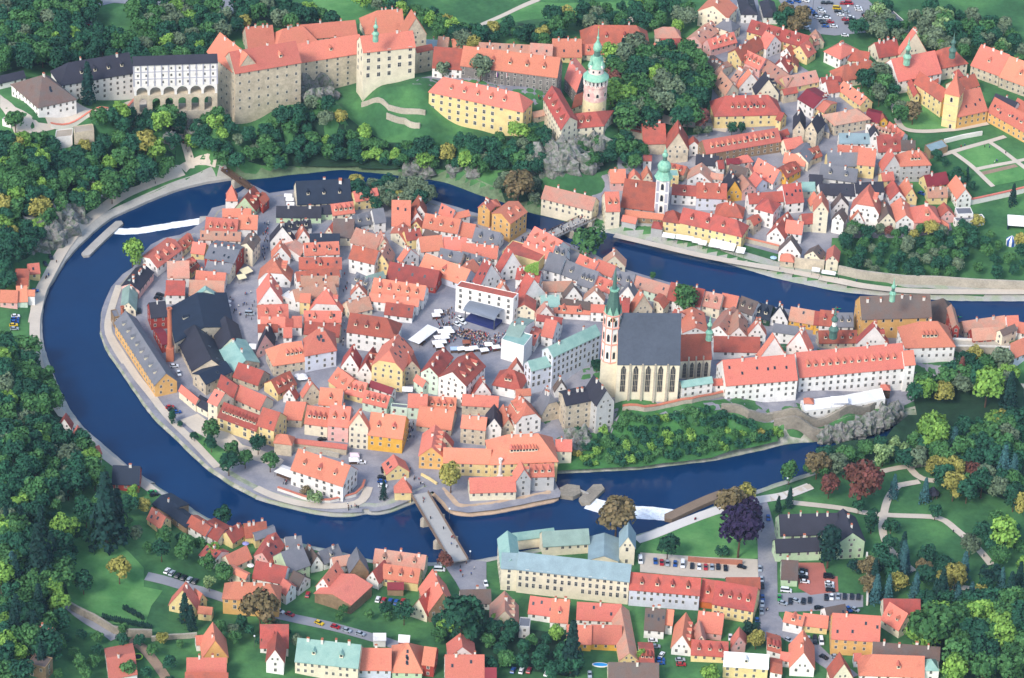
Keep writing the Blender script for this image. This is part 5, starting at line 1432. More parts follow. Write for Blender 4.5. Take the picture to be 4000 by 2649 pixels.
# ------------------------------------------------------------------ trees
KINDS_ = dict(dark=('dark green', '2c5240'), mid=('mid green', '41693f'), light=('light green', '6a9044'), yellow=('yellowish', '8f8c4a'), rust=('rust red', '704a40'), blue=('blue grey', '38595c'),
              purple=('dark purple', '30273f'), olive=('olive grey', '5f7058'), spruce=('very dark green', '213c38'), willow=('pale green', '75905f'), brown=('brownish', '72674a'))
FOL = {}
def folm(k):
    if k in FOL: return FOL[k]
    m = bpy.data.materials.new(k+'_foliage'); m.use_nodes = True; N = m.node_tree.nodes; Lk = m.node_tree.links; b = N['Principled BSDF']; b.inputs['Roughness'].default_value = .8; b.inputs['Specular IOR Level'].default_value = .15
    at = N.new('ShaderNodeAttribute'); at.attribute_name = 'v'; oi = N.new('ShaderNodeObjectInfo')
    r = N.new('ShaderNodeMapRange'); r.inputs['To Min'].default_value = -.18; r.inputs['To Max'].default_value = .18; Lk.new(oi.outputs['Random'], r.inputs['Value'])
    a = N.new('ShaderNodeMath'); a.operation = 'ADD'; Lk.new(at.outputs['Fac'], a.inputs[0]); Lk.new(r.outputs[0], a.inputs[1])
    hs = N.new('ShaderNodeHueSaturation'); hs.inputs['Color'].default_value = rgb(KINDS_[k][1]); Lk.new(a.outputs[0], hs.inputs['Value'])
    h = N.new('ShaderNodeMapRange'); h.inputs['From Min'].default_value = .5; h.inputs['From Max'].default_value = 1.6; h.inputs['To Min'].default_value = .512; h.inputs['To Max'].default_value = .475; Lk.new(at.outputs['Fac'], h.inputs['Value']); Lk.new(h.outputs[0], hs.inputs['Hue'])
    Lk.new(hs.outputs['Color'], b.inputs['Base Color']); FOL[k] = m; return m
def quads(P, Nn, s, v, rs):
    """leaf clumps: one slightly bent quad per point"""
    n = len(P); a = rs.normal(size=(n, 3)); T = np.cross(Nn, a); T /= np.linalg.norm(T, axis=1)[:, None]+1e-9; B = np.cross(Nn, T)
    s1 = (s*rs.uniform(.6, 1.25, n))[:, None]; s2 = (s*rs.uniform(.6, 1.25, n))[:, None]
    V = np.stack([P-T*s1-B*s2, P+T*s1-B*s2+Nn*s1*.3, P+T*s1+B*s2, P-T*s1+B*s2+Nn*s1*.3], 1).reshape(-1, 3)
    return V, np.repeat(v, 1)
def crown_arrays(shape, seed, n):
    """unit crown (height about 1 above the ground, radius about .36): vertices (4 per leaf clump) and a tint per clump"""
    rs = np.random.default_rng(seed); P, Nn, v = [], [], []
    if shape in ('broad', 'bush', 'willow', 'poplar'):
        nl = {'broad': 13, 'bush': 8, 'willow': 11, 'poplar': 9}[shape]; L = []
        for k in range(nl):
            a = rs.uniform(0, 6.28); h = rs.uniform(0, 1)
            if shape == 'broad': rr = .21*math.sqrt(1-(2*h-1)**2*.7); c = (rr*math.cos(a), rr*math.sin(a), .40+.42*h); r = rs.uniform(.11, .19)
            elif shape == 'bush': c = (.26*math.cos(a), .26*math.sin(a), .2+.35*h); r = rs.uniform(.17, .26)
            elif shape == 'willow': c = (.22*math.cos(a), .22*math.sin(a), .3+.5*h); r = rs.uniform(.12, .19)
            else: c = (.06*math.cos(a), .06*math.sin(a), .12+.76*k/nl); r = .13*math.sin(math.pi*(.15+.8*(1-k/nl)))+.04
            L.append((np.array(c), r, rs.uniform(.82, 1.22)))
        if shape == 'broad': L.append((np.array((0, 0, .62)), .24, .9))
        for c, r, t in L:
            k = int(n*r*r/sum(l[1]**2 for l in L)); d = rs.normal(size=(k, 3)); d /= np.linalg.norm(d, axis=1)[:, None]; d[:, 2] = np.where(d[:, 2] < -.5, -d[:, 2], d[:, 2])
            sc = np.array([1, 1, 1.0 if shape != 'willow' else 1.5]); P.append(c+d*sc*r*rs.uniform(.78, 1.12, (k, 1))); Nn.append(d+rs.normal(scale=.45, size=(k, 3))); v.append(t*rs.uniform(.78, 1.25, k))
        s = .033 if shape == 'broad' else .042 if shape != 'poplar' else .027
    else:                                   # conifer: whorls of drooping sprays
        k = n; t = rs.uniform(0, 1, k)**.75; lay = np.floor(t*13)/13; a = rs.uniform(0, 6.28, k); br = .5+.5*np.cos(a*rs.integers(5, 8)+lay*9); rad = (.2*(1-lay)**.85+.012)*rs.uniform(.45, 1.1, k)*(.7+.35*br)
        P.append(np.stack([rad*np.cos(a), rad*np.sin(a), .07+.93*t-.25*rad], 1)); Nn.append(np.stack([np.cos(a)*.7, np.sin(a)*.7, np.full(k, .6)], 1)+rs.normal(scale=.35, size=(k, 3))); v.append(rs.uniform(.7, 1.3, k)); s = .023
    P = np.concatenate(P); Nn = np.concatenate(Nn); Nn /= np.linalg.norm(Nn, axis=1)[:, None]+1e-9; v = np.concatenate(v)
    V, _ = quads(P, Nn, s, v, rs); return V.astype(np.float32), v.astype(np.float32)
SHAPES = dict(broad=[crown_arrays('broad', s, 950) for s in (1, 2, 3, 4, 5, 21, 22)], bush=[crown_arrays('bush', s, 420) for s in (6, 7)], willow=[crown_arrays('willow', s, 600) for s in (8, 9)],
              poplar=[crown_arrays('poplar', s, 700) for s in (10,)], conifer=[crown_arrays('conifer', s, 900) for s in (11, 12, 13)])
def leaf_mesh(name, V, v, mats, mi=None):
    n = len(v); me = bpy.data.meshes.new(name); me.vertices.add(4*n); me.vertices.foreach_set('co', np.ascontiguousarray(V, np.float32).ravel())
    me.loops.add(4*n); me.loops.foreach_set('vertex_index', np.arange(4*n, dtype=np.int32)); me.polygons.add(n); me.polygons.foreach_set('loop_start', np.arange(0, 4*n, 4, dtype=np.int32)); me.polygons.foreach_set('loop_total', np.full(n, 4, np.int32))
    at = me.attributes.new('v', 'FLOAT', 'FACE'); at.data.foreach_set('value', np.asarray(v, np.float32))
    for m in mats: me.materials.append(m)
    if mi is not None: me.polygons.foreach_set('material_index', np.asarray(mi, np.int32))
    me.update(); return me
CROWN, TRUNK = {}, {}
def tree_parts(shape, k, kind):
    key = (shape, k, kind)
    if key not in CROWN: CROWN[key] = leaf_mesh('crown', *SHAPES[shape][k], [folm(kind)])
    if shape not in TRUNK:
        mb = MB(); mb.lathe([(.022, -.03), (.016, .25), (.008, .55)], 7)
        if shape in ('broad', 'willow'):
            for a in (0, 2.1, 4.2): mb.tube((0, 0, .3), (.16*math.cos(a), .16*math.sin(a), .58), .008, 5)
        TRUNK[shape] = mb.me('trunk', [WOOD])
    return CROWN[key], TRUNK[shape]
def shape_of(kind): return {'spruce': 'conifer', 'blue': 'conifer', 'willow': 'willow'}.get(kind, 'broad')
TREES = []                                 # (apparent size, x, y, z, height, width factor, kind, shape, label, group)
def add_tree(x, y, h, kind, label, group, shape=None, wf=1.0):
    z = ter(x, y); TREES.append((h*wf*FPX/np.linalg.norm(np.array([x, y, z])-CP), x, y, z, h, wf, kind, shape or shape_of(kind), label, group))
NOUN = dict(conifer='conifer', broad='broadleaf tree', bush='shrub', willow='drooping willow', poplar='column shaped tree')
def cluster(where, poly, spacing, kinds, hmin, hmax, lift=6.0, seed=0, avoid=True, shp=None, floor=True):
    rs = np.random.default_rng(seed+len(poly)); W = np.array([ground(*cx('o', poly[i], poly[i+1]), lift)[:2] for i in range(0, len(poly), 2)])
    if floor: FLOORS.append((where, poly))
    lo, hi = W.min(0), W.max(0); spacing = spacing*DENS; n = int((hi[0]-lo[0])*(hi[1]-lo[1])/spacing**2*6)+30; C = rs.uniform(lo, hi, (n, 2)); C = C[inpoly(C, W)]; C = C[~in_river(C)]
    keep = []; names = list(kinds); pr = np.array(list(kinds.values()), float); pr /= pr.sum()
    for c in C:
        if all((c[0]-k[0])**2+(c[1]-k[1])**2 > spacing**2 for k in keep): keep.append(c)
    if avoid and FOOT is not None:
        keep = [c for c in keep if np.min(np.hypot(FOOT[:, 0]-c[0], FOOT[:, 1]-c[1])-FOOT[:, 2]) > 0]
    for c in keep:
        k = names[rs.choice(len(names), p=pr)]; h = rs.uniform(hmin, hmax); sh = shp or shape_of(k)
        add_tree(c[0], c[1], h*(1.25 if sh == 'conifer' else 1), k, f'{KINDS_[k][0]} {NOUN[sh]} {where}', f'{k} trees {where}', sh, rs.uniform(.9, 1.25) if sh != 'conifer' else 1)
def single(c, x, y, rpx, kind, label, shape=None, hf=1.0, base=False):
    """tree whose crown centre is seen at x, y with radius rpx (crop pixels)"""
    sh = shape or shape_of(kind); px, py = cx(c, x, y); X, Y, z = ground(px, py)
    r = rpx/CR[c][2]/8.0; wfac = {'broad': .36, 'bush': .46, 'willow': .38, 'poplar': .19, 'conifer': .2}[sh]; h = r/wfac
    X, Y, z = ground(px, py, h*({'conifer': .42, 'poplar': .5, 'bush': .35}.get(sh, .58)))
    add_tree(X, Y, h*hf, kind, label, None, sh, 1.0/hf)
def emit_trees():
    T = sorted(TREES, key=lambda t: -t[0]); ind = [t for t in T if t[9] is None]; rest = [t for t in T if t[9] is not None]; nI = max(0, 292-len(ind))
    for i, t in enumerate(ind+rest[:nI]):
        _, x, y, z, h, wf, kind, sh, label, group = t; k = (i*7+int(abs(x))) % len(SHAPES[sh]); cm, tm = tree_parts(sh, k, kind); nm = {'conifer': 'conifer_tree', 'bush': 'shrub', 'poplar': 'poplar_tree', 'willow': 'willow_tree'}.get(sh, 'broadleaf_tree')
        th = thing(nm, label, 'shrub' if sh == 'bush' else 'tree', (x, y, z), random.uniform(0, 6.28), group); obj('crown', cm, th, (0, 0, 0), 0, (h*wf, h*wf, h)); obj('trunk', tm, th, (0, 0, 0), 0, (h, h, h))
    for nm, sel in (('woods', [t for t in rest[nI:] if t[7] != 'bush']), ('shrubbery', [t for t in rest[nI:] if t[7] == 'bush'])):
        if not sel: continue
        ks = sorted({t[6] for t in sel}); Vs, vs, ms = [], [], []
        for i, (_, x, y, z, h, wf, kind, sh, label, group) in enumerate(sel):
            V, v = SHAPES[sh][i % len(SHAPES[sh])]; a = random.uniform(0, 6.28); c, s = math.cos(a), math.sin(a)
            Vs.append(np.stack([(V[:, 0]*c-V[:, 1]*s)*h*wf+x, (V[:, 0]*s+V[:, 1]*c)*h*wf+y, V[:, 2]*h+z], 1)); vs.append(v*random.uniform(.82, 1.18)); ms.append(np.full(len(v), ks.index(kind)))
        o = obj(nm, leaf_mesh(nm, np.concatenate(Vs), np.concatenate(vs), [folm(k) for k in ks], np.concatenate(ms))); tag(o, 'dense mixed woods and smaller trees covering the slopes and gardens' if nm == 'woods' else 'green undergrowth on the slopes below the walls', nm, None, 'stuff')
    print('trees', len(ind), len(rest), 'individual', len(ind)+nI)
FOOT = None; FLOORS = []; DENS = .78
def build_trees():
    global FOOT
    F = []
    for r in HOUSES:
        for ch in r.children:
            if ch.name.startswith('wall'):
                p = np.array([v.co[:2] for v in ch.data.vertices[:4]])+np.array(r.location[:2]); u, w = p[1]-p[0], p[3]-p[0]
                for i in np.linspace(0, 1, max(2, int(np.hypot(*u)/4))):
                    for j in np.linspace(0, 1, max(2, int(np.hypot(*w)/4))): q = p[0]+u*i+w*j; F.append((q[0], q[1], 3.2))
    FOOT = np.array(F)
    D = dict(dark=6, mid=3, light=.7, olive=1); AUT = dict(dark=5, mid=4, light=1.2, yellow=.4, olive=2)
    cluster('in the steep wood left of castle gorge', (0,335,100,330,160,350,215,290,290,270,380,250,415,300,405,380,330,425,240,455,200,480,160,470,100,540,60,600,0,640), 6.6, dict(dark=5, mid=4, light=1.5, yellow=.4), 10, 15, seed=1)
    cluster('at the far left hillside', (0,600,50,590,40,640,0,680), 7, D, 9, 13, seed=2)
    cluster('on the slope below upper castle', (440,290,520,270,560,310,640,270,720,235,790,260,840,300,900,330,1000,340,1130,330,1240,290,1270,330,1250,380,1150,395,1000,375,820,385,640,385,520,375,440,330), 5.6, dict(dark=6, mid=4, yellow=.5, olive=2, light=.8), 8, 13, seed=3)
    cluster('in the castle park beside round tower', (1410,130,1500,110,1610,120,1645,230,1620,285,1540,290,1430,270,1400,200), 7.5, dict(dark=4, light=1.5, mid=4, olive=2, rust=.4), 13, 19, 8, seed=4)
    cluster('behind the upper car parks at top left', (0,10,130,0,220,0,200,70,300,100,320,150,240,130,100,150,0,180), 7.5, D, 12, 17, seed=5)
    cluster('around the forest car park', (290,20,420,0,480,0,490,100,420,150,300,135,330,80), 8, AUT, 11, 15, seed=6)
    cluster('between car park rows at the top', (430,60,470,30,500,130,470,150), 7, D, 9, 12, seed=61)
    cluster('behind the upper castle roofs', (490,20,640,10,720,20,780,60,700,75,600,60,500,80), 8, AUT, 10, 15, seed=7)
    cluster('in the deer park behind castle', (810,0,900,0,1010,30,1060,70,1200,100,1290,90,1260,30,1350,20,1480,0,1590,10,1600,60,1500,60,1330,50,1300,90,1200,100,1030,105,1000,60,880,20), 8.5, AUT, 9, 14, seed=8)
    cluster('by the bus car park at top right', (1810,20,1860,30,1840,90,1800,80), 8, dict(brown=1, dark=1), 12, 16, seed=9)
    cluster('by the river at top right', (1960,80,2080,90,2180,110,2240,130,2368,150,2368,110,2330,60,2230,30,2140,20,2090,40,2050,0,2010,40), 8, dict(dark=3, mid=2, olive=4, willow=1), 9, 14, seed=10)
    cluster('beside the monastery', (1930,155,2010,130,2060,180,2090,270,2040,260,1990,200), 8, dict(dark=2, mid=3, olive=2), 10, 15, seed=11)
    cluster('in the walled orchard', (1945,545,1990,510,2060,530,2150,520,2200,540,2230,640,2120,635,1970,615), 6.3, dict(dark=6, mid=4, olive=2.5, yellow=.3, rust=.2), 6, 9.5, 4, seed=12)
    cluster('in the meadow garden near striped tent', (2180,520,2290,520,2300,560,2368,560,2368,640,2250,640), 9, dict(dark=4, mid=3, yellow=1), 6, 10, 4, seed=13)
    cluster('in the monastery garden', (2150,350,2240,400,2260,440,2180,430,2200,390), 7, dict(dark=3, mid=2), 4, 7, 3, seed=14)
    cluster('on the left valley wood', (0,775,55,800,100,860,130,930,165,980,215,1050,225,1110,150,1130,60,1200,0,1230), 7.0, D, 11, 16, 7, seed=15)
    cluster('on the lower left garden slope', (100,1120,230,1100,290,1100,330,1160,390,1230,470,1250,560,1310,520,1330,420,1290,330,1260,280,1210,230,1230,150,1290,100,1250), 9.5, AUT, 6, 11, 5, seed=16)
    cluster('in the dark wood at lower left', (0,1220,80,1190,140,1260,160,1380,130,1450,100,1568,0,1568), 7.2, dict(dark=5, mid=2, spruce=1.5, light=1), 12, 17, 8, seed=17)
    cluster('in gardens at the bottom left edge', (130,1460,300,1450,420,1470,400,1568,120,1568), 9, dict(dark=3, mid=2, yellow=.5), 5, 9, 4, seed=18)
    cluster('in gardens behind the old villa', (500,1450,640,1440,700,1490,600,1500,520,1480), 7, D, 6, 9, 4, seed=19)
    cluster('in gardens at the bottom centre', (990,1400,1110,1400,1180,1450,1320,1470,1330,1568,1130,1540,1010,1470), 7.2, dict(dark=5, mid=3, light=1), 7, 12, 5, seed=20)
    cluster('on the river slope below the church', (1325,1075,1330,1000,1420,960,1500,960,1640,950,1740,985,1800,1000,1800,1035,1660,1040,1500,1070,1290,1075), 4.0, dict(dark=5, mid=4, light=2, yellow=.3), 3.5, 6.5, 2, seed=21, shp='bush')
    cluster('on the neck slope right of the college', (2110,890,2200,850,2240,820,2330,830,2368,900,2368,970,2260,990,2200,1000,2120,960), 7.4, dict(dark=4, mid=3, light=1.3, yellow=.8, olive=2), 10, 15, 7, seed=22)
    cluster('on the south river bank in the park', (1860,1080,1900,1040,1960,1020,2050,1010,2100,960,2160,960,2200,1040,2100,1070,2000,1065,1900,1100), 7.4, dict(dark=3, mid=2, willow=2, olive=2, rust=.6), 8, 13, 6, seed=23)
    cluster('at the right edge of the park', (2180,1010,2260,980,2368,960,2368,1180,2310,1150,2230,1130,2150,1100), 8, dict(dark=5, blue=1.2, rust=1, mid=2.5, yellow=.6, olive=1), 11, 16, 8, seed=24)
    cluster('in the right park lawns', (2250,1180,2368,1200,2368,1330,2330,1330,2290,1280), 14, dict(light=1, dark=2, mid=1), 8, 13, 6, seed=25)
    cluster('along the lower park path', (2000,1230,2080,1260,2160,1290,2280,1330,2368,1340,2368,1390,2240,1400,2120,1390,2030,1380,1990,1320), 8, dict(dark=4, spruce=2, blue=2, brown=1, yellow=.7), 9, 14, 6, seed=26)
    cluster('in the great park trees at bottom right', (2110,1430,2200,1400,2368,1400,2368,1568,2230,1568,2150,1520), 8.5, dict(mid=4, light=2, dark=3), 15, 20, 9, seed=27)
    cluster('behind the castle gardens terraces', (830,330,990,335,1100,385,1000,390,830,390), 7, dict(dark=4, mid=3), 4, 8, 3, seed=28)
    cluster('in the riverside trees at the mill meadow', (820,420,1000,420,990,465,900,470,820,470), 6.5, dict(dark=2, olive=3, yellow=1), 9, 13, 6, seed=29)
    cluster('near the northern cliff by the river', (1150,400,1250,390,1260,460,1170,470), 7, dict(olive=2, brown=1, dark=1), 9, 14, 6, seed=30)
    cluster('below the arched moat bridge', (1330,340,1420,320,1490,340,1480,385,1380,400), 6, dict(dark=3, mid=3), 7, 11, 4, seed=31)
    cluster('at the deer park edge', (1000,70,1100,80,1260,110,1330,100,1290,70,1150,60), 7.5, dict(dark=3, mid=2, yellow=1), 8, 12, 5, seed=32)
    cluster('in the school side gardens', (700,1330,760,1330,780,1400,880,1400,900,1430,780,1430), 8, dict(dark=2, mid=2), 4, 7, 3, seed=33)
    for c, x, y, r, k, lb, *sh in SINGLES: single(c, x, y, r, k, lb, *(sh or ()))
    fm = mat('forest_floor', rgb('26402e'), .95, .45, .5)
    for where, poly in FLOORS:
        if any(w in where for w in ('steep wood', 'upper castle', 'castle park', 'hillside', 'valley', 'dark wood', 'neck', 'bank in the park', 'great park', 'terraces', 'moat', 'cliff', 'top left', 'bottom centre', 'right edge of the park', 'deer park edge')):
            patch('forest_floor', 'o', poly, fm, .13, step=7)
    emit_trees()
SINGLES = [('l', 812, 800, 95, 'spruce', 'tallest broad conifer on the lawn before the castle theatre'), ('l', 1055, 770, 58, 'spruce', 'slim conifer, right one before the castle theatre'),
 ('A', 660, 610, 110, 'olive', 'large tree in the castle courtyard under the orange roof'), ('A', 310, 640, 75, 'olive', 'smaller tree beside white baroque castle gables'), ('A', 1970, 490, 60, 'spruce', 'dark pine by the castle court right of the round tower'),
 ('l', 140, 1110, 95, 'mid', 'round tree beside white outbuilding at left frame edge'), ('D', 960, 235, 58, 'olive', 'first small round tree in the gate lane'), ('D', 1085, 235, 58, 'olive', 'second small round tree in the gate lane'), ('D', 1360, 215, 75, 'dark', 'round tree before the granary'), ('D', 1470, 205, 60, 'dark', 'darker round tree before the granary centre'),
 ('C', 1090, 1290, 120, 'brown', 'bare branched tree in the monastery court'), ('C', 500, 900, 100, 'dark', 'tall tree at the monastery front, upper one'), ('C', 700, 1080, 120, 'olive', 'broad thin tree beside the monastery nave'), ('C', 1400, 520, 90, 'light', 'yellow green tree behind the monastery choir'), ('C', 1145, 200, 70, 'mid', 'round tree beside white caravan by upper river'),
 ('E', 2240, 1000, 62, 'spruce', 'single tall conifer before the long white garden wall'), ('E', 1710, 750, 40, 'spruce', 'slim dark conifer in the vegetable garden'), ('E', 1600, 740, 70, 'dark', 'dark round tree in the vegetable garden'),
 ('I', 640, 250, 130, 'light', 'lone light green willow standing in the western river bend', 'willow'), ('K', 1790, 290, 210, 'mid', 'large bushy island of willows in the channel by the walkers bridge', 'bush'), ('L', 820, 840, 150, 'mid', 'big green tree among roofs by the upper channel'), ('L', 445, 580, 40, 'mid', 'small tree at channel edge behind roofs'),
 ('R', 1320, 1250, 150, 'light', 'big bright green tree at the dark river neck'), ('R', 1950, 780, 190, 'light', 'big yellow green tree below the stone viaduct'), ('R', 1640, 640, 75, 'rust', 'small rust topped tree by the retaining wall', 'conifer'), ('R', 2200, 900, 110, 'spruce', 'dark drooping conifer at the right below white house'), ('R', 1800, 430, 95, 'yellow', 'yellowing tree against the stone viaduct'), ('R', 2090, 1200, 120, 'yellow', 'orange yellow tree by the neck stream'),
 ('M', 390, 450, 80, 'dark', 'neat round dark tree beside the promenade garden wall'), ('M', 40, 1180, 55, 'light', 'bright small tree by the college roof turret'), ('M', 305, 1165, 40, 'light', 'tiny bright tree by the armoury gable'),
 ('N', 1260, 1120, 105, 'mid', 'round tree before the long house with ten dormers'), ('N', 1060, 1190, 50, 'dark', 'small tree by low pink wall on river path'), ('N', 1260, 1275, 80, 'dark', 'tree beside sandy playground'), ('N', 1500, 1350, 90, 'mid', 'tallest tree of the riverside garden'), ('N', 1460, 1500, 110, 'dark', 'lowest broad tree of the riverside garden'), ('N', 1650, 1450, 85, 'mid', 'right hand tree of the riverside garden group'), ('N', 1800, 1280, 95, 'dark', 'dark tree at the pale gable below the bastion'), ('N', 1940, 1480, 95, 'mid', 'round tree by the bastion square'), ('N', 810, 970, 38, 'dark', 'small tree by the red parked car', 'poplar'), ('N', 895, 1050, 32, 'dark', 'tiny tree on the river path edge'),
 ('S', 680, 1020, 90, 'willow', 'pale weeping shrub at the mansion wall', 'bush'), ('S', 1475, 950, 48, 'spruce', 'small green cone tree by yellow bridge house'), ('S', 555, 935, 55, 'brown', 'small reddish tree in mansion court', 'bush'),
 ('T', 275, 440, 78, 'yellow', 'thin yellowing tree on the brewery terrace by the bridge'), ('X', 1030, 40, 120, 'brown', 'big brown green tree by the south weir behind the school'),
 ('Y', 530, 90, 85, 'brown', 'big brownish tree at the weir path'), ('Y', 620, 50, 60, 'yellow', 'yellow green tree at the weir path bend'), ('Y', 590, 250, 118, 'purple', 'huge dark purple beech on the park lawn'), ('Y', 640, 150, 75, 'purple', 'smaller purple beech behind the huge one'), ('Y', 165, 345, 62, 'dark', 'single green tree above the school yard'), ('Y', 485, 385, 40, 'dark', 'low dark shrub under the purple beech', 'bush'),
 ('b', 325, 650, 52, 'spruce', 'tall dark column tree before the green mansion', 'poplar'), ('b', 465, 755, 45, 'spruce', 'dark yew at the right corner of green mansion', 'bush'), ('b', 665, 350, 30, 'blue', 'left one of two tall park spruces'), ('b', 830, 370, 30, 'blue', 'right one of two tall park spruces beside pavilion'), ('b', 500, 310, 95, 'rust', 'widest rust red tree by the park river'), ('b', 325, 330, 52, 'rust', 'rust red tree left of the widest one'), ('b', 262, 215, 62, 'brown', 'red green tree at the park river edge'), ('b', 115, 262, 48, 'mid', 'light tree hanging over river at park entrance'),
 ('b', 985, 330, 62, 'yellow', 'pale yellow larch right of the pavilion'), ('b', 1250, 590, 80, 'light', 'bright green tree on the right park lawn'), ('b', 725, 745, 34, 'blue', 'blue spruce at the lower park path fork'), ('b', 570, 880, 30, 'blue', 'blue spruce by the mansion wall end'), ('b', 650, 545, 45, 'dark', 'dark shrub mound in the middle of park paths', 'bush'), ('b', 885, 470, 34, 'dark', 'small round tree at the park bench row'), ('b', 115, 405, 25, 'spruce', 'right small conifer at park gate'), ('b', 55, 440, 20, 'spruce', 'left small conifer at park gate'), ('b', 480, 440, 32, 'dark', 'dark tree behind the green mansion roof'), ('b', 550, 520, 30, 'dark', 'dark shrub right of the green mansion', 'poplar'), ('b', 870, 60, 80, 'light', 'tall bright tree at the park river head'), ('b', 610, 170, 48, 'willow', 'weeping willow at the park river'), ('b', 730, 160, 44, 'willow', 'second weeping willow at the park river'), ('b', 1070, 640, 50, 'olive', 'bare thin tree over the diagonal park path'), ('b', 1185, 810, 62, 'spruce', 'dark conifer group at lower park crossing', 'bush'),
 ('U', 1040, 725, 105, 'brown', 'very large brown green chestnut before the old villa'), ('U', 543, 730, 42, 'spruce', 'left dark conifer at the orange villa'), ('U', 585, 795, 36, 'spruce', 'right dark conifer at the orange villa'), ('U', 795, 105, 55, 'dark', 'river tree behind the white lane houses'), ('U', 390, 330, 58, 'dark', 'dark leaning tree on the garden slope'), ('U', 705, 560, 38, 'willow', 'small willow beside the hillside car park'),
 ('V', 1190, 700, 130, 'dark', 'huge dark tree behind the bottom gardens'), ('V', 1085, 320, 50, 'rust', 'dark reddish tree at the south bridge end'), ('V', 810, 660, 60, 'dark', 'tall tree by the garden court of parked cars'), ('V', 690, 640, 42, 'dark', 'small tree by the garden court of parked cars'),
 ('Z', 55, 720, 75, 'spruce', 'dark conifer left of the small oval pool'), ('Z', 1275, 630, 52, 'yellow', 'bright yellow tree behind the white roofed house'), ('Z', 1217, 570, 26, 'spruce', 'left dark cypress behind the white roofed house', 'poplar'), ('Z', 1275, 575, 24, 'spruce', 'right dark cypress behind the white roofed house', 'poplar'), ('Z', 970, 870, 55, 'light', 'light green tree at bottom edge before yellow house'), ('Z', 515, 750, 22, 'light', 'slim young tree by the tiled roofs', 'poplar'),
 ('h', 570, 570, 140, 'mid', 'largest round green tree beside the cream villa'), ('h', 210, 320, 42, 'blue', 'blue spruce left of the cream villa'), ('h', 395, 130, 44, 'blue', 'tall blue spruce at park path above villa'), ('h', 640, 320, 55, 'spruce', 'tall dark spruce behind the cream villa'), ('h', 740, 400, 45, 'blue', 'left blue spruce of the pair behind the villa tree'), ('h', 830, 380, 45, 'blue', 'right blue spruce of the pair behind the villa tree'), ('h', 700, 360, 48, 'brown', 'pale brown autumn tree behind the villa'), ('h', 275, 160, 60, 'spruce', 'dark yew mass above the cream villa', 'bush'),
 ('e', 560, 230, 88, 'spruce', 'tallest black green conifer on the left slope'), ('e', 620, 240, 60, 'spruce', 'second black green conifer on the left slope'), ('e', 205, 470, 75, 'spruce', 'broad dark spruce at the left wood edge'), ('e', 65, 520, 40, 'blue', 'blue spruce in the left wood'), ('e', 345, 290, 70, 'light', 'light green tree on the left slope meadow'), ('e', 440, 570, 48, 'dark', 'dark tree on the hill meadow'), ('e', 630, 505, 55, 'yellow', 'yellow green round tree by the earth mound'), ('e', 455, 210, 60, 'dark', 'dark tree beside tallest black conifers'),
 ('f', 325, 770, 60, 'olive', 'pale birch standing out of the left valley wood'), ('H', 310, 320, 65, 'olive', 'left slender tree at the mill meadow'), ('H', 520, 270, 75, 'yellow', 'yellowish tree at the mill meadow'), ('H', 720, 260, 110, 'olive', 'large grey green tree at the mill meadow'), ('H', 1850, 260, 190, 'brown', 'very large olive brown tree by the northern river cliff'), ('P', 1570, 540, 70, 'dark', 'green tree squeezed between bank building and church')]
# ------------------------------------------------------------------ cars
CARC = dict(w=('white', 'e0e2e4'), s=('silver', '9aa3ac'), k=('dark', '20242b'), b=('blue', '1f4f94'), r=('red', 'a8242e'), y=('yellow', 'd8b423'), g=('green', '2f8f4a'))
CARM = {}
def car_meshes():
    def shape(name, L, W, prof, glass, Hc):
        mb = MB(); n = len(prof); V = [(x, -W/2, z) for x, z in prof]+[(x, W/2, z) for x, z in prof]
        mb.add(V, [list(range(n))[::-1] if False else list(range(n)), list(range(2*n-1, n-1, -1))]+[[(k+1) % n, k, n+k, n+(k+1) % n] for k in range(n)], 0)
        gl = MB(); (x0, x1, x2, x3) = glass; w1, w2 = W/2-.06, W/2-.25; zb, zt = .92, Hc
        gl.add([(x0, -w1, zb), (x3, -w1, zb), (x3, w1, zb), (x0, w1, zb), (x1, -w2, zt), (x2, -w2, zt), (x2, w2, zt), (x1, w2, zt)], [[3, 2, 1, 0], [0, 1, 5, 4], [1, 2, 6, 5], [2, 3, 7, 6], [3, 0, 4, 7]], 0)
        rf = MB(); rf.box(x1+.02, x2-.02, -w2-.03, w2+.03, zt, zt+.06)
        return (mb, gl, rf, L, W)
    S = {'car': shape('car', 4.2, 1.75, [(-2.1, .3), (2.1, .3), (2.12, .62), (1.95, .8), (.95, .95), (-1.9, .98), (-2.1, .75)], (-1.95, -1.35, .2, 1.05), 1.45), 'van': shape('van', 5.0, 1.95, [(-2.5, .3), (2.5, .3), (2.5, .8), (1.9, 1.15), (1.75, 1.2), (-2.5, 1.2)], (-2.45, -2.35, 1.1, 1.8), 2.05)}
    GL = mat('car_glass', rgb('1a222b'), .15, .05, spec=.6); TY = mat('tyre_rubber', rgb('17181a'), .9, .1)
    wh = MB(); wh.tube((0, -.11, 0), (0, .11, 0), .32, 10); WHE = wh.me('wheel', [TY])
    for ty, (mb, gl, rf, L, W) in S.items():
        for k, (nm, hx) in CARC.items():
            m = mat(nm+'_car_paint', rgb(hx), .3, .04, spec=.5); CARM[ty, k] = (mb.me('car', [m]), gl.me('windows', [GL]) if ty == 'car' else None, rf.me('roof', [m]), WHE, L, W, gl.me('windows', [GL]))
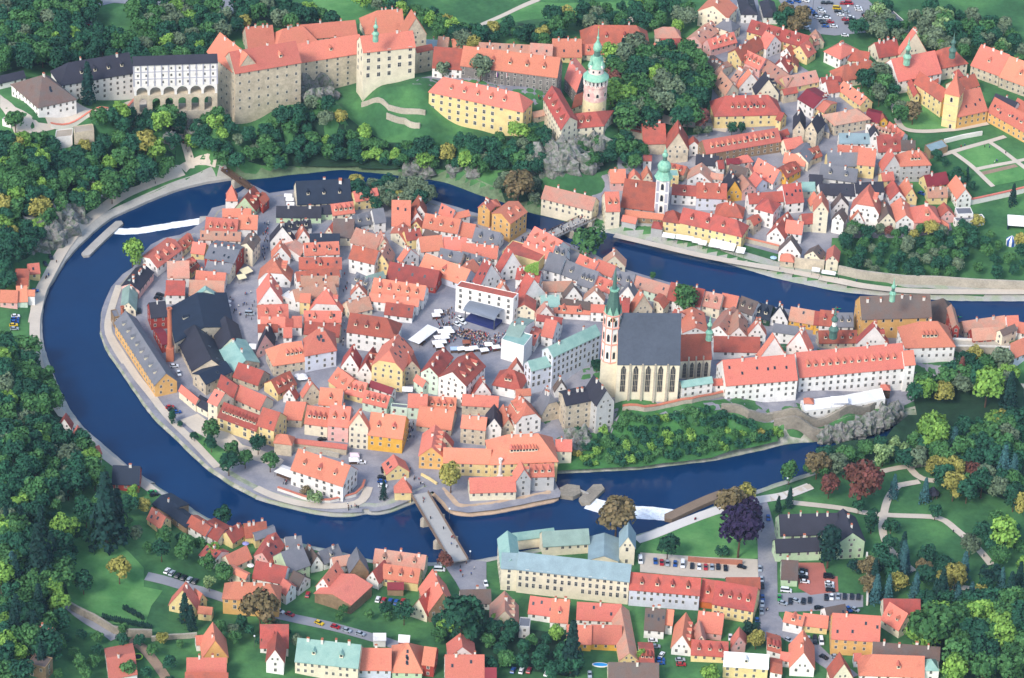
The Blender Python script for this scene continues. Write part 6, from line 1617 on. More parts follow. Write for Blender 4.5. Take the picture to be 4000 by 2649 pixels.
def cars(phrase, c, items, d=(1, 0)):
    if not CARM: car_meshes()
    items = sorted(items, key=lambda i: i[0])
    for n, it in enumerate(items):
        x, y, col = it[:3]; ty = 'van' if 'v' in col else 'car'; col = col.replace('v', ''); dd = it[3] if len(it) > 3 else d
        X, Y, z = pt(c, x, y, .7); X2, Y2, _ = pt(c, x+dd[0]*20, y+dd[1]*20, .7); rz = math.atan2(Y2-Y, X2-X); bm, _, rm_, wh, L, W, gl = CARM[ty, col]
        lb = f'{CARC[col][0]} {ty} {phrase}' if len(items) == 1 else f'{CARC[col][0]} {ty}, {ORD[n]} from left {phrase}'
        o = obj('parked_'+ty, bm, None, (X, Y, z+.28), rz+random.uniform(-.05, .05)); tag(o, lb, ty, f'cars {phrase}')
        obj('windows', gl, o); obj('roof', rm_, o)
        for sx in (-1, 1):
            for sy in (-1, 1): obj('wheel', wh, o, (sx*L*.31, sy*(W/2-.1), .32))
def build_cars():
    v = (0, 1)
    cars('in the school yard row', 'Y', [(90, 440, 'b'), (127, 448, 'r'), (160, 452, 's'), (206, 455, 'b'), (250, 460, 'wv'), (305, 468, 'k'), (347, 473, 'w'), (385, 475, 'r'), (422, 475, 's'), (458, 474, 'k'), (502, 481, 'k'), (597, 473, 'k', (1, .2)), (2, 435, 'wv')], v)
    cars('along left edge of brick court', 'Y', [(957, 495, 'k'), (958, 514, 'w'), (960, 533, 'k'), (968, 560, 'w'), (858, 612, 'wv')], (1, .1)); cars('along right edge of brick court', 'Y', [(1108, 531, 'kv'), (1112, 569, 'w'), (1114, 588, 's'), (1117, 610, 'k')], (1, .1))
    cars('in mansion car park row', 'Y', [(1093, 653, 'k'), (1125, 650, 'w'), (1162, 647, 's'), (1201, 648, 'k'), (1243, 648, 'k'), (1281, 650, 'k')], v); cars('at mansion street corner', 'Y', [(818, 655, 'g', v), (840, 686, 's', (1, .3)), (882, 676, 'k', v), (917, 672, 's', (1, .3)), (959, 675, 'k', v), (996, 670, 'k', v), (1050, 714, 'k'), (1225, 722, 'b', (.6, .6)), (1262, 724, 's', (1, .4))])
    cars('along the east street kerb', 'Y', [(752, 186, 'b'), (703, 484, 's'), (712, 547, 's'), (717, 584, 'k'), (719, 655, 'b'), (717, 690, 'w'), (712, 735, 's'), (687, 790, 'b')], (.1, 1))
    cars('on the southeast corner street', 'a', [(305, 645, 's', (1, .5)), (435, 640, 's', (.1, 1)), (478, 648, 'kv', (.1, 1)), (520, 654, 'wv', (.1, 1)), (538, 758, 'k', (1, .5)), (615, 753, 's')])
    cars('on the hillside car park', 'U', [(427, 474, 'w'), (458, 489, 's'), (498, 505, 'k'), (536, 519, 'k'), (573, 533, 's'), (612, 543, 'k')], (.55, -.6)); cars('along the south lane', 'V', [(-12, 655, 'w'), (55, 676, 'r'), (248, 733, 'y'), (355, 758, 'r'), (430, 782, 's'), (520, 805, 's')], (1, .38))
    cars('in the garden court', 'V', [(635, 578, 'w'), (673, 584, 'r'), (717, 590, 'b'), (755, 597, 'b'), (800, 592, 'r')], (.35, -1)); cars('in white house courtyard', 'V', [(172, 547, 'r')], (.5, -1)); cars('by the bridge hedge', 'V', [(1042, 382, 'wv')]); cars('crossing the bridge square', 'V', [(1347, 473, 'w')], (.2, 1)); cars('driving over the road bridge', 'S', [(2165, 1385, 'wv')], (.45, .9))
    cars('beside yellow bridge house', 'S', [(1467, 700, 'k', (.2, 1)), (1455, 785, 'k'), (1455, 832, 'b'), (1465, 882, 'w')], (1, .1)); cars('on the lower square', 'S', [(1222, 610, 'w')]); cars('behind covered walkway', 'S', [(763, 345, 'k')], (1, -.2))
    cars('by malt house gable', 'N', [(780, 860, 'r'), (805, 885, 'k'), (860, 918, 'b')], (1, -.15)); cars('in brewery lane', 'N', [(830, 385, 'w', (1, -.1)), (883, 470, 'w', (.35, 1))]); cars('in west riverbank road', 'I', [(960, 745, 'k'), (940, 783, 'k'), (722, 932, 'k', (.05, 1))], (1, .1)); cars('standing on the wide plaza', 'I', [(2000, 963, 'sv')])
    cars('beside the covered stage', 'K', [(255, 1235, 'w'), (315, 1212, 'w'), (290, 1165, 'w')], (.9, .5)); cars('below the left rocks', 'f', [(78, 45, 'w'), (75, 60, 'b'), (74, 75, 'b'), (68, 90, 'y'), (72, 108, 's'), (107, 157, 'b'), (108, 172, 'w')]); cars('on river promenade verge', 'F', [(470, 960, 'k'), (418, 1020, 'k'), (320, 1270, 'b', (1, .1))], (.5, 1))
    cars('in the big top right car park', 'C', [(60, 35, 'k'), (120, 35, 'k'), (280, 42, 'r'), (345, 40, 'rv'), (205, 97, 'yv'), (215, 133, 'k'), (308, 138, 's'), (248, 172, 'w'), (450, 88, 'w'), (460, 113, 'w'), (300, 228, 'r'), (365, 200, 'w'), (380, 222, 'k'), (330, 270, 'k'), (530, 170, 'k'), (550, 188, 'r'), (580, 210, 'w'), (620, 250, 'b')], (1, .08))
    cars('at left of big top right car park', 'C', [(35, 135, 'w'), (80, 188, 'k'), (95, 212, 'w'), (20, 210, 'w'), (35, 243, 'k'), (130, 255, 'r'), (55, 267, 'k'), (70, 305, 'b'), (172, 305, 'w'), (15, 105, 's'), (300, 410, 'w')], (1, .08)); cars('by tree in bus park', 'B', [(2030, 25, 'b'), (2115, 15, 'b'), (2215, 10, 'w'), (2240, 95, 'b'), (2275, 122, 'b'), (2300, 150, 'b'), (2330, 180, 'k'), (2345, 207, 'w'), (2170, 215, 'b'), (2180, 260, 's'), (2205, 300, 'w'), (2228, 332, 'w')], (1, .3)); cars('beside upper river garages', 'C', [(1258, 250, 'k'), (1300, 240, 's'), (1260, 305, 'r'), (1262, 332, 'b')])
    cars('in first forest car park row', 'l', [(780, 130, 'k'), (800, 165, 's'), (815, 200, 'k'), (830, 245, 'r'), (842, 278, 'k'), (858, 303, 'k'), (880, 330, 'k')], (1, .12)); cars('in far forest car park', 'l', [(500, 120, 's', v), (537, 118, 'k', v), (576, 118, 'k', v), (535, 195, 's'), (570, 198, 'w')], (1, .3)); cars('in second forest car park row', 'l', [(1640, 55, 'b'), (1655, 80, 's'), (1665, 100, 's'), (1672, 122, 's'), (1690, 152, 'r'), (1705, 205, 'r'), (1716, 238, 's'), (1747, 282, 'k'), (1757, 305, 'w'), (1782, 345, 'k')], (1, .1)); cars('in last forest car park row', 'l', [(2055, 100, 'b'), (2135, 115, 'w', v), (2160, 10, 'r', v), (1940, 110, 's'), (1140, 345, 'w', v), (1325, 20, 'w')])
    cars('under bottom centre trees', 'd', [(1020, 845, 'b'), (1075, 848, 'w'), (1125, 845, 'r'), (1243, 865, 'w')], (.4, -1)); cars('in bottom tiled yard', 'Z', [(592, 648, 'w'), (610, 687, 's'), (650, 742, 'w', (.6, -1)), (640, 775, 'b'), (640, 797, 'b'), (773, 775, 's'), (778, 806, 'r'), (175, 872, 's', v)]); cars('before pink house garage', 'Z', [(1103, 628, 'w')], v); cars('in orchard meadow', 'E', [(1610, 1345, 's'), (1705, 1345, 's'), (1780, 1350, 'b')], (.35, 1)); cars('in cobbled yard near pink house', 'E', [(1185, 965, 'b')], (1, .5)); cars('on left lane by dark roofs', 'e', [(805, 98, 'g'), (815, 112, 'k')], (1, -.2))
# ------------------------------------------------------------------ people
PC = dict(dark=('262a33', '1f222a'), blue=('2f4f86', '2a2f3a'), red=('a8303a', '2a2d38'), pale=('d4d2cc', '55606e'), brown=('7a5c46', '3a3a44'))
PM = {}
def person_meshes():
    for pose in (0, 1):
        J = [(0, 0, .92), (0, 0, 1.2), (0, 0, 1.42), (0, 0, 1.53), (0, .01, 1.66), (.1, 0, .88), (.11, .1*pose, .48), (.11, -.12*pose, .08), (.11, .08-.12*pose, .03), (-.1, 0, .88), (-.11, .06*pose, .48), (-.11, .22*pose, .08), (-.11, .08+.22*pose, .03), (.2, 0, 1.38), (.25, -.08*pose, 1.1), (.24, .08-.1*pose, .86), (-.2, 0, 1.38), (-.25, .08*pose, 1.1), (-.24, .16*pose, .86)]
        E = [(0, 1), (1, 2), (2, 3), (3, 4), (0, 5), (5, 6), (6, 7), (7, 8), (0, 9), (9, 10), (10, 11), (11, 12), (2, 13), (13, 14), (14, 15), (2, 16), (16, 17), (17, 18)]
        Rr = [.16, .15, .15, .06, .115, .1, .075, .05, .045, .1, .075, .05, .045, .075, .055, .045, .075, .055, .045]
        me = bpy.data.meshes.new('tmp'); me.from_pydata(J, E, []); me.update(); o = bpy.data.objects.new('tmp', me); COL.objects.link(o); md = o.modifiers.new('s', 'SKIN')
        for i, r in enumerate(Rr): me.skin_vertices[0].data[i].radius = (r, r*.8 if i < 3 else r)
        me.skin_vertices[0].data[0].use_root = True
        dg = bpy.context.evaluated_depsgraph_get(); ev = o.evaluated_get(dg); em = bpy.data.meshes.new_from_object(ev); bpy.data.objects.remove(o)
        SK = mat('skin', rgb('c49a82'), .7, .05); HR = mat('hair', rgb('3a2c22'), .8, .1); V = [tuple(v.co) for v in em.vertices]; Fc = [list(p.vertices) for p in em.polygons]
        for k, (top, bot) in PC.items():
            mi = []
            for p in em.polygons:
                c = p.center; mi.append(0 if c.z > .93 and c.z < 1.5 and not (abs(c.x) > .2 and c.z < .9) else 1 if c.z <= .93 else (3 if c.z > 1.7 or c.y < -.02 else 2))
            PM[k, pose] = mesh('person', V, Fc, [mat(k+'_top_cloth', rgb(top), .9, .1), mat(k+'_trousers', rgb(bot), .9, .1), SK, HR], mi, True)
def people(phrase, c, poly, n, seed, h=0.0, act='standing', line=False):
    if not PM: person_meshes()
    rs = np.random.default_rng(seed); P = np.array([poly[i:i+2] for i in range(0, len(poly), 2)], float); out = []
    while len(out) < n:
        if line: k = rs.integers(len(P)-1); q = P[k]+(P[k+1]-P[k])*rs.uniform()+rs.normal(scale=6, size=2)
        else:
            q = rs.uniform(P.min(0), P.max(0))
            if not inpoly(q[None], P)[0]: continue
        out.append(q)
    for q in out:
        k = list(PC)[rs.choice(5, p=[.42, .22, .1, .16, .1])]; x, y, z = pt(c, q[0], q[1], h); z = z+h if h else z
        o = obj('person', PM[k, int(rs.integers(2))], None, (x, y, z+.15), rs.uniform(0, 6.28), rs.uniform(.95, 1.08)); tag(o, f'person in {k} clothes {act} {phrase}', 'person', f'{k} dressed people {phrase}')
def deck_people(phrase, P0, P1, z, w, n, seed):
    rs = np.random.default_rng(seed); a = np.array(unproj(*P0, z)); b = np.array(unproj(*P1, z)); e = (b-a)/np.hypot(*(b-a)); nn = np.array([-e[1], e[0]])
    for _ in range(n):
        q = a+(b-a)*rs.uniform(.04, .96)+nn*rs.uniform(-w, w); k = list(PC)[rs.choice(5, p=[.4, .22, .12, .16, .1])]
        o = obj('person', PM[k, int(rs.integers(2))], None, (q[0], q[1], z), rs.uniform(0, 6.28), rs.uniform(.95, 1.08)); tag(o, f'person in {k} clothes walking {phrase}', 'person', f'{k} dressed people {phrase}')
def build_people():
    people('on the lookout bastion', 'l', (680, 1200, 860, 1180, 870, 1215, 690, 1235), 14, 1, 0); people('along the castle forecourt wall', 'l', (820, 1080, 1050, 1000, 1060, 1020, 830, 1095), 14, 2); people('on the gorge path', 'l', (1670, 1280, 1720, 1390, 1790, 1490), 6, 3, line=True, act='walking')
    people('on the river promenade', 'F', (1650, 190, 1200, 380, 1050, 460, 560, 890, 470, 1120, 390, 1200), 9, 4, line=True, act='walking'); people('on the shopping street by the wooden bridge', 'G', (760, 800, 840, 780, 850, 1150, 780, 1300, 750, 1250, 760, 1000), 30, 5, act='walking')
    people('on the wide plaza', 'I', (1760, 700, 2060, 680, 2050, 1050, 1900, 1250, 1780, 850), 26, 6, act='walking'); people('in the narrow street', 'J', (1290, 480, 1370, 520, 1310, 1400, 1240, 1420, 1290, 1000), 16, 7, act='walking'); people('in the street above road bridge', 'S', (1720, 160, 1820, 150, 1830, 400, 1720, 380), 34, 8, act='walking'); people('on lower square edge', 'S', (1790, 540, 1860, 560, 1950, 900, 1820, 900, 1780, 700), 9, 9, act='walking')
    people('beside the mansion on the river bend', 'S', (310, 840, 350, 830, 360, 870, 320, 880), 6, 10); people('by the riverside wall', 'S', (1050, 1100, 1190, 1090, 1190, 1170, 1060, 1180), 9, 11, act='sitting'); people('on bridge square', 'V', (1160, 270, 1220, 300, 1300, 400, 1250, 420, 1170, 440), 13, 12, act='walking'); people('at the hotel bridge head', 'K', (1000, 240, 1100, 200, 1090, 240, 990, 290), 14, 13)
    people('on the gravel riverside road', 'L', (1840, 505, 2060, 590, 2080, 480), 4, 14, line=True, act='walking'); people('below the rubble garden wall', 'M', (800, 700, 900, 730, 80, 600), 4, 15, line=True); people('on park paths', 'b', (600, 620, 860, 500, 1120, 680, 1150, 720), 6, 16, line=True, act='walking'); people('on the weir path', 'Y', (310, 200, 330, 198, 330, 205, 312, 208), 2, 17, act='walking'); people('in castle court near round tower', 'A', (1120, 840, 1230, 890, 1240, 960, 1120, 860), 6, 18); people('in monastery garden', 'E', (1560, 470, 1800, 390, 2180, 520, 1980, 655), 8, 19, line=True, act='walking'); people('at the corner street', 'Y', (735, 725, 755, 720, 755, 755, 738, 740), 3, 20, act='walking')
    deck_people('on the busy bridge by the hotel', (2135, 926), (2312, 842), 4.6, 2.6, 36, 21); deck_people('on the road bridge', (1640, 1928), (1795, 2190), 5.2, 3.2, 10, 22); deck_people('on the wooden footbridge', (845, 640), (978, 733), 5.4, 1.2, 3, 23)
# ------------------------------------------------------------------ market, stage, awnings, small things
def build_square():
    if not PM: person_meshes()
    # stage with a curved grey canopy
    A, L, rz = frame_of('K', (345, 1185), (680, 1290), 9.5); x0, y0 = A; z = ter(x0, y0); t = thing('stage', 'open air concert stage with curved grey canopy before the white town hall', 'stage', (x0, y0, z), rz); D = 9.0
    mb = MB(); mb.box(0, L, 0, D, 0, 1.3, 0); obj('platform', mb.me('platform', [mat('stage_floor', rgb('2c3566'), .6, .2)]), t); mb = MB()
    for k in range(10):
        a0, a1 = math.pi*k/10, math.pi*(k+1)/10; p = [(D/2-(D/2+1)*math.cos(a), 6.2+2.2*math.sin(a)) for a in (a0, a1)]
        mb.add([(-.8, p[0][0], p[0][1]), (L+.8, p[0][0], p[0][1]), (L+.8, p[1][0], p[1][1]), (-.8, p[1][0], p[1][1])], [[0, 1, 2, 3], [3, 2, 1, 0]])
    obj('canopy', mb.me('canopy', [mat('grey_canopy', rgb('9ea6b3'), .7, .08)]), t); mb = MB(); mb.box(0, L, D-.3, D, 1.3, 6.2); obj('backdrop', mb.me('backdrop', [mat('stage_backdrop', rgb('1d2340'), .8, .2)]), t)
    for sx in (0, L):
        for sy in (0, D): mb = MB(); mb.box(sx-.2, sx+.2, sy-.2, sy+.2, 0, 6.3); obj('post', mb.me('post', [METAL]), t)
    # market stalls with white canopies
    sm = {}
    def stall(c, x, y, w, d, rz_, col, lb, h=2.6):
        X, Y, z = pt(c, x, y, h); t = thing('market_stall', lb, 'market stall', (X, Y, z), rz_)
        mb = MB(); mb.add([(-w/2, -d/2, h-.5), (w/2, -d/2, h-.5), (w/2, d/2, h-.5), (-w/2, d/2, h-.5), (-w*.3, 0, h+.5), (w*.3, 0, h+.5)], [[0, 1, 5, 4], [2, 3, 4, 5], [1, 2, 5], [3, 0, 4], [3, 2, 1, 0]]); obj('canopy', mb.me('canopy', [col]), t)
        mb = MB()
        for sx in (-1, 1):
            for sy in (-1, 1): mb.box(sx*w*.46-.05, sx*w*.46+.05, sy*d*.46-.05, sy*d*.46+.05, 0, h-.5)
        obj('frame', mb.me('frame', [METAL]), t); mb = MB(); mb.box(-w*.44, w*.44, -d*.3, -d*.1, .7, .85); mb.box(-w*.44, w*.44, -d*.3, -d*.25, 0, .7); obj('counter', mb.me('counter', [WOOD]), t)
    WS = mat('white_stall_canvas', rgb('e6e3e0'), .8, .08, objvar=.05)
    pts = [(40, 1072), (12, 1112), (75, 1300), (148, 1268), (172, 1302), (38, 1370), (115, 1368), (85, 1420), (50, 1470), (620, 1452), (705, 1482), (568, 1515), (450, 1492), (300, 1500), (390, 1505), (15, 1430), (120, 1335)]
    pts = sorted(pts)
    for i, (x, y) in enumerate(pts): stall('K', x, y, 4.2, 3.4, .15+.1*(i % 3), WS, f'white canopy market stall on the main square, {ORD[i]} from left')
    stall('K', 365, 1425, 4.2, 3.4, .1, mat('brown_stall_roof', rgb('8a5340'), .8, .1), 'brown roofed wooden market hut at the edge of the crowd'); stall('K', 222, 1502, 4.0, 3.2, .1, mat('blue_white_canvas', rgb('9db4d8'), .8, .1), 'pale blue market stall at the bottom of the square')
    stall('J', 2230, 1190, 6.5, 17, -.55, WS, 'long white market tent along the left edge of the square', 3.4); stall('S', 1140, 510, 4.5, 3.5, .1, mat('pinkish_canvas', rgb('dcc6cc'), .8, .1), 'pale pink and white kiosk tent on the lower square'); stall('S', 1135, 565, 5, 4, .1, WS, 'white kiosk tent on the lower square'); stall('S', 350, 700, 9, 7, -.5, WS, 'white marquee leaning against the mansion', 3.4)
    # the crowd before the stage reads as one mass
    rs = np.random.default_rng(5); Vs, Fs, Ms = [], [], []; keys = list(PM); mats = []; base = {}
    for k in keys:
        base[k] = len(mats); mats += list(PM[k].materials)
    polys = [np.array([(270, 1300), (620, 1350), (620, 1400), (420, 1440), (260, 1390)], float), np.array([(10, 1080), (220, 1060), (240, 1200), (200, 1300), (300, 1290), (260, 1400), (200, 1480), (20, 1400)], float), np.array([(420, 1440), (820, 1330), (760, 1500), (740, 1560), (420, 1560), (300, 1480)], float)]
    cnt = 0
    for poly, n in zip(polys, (190, 120, 130)):
        m = 0
        while m < n:
            q = rs.uniform(poly.min(0), poly.max(0))
            if not inpoly(q[None], poly)[0]: continue
            m += 1; k = keys[rs.integers(len(keys))]; me = PM[k]; X, Y, z = pt('K', q[0], q[1]); a = rs.uniform(0, 6.28); ca, sa = math.cos(a), math.sin(a); nV = sum(len(v) for v in Vs)
            co = np.array([v.co for v in me.vertices]); Vs.append(np.stack([co[:, 0]*ca-co[:, 1]*sa+X, co[:, 0]*sa+co[:, 1]*ca+Y, co[:, 2]+z+.12], 1))
            Fs += [[i+nV for i in p.vertices] for p in me.polygons]; Ms += [p.material_index+base[k] for p in me.polygons]
    o = obj('crowd', mesh('crowd', np.concatenate(Vs), Fs, mats, Ms)); tag(o, 'dense crowd of festival visitors filling the main square', 'crowd', None, 'stuff')
    # awnings and parasols
    def awning(c, x, y, w, d, rz_, lb, h=3.0, m=WS, nm='awning'):
        X, Y, z = pt(c, x, y, h); t = thing(nm, lb, 'awning', (X, Y, z), rz_); mb = MB(); mb.add([(-w/2, -d/2, h-.5), (w/2, -d/2, h-.5), (w/2, d/2, h+.4), (-w/2, d/2, h+.4), (-w/2, -d/2, h-.6), (w/2, -d/2, h-.6), (w/2, d/2, h+.3), (-w/2, d/2, h+.3)], [[0, 1, 2, 3], [7, 6, 5, 4], [0, 4, 5, 1], [2, 6, 7, 3], [1, 5, 6, 2], [3, 7, 4, 0]]); obj('canvas', mb.me('canvas', [m]), t)
        mb = MB()
        for sx in (-1, 1): mb.box(sx*w*.48-.06, sx*w*.48+.06, -d/2, -d/2+.12, 0, h-.5)
        obj('posts', mb.me('posts', [METAL]), t)
    CRM = mat('cream_canvas', rgb('ddd3ac'), .8, .06)
    aw = [(628, 1448, 6.6), (762, 1465, 4.6), (860, 1480, 4.4), (950, 1507, 4.2), (1020, 1530, 4.2)]
    for i, (x, y, w) in enumerate(aw): awning('D', x, y, w, 3.2, -.23, f'white awning below the yellow riverside house, {ORD[i]} from left')
    awning('L', 1190, 210, 8, 6.5, -.25, 'large white awning, left one of the widest pair by the promenade'); awning('L', 1320, 240, 7, 6.5, -.25, 'large white awning, right one of the widest pair by the promenade'); awning('L', 1460, 285, 4.5, 4.5, -.25, 'small white awning next to the brown pergola roof'); awning('L', 2330, 510, 4, 2.5, -.2, 'small white awning at the courtyard wall'); awning('M', 110, 545, 7, 2, -.2, 'white awning at the promenade corner house')
    awning('I', 1958, 462, 5.6, 4.2, .75, 'upper cream awning at the red house on the plaza', 3, CRM); awning('I', 1905, 532, 4.4, 3.2, .5, 'lower cream awning at the red house on the plaza', 3, CRM); awning('I', 2030, 1340, 3.4, 3.4, 0, 'square white parasol at the plaza end'); awning('Q', 2010, 950, 8, 4.5, .1, 'white awning on the college cafe terrace'); awning('R', 540, 890, 7, 2.0, .25, 'long narrow white awning on the college cafe terrace', 3.2); awning('O', 1455, 650, 5, 3, 0, 'cream awning between stone house and mint houses', 3)
    for i, (x, y) in enumerate([(1100, 415), (1120, 465), (1130, 525)]): awning('G', x, y, 4.0, 1.8, 0, f'{("upper", "middle", "lower")[i]} white parasol on the mill terrace')
    def parasol(c, x, y, r, lb, m=WS):
        X, Y, z = pt(c, x, y, 2.4); t = thing('parasol', lb, 'parasol', (X, Y, z)); mb = MB(); mb.lathe([(r, 2.2), (r*.5, 2.55), (.05, 2.9)], 8); obj('canopy', mb.me('canopy', [m]), t); mb = MB(); mb.tube((0, 0, 0), (0, 0, 2.3), .05); obj('pole', mb.me('pole', [METAL]), t)
    for i, (x, y) in enumerate([(190, 490), (245, 488), (215, 520), (262, 515)]): parasol('O', x, y, 1.9, f'white parasol in the small blue house corner square, {ORD[i]} from left'.replace('first', 'leftmost'))
    parasol('I', 1755, 815, 1.4, 'upper round white parasol on the plaza edge'); parasol('I', 1755, 862, 1.4, 'lower round white parasol on the plaza edge'); parasol('U', 945, 290, 1.6, 'lilac parasol in the yellow house court', mat('lilac_canvas', rgb('8f8fc0'), .8, .1)); parasol('L', 1840, 370, 1.8, 'pale blue parasol in promenade beer garden', mat('pale_blue_canvas', rgb('a8c4d8'), .8, .1)); parasol('U', 978, 435, 1.6, 'white parasol beside the pink gabled house')
    # kayaks, tents, pools, hut, lamps
    def kayak(c, x, y, rz_, lb):
        X, Y = unproj(*cx(c, x, y), .1); mb = MB(); mb.add([(-2.2, 0, .15), (-1, -.35, .2), (1, -.35, .2), (2.2, 0, .15), (1, .35, .2), (-1, .35, .2), (-1, 0, -.15), (1, 0, -.15)], [[0, 1, 2, 3, 4, 5], [1, 0, 6], [2, 1, 6, 7], [3, 2, 7], [4, 3, 7], [5, 4, 7, 6], [0, 5, 6]]); t = thing('kayak', lb, 'kayak', (X, Y, .1), rz_); obj('hull', mb.me('hull', [mat('green_hull', rgb('2f9a5a'), .4, .05)]), t)
        o = obj('person', PM['red', 0], None, (X, Y, -.45), rz_); tag(o, 'person in red top sitting in '+lb, 'person', None)
    kayak('G', 1035, 388, .2, 'green kayak passing the mill terrace'); kayak('M', 210, 966, 0, 'green kayak left of the armoury'); kayak('M', 1605, 1063, .1, 'green kayak right of the armoury')
    X, Y, z = pt('M', 2215, 225); t = thing('striped_tent', 'round blue and white striped circus tent on the meadow', 'tent', (X, Y, z)); mb = MB(); n = 12
    for k in range(n):
        a, b = 2*math.pi*k/n, 2*math.pi*(k+1)/n; p = lambda r, q, h: (r*math.cos(q), r*math.sin(q), h); mb.add([p(2.6, a, 0), p(2.6, b, 0), p(2.7, b, 3.2), p(2.7, a, 3.2), (0, 0, 5.6)], [[0, 1, 2, 3], [3, 2, 4]], k % 2)
    obj('canvas', mb.me('canvas', [WHITE, mat('blue_canvas', rgb('2a52a0'), .8, .1)]), t)
    X, Y, z = pt('E', 2330, 1400); t = thing('event_tent', 'large white roofed event tent with dark open front at right edge', 'tent', (X, Y, z), -.05); mb = MB(); mb.add([(-7, 0, 3), (9, 0, 3), (9, 8, 4.6), (-7, 8, 4.6), (-7, 0, 2.8), (9, 0, 2.8), (9, 8, 4.4), (-7, 8, 4.4)], [[0, 1, 2, 3], [7, 6, 5, 4], [0, 4, 5, 1], [1, 5, 6, 2], [2, 6, 7, 3], [3, 7, 4, 0]]); obj('roof', mb.me('roof', [WHITE]), t); mb = MB(); mb.box(-6.8, 8.8, 7.5, 7.8, 0, 4.3); mb.box(-6.8, -6.6, .2, 7.8, 0, 2.8); obj('side_cloth', mb.me('side_cloth', [mat('dark_cloth', rgb('24304a'), .9, .1)]), t)
    X, Y, z = pt('Z', 245, 812); mb = MB(); P = [(3.6*math.cos(a), 1.4*math.sin(a)) for a in np.linspace(0, 2*math.pi, 25)[:-1]]; mb.prism(P, 0, .5, 0, None); mb.prism([(x*.88, y*.8) for x, y in P], .5, .52, 1); o = obj('pool', mb.me('pool', [WHITE, mat('pool_water', rgb('2f8fd0'), .1, .05)]), None, (X, Y, z)); tag(o, 'small oval blue swimming pool on a bottom garden lawn', 'pool')
    X, Y, z = pt('g', 910, 543); mb = MB(); P = [(2.2*math.cos(a), 2.2*math.sin(a)) for a in np.linspace(0, 2*math.pi, 25)[:-1]]; mb.prism(P, .75, .9, 0); mb.prism([(x*.75, y*.75) for x, y in P], .9, .92, 1)
    for k in range(6): mb.tube((2*math.cos(k), 2*math.sin(k), 0), (2*math.cos(k), 2*math.sin(k), .75), .05, 5, 1)
    o = obj('trampoline', mb.me('trampoline', [mat('lime_pad', rgb('a5cf4a'), .7, .05), mat('black_net', rgb('202428'), .8, .05)]), None, (X, Y, z)); tag(o, 'round lime edged trampoline in a bottom left garden', 'trampoline')
    X, Y, z = pt('b', 868, 395); t = thing('pavilion', 'small dark octagonal pavilion between park spruces', 'pavilion', (X, Y, z)); mb = MB(); mb.lathe([(3.2, 2.6), (1.6, 4), (1.4, 4.6), (.05, 6)], 8); obj('roof', mb.me('roof', [roofm('k')]), t); mb = MB()
    for k in range(8): a = k*math.pi/4; mb.box(2.5*math.cos(a)-.12, 2.5*math.cos(a)+.12, 2.5*math.sin(a)-.12, 2.5*math.sin(a)+.12, 0, 2.7)
    obj('columns', mb.me('columns', [WOOD]), t)
    for c, x, y, lb in (('R', 755, 905, 'orange tent roofed pavilion at the right end of the cafe terrace'), ('Q', 1645, 1060, 'orange tent roofed pavilion at the left end of the cafe terrace')):
        X, Y, z = pt(c, x, y); t = thing('pavilion', lb, 'pavilion', (X, Y, z+2)); mb = MB(); mb.add([(-2.4, -2.4, 2.6), (2.4, -2.4, 2.6), (2.4, 2.4, 2.6), (-2.4, 2.4, 2.6), (0, 0, 4.6)], [[0, 1, 4], [1, 2, 4], [2, 3, 4], [3, 0, 4], [3, 2, 1, 0]]); obj('roof', mb.me('roof', [roofm('o')]), t); mb = MB()
        for sx in (-2, 2):
            for sy in (-2, 2): mb.box(sx-.15, sx+.15, sy-.15, sy+.15, -2, 2.6)
        mb.box(-2.1, 2.1, -2.1, 2.1, -2, .6); obj('posts', mb.me('posts', [WOOD]), t)
    lm = MB(); lm.tube((0, 0, 0), (0, 0, 4.6), .07, 6, 0); lm.lathe([(.1, 4.5), (.32, 4.7), (.3, 5.1), (.05, 5.3)], 8, 1); LM = lm.me('street_lamp', [METAL, mat('lamp_globe', rgb('dfe6ea'), .4, .02)])
    for c, x, y, w in (('S', 2232, 1330, 'on the right side of the road bridge'), ('V', 1243, 330, 'at the south end of the road bridge'), ('b', 99, 350, 'at the park river hedge'), ('Y', 683, 340, 'at the park lawn kerb'), ('F', 945, 480, 'on the upper promenade'), ('B', 2290, 140, 'in the bus park'), ('C', 318, 240, 'in the big car park'), ('l', 615, 95, 'by the forest car park entrance'), ('l', 855, 140, 'over the first forest parking row'), ('c', 497, 690, 'in the bottom lane')):
        X, Y, z = pt(c, x, y); sc = 1.9 if c in 'BCl' else 1.2; o = obj('street_lamp', LM, None, (X, Y, z+(3 if c == 'S' else 0)), 0, sc); tag(o, 'tall street lamp '+w, 'street lamp')
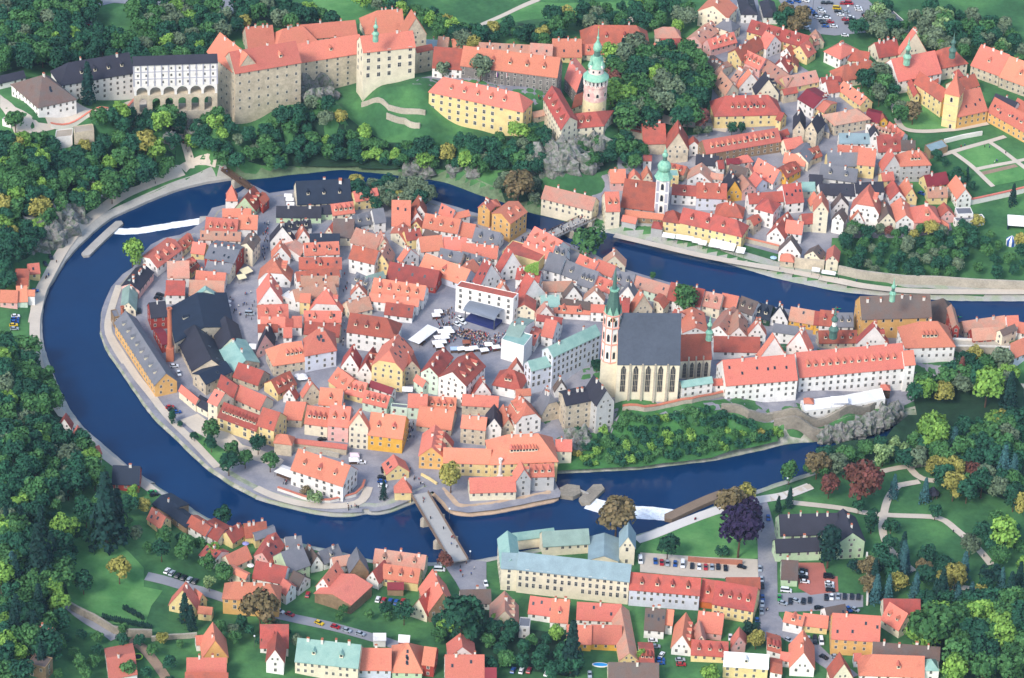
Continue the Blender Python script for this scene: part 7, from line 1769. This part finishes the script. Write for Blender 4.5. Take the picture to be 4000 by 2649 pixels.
    for i, (x, y) in enumerate([(795, 790), (888, 795)]):
        X, Y, z = pt('A', x, y); t = thing('flagpole', ('left', 'right')[i]+' flagpole with hanging tricolour flag in the castle courtyard', 'flagpole', (X, Y, z)); mb = MB(); mb.tube((0, 0, 0), (0, 0, 8), .08); obj('pole', mb.me('pole', [METAL]), t); mb = MB()
        for k in range(3): mb.box(.1+.3*k, .4+.3*k, -.03, .03, 5, 7.8, k)
        obj('flag', mb.me('flag', [WHITE, mat('red_cloth', rgb('b03038'), .8, .05), mat('blue_cloth', rgb('2a4a90'), .8, .05)]), t)
    for lb, fl, n in (('clipped conical hedge above the long grey retaining wall', (680, 285, 1000, 350), 26), ('shorter conical hedge crossing the hill lawn', (815, 220, 945, 290), 14)):
        Vs, vs = [], []; A = np.array(fl[:2], float); B = np.array(fl[2:], float)
        for k in range(n):
            q = A+(B-A)*k/(n-1); X, Y, z = pt('g', q[0], q[1]); V, v = SHAPES['conifer'][k % 3]; s = slice(0, None, 3); v3 = v[s]; V3_ = V.reshape(-1, 4, 3)[s].reshape(-1, 3)*np.array([5.0, 5.0, 3.2])*random.uniform(.8, 1.1); Vs.append(V3_+np.array([X, Y, z])); vs.append(v3)
        o = obj('hedge', leaf_mesh('hedge', np.concatenate(Vs), np.concatenate(vs), [folm('spruce')])); tag(o, lb, 'hedge')
    # ivy on the blank yellow wall behind the town hall
    rs = np.random.default_rng(3); n = 500; A = np.array(unproj(*cx('K', 1040, 500), 20.0)); B = np.array(unproj(*cx('K', 1195, 545), 20.0)); u = rs.uniform(0, 1, n); hh = rs.uniform(0, 1, n)*(.35+.65*u); P = np.column_stack([A[0]+(B[0]-A[0])*u, A[1]+(B[1]-A[1])*u-.4, 14+8.5*(1-u)*0+8*hh]); e = (B-A)/np.hypot(*(B-A)); Nn = np.tile([e[1], -e[0], .5], (n, 1))+rs.normal(scale=.3, size=(n, 3)); V, _ = quads(P, Nn, .38, np.ones(n), rs)
    o = obj('ivy', leaf_mesh('ivy', V, rs.uniform(.8, 1.5, n), [folm('light')])); tag(o, 'bright green ivy on the blank yellow gable wall', 'ivy')
import time as _t
_t0=_t.time(); build_setting(); print('setting',_t.time()-_t0)
build_houses(); print('houses',len(HOUSES),_t.time()-_t0)
build_castle(); build_towers(); build_bridges(); build_walls(); build_rocks(); print('special',_t.time()-_t0)
build_trees(); print('trees', _t.time()-_t0); build_cars(); build_square(); build_people(); print('life', _t.time()-_t0)
build_light(); build_haze()
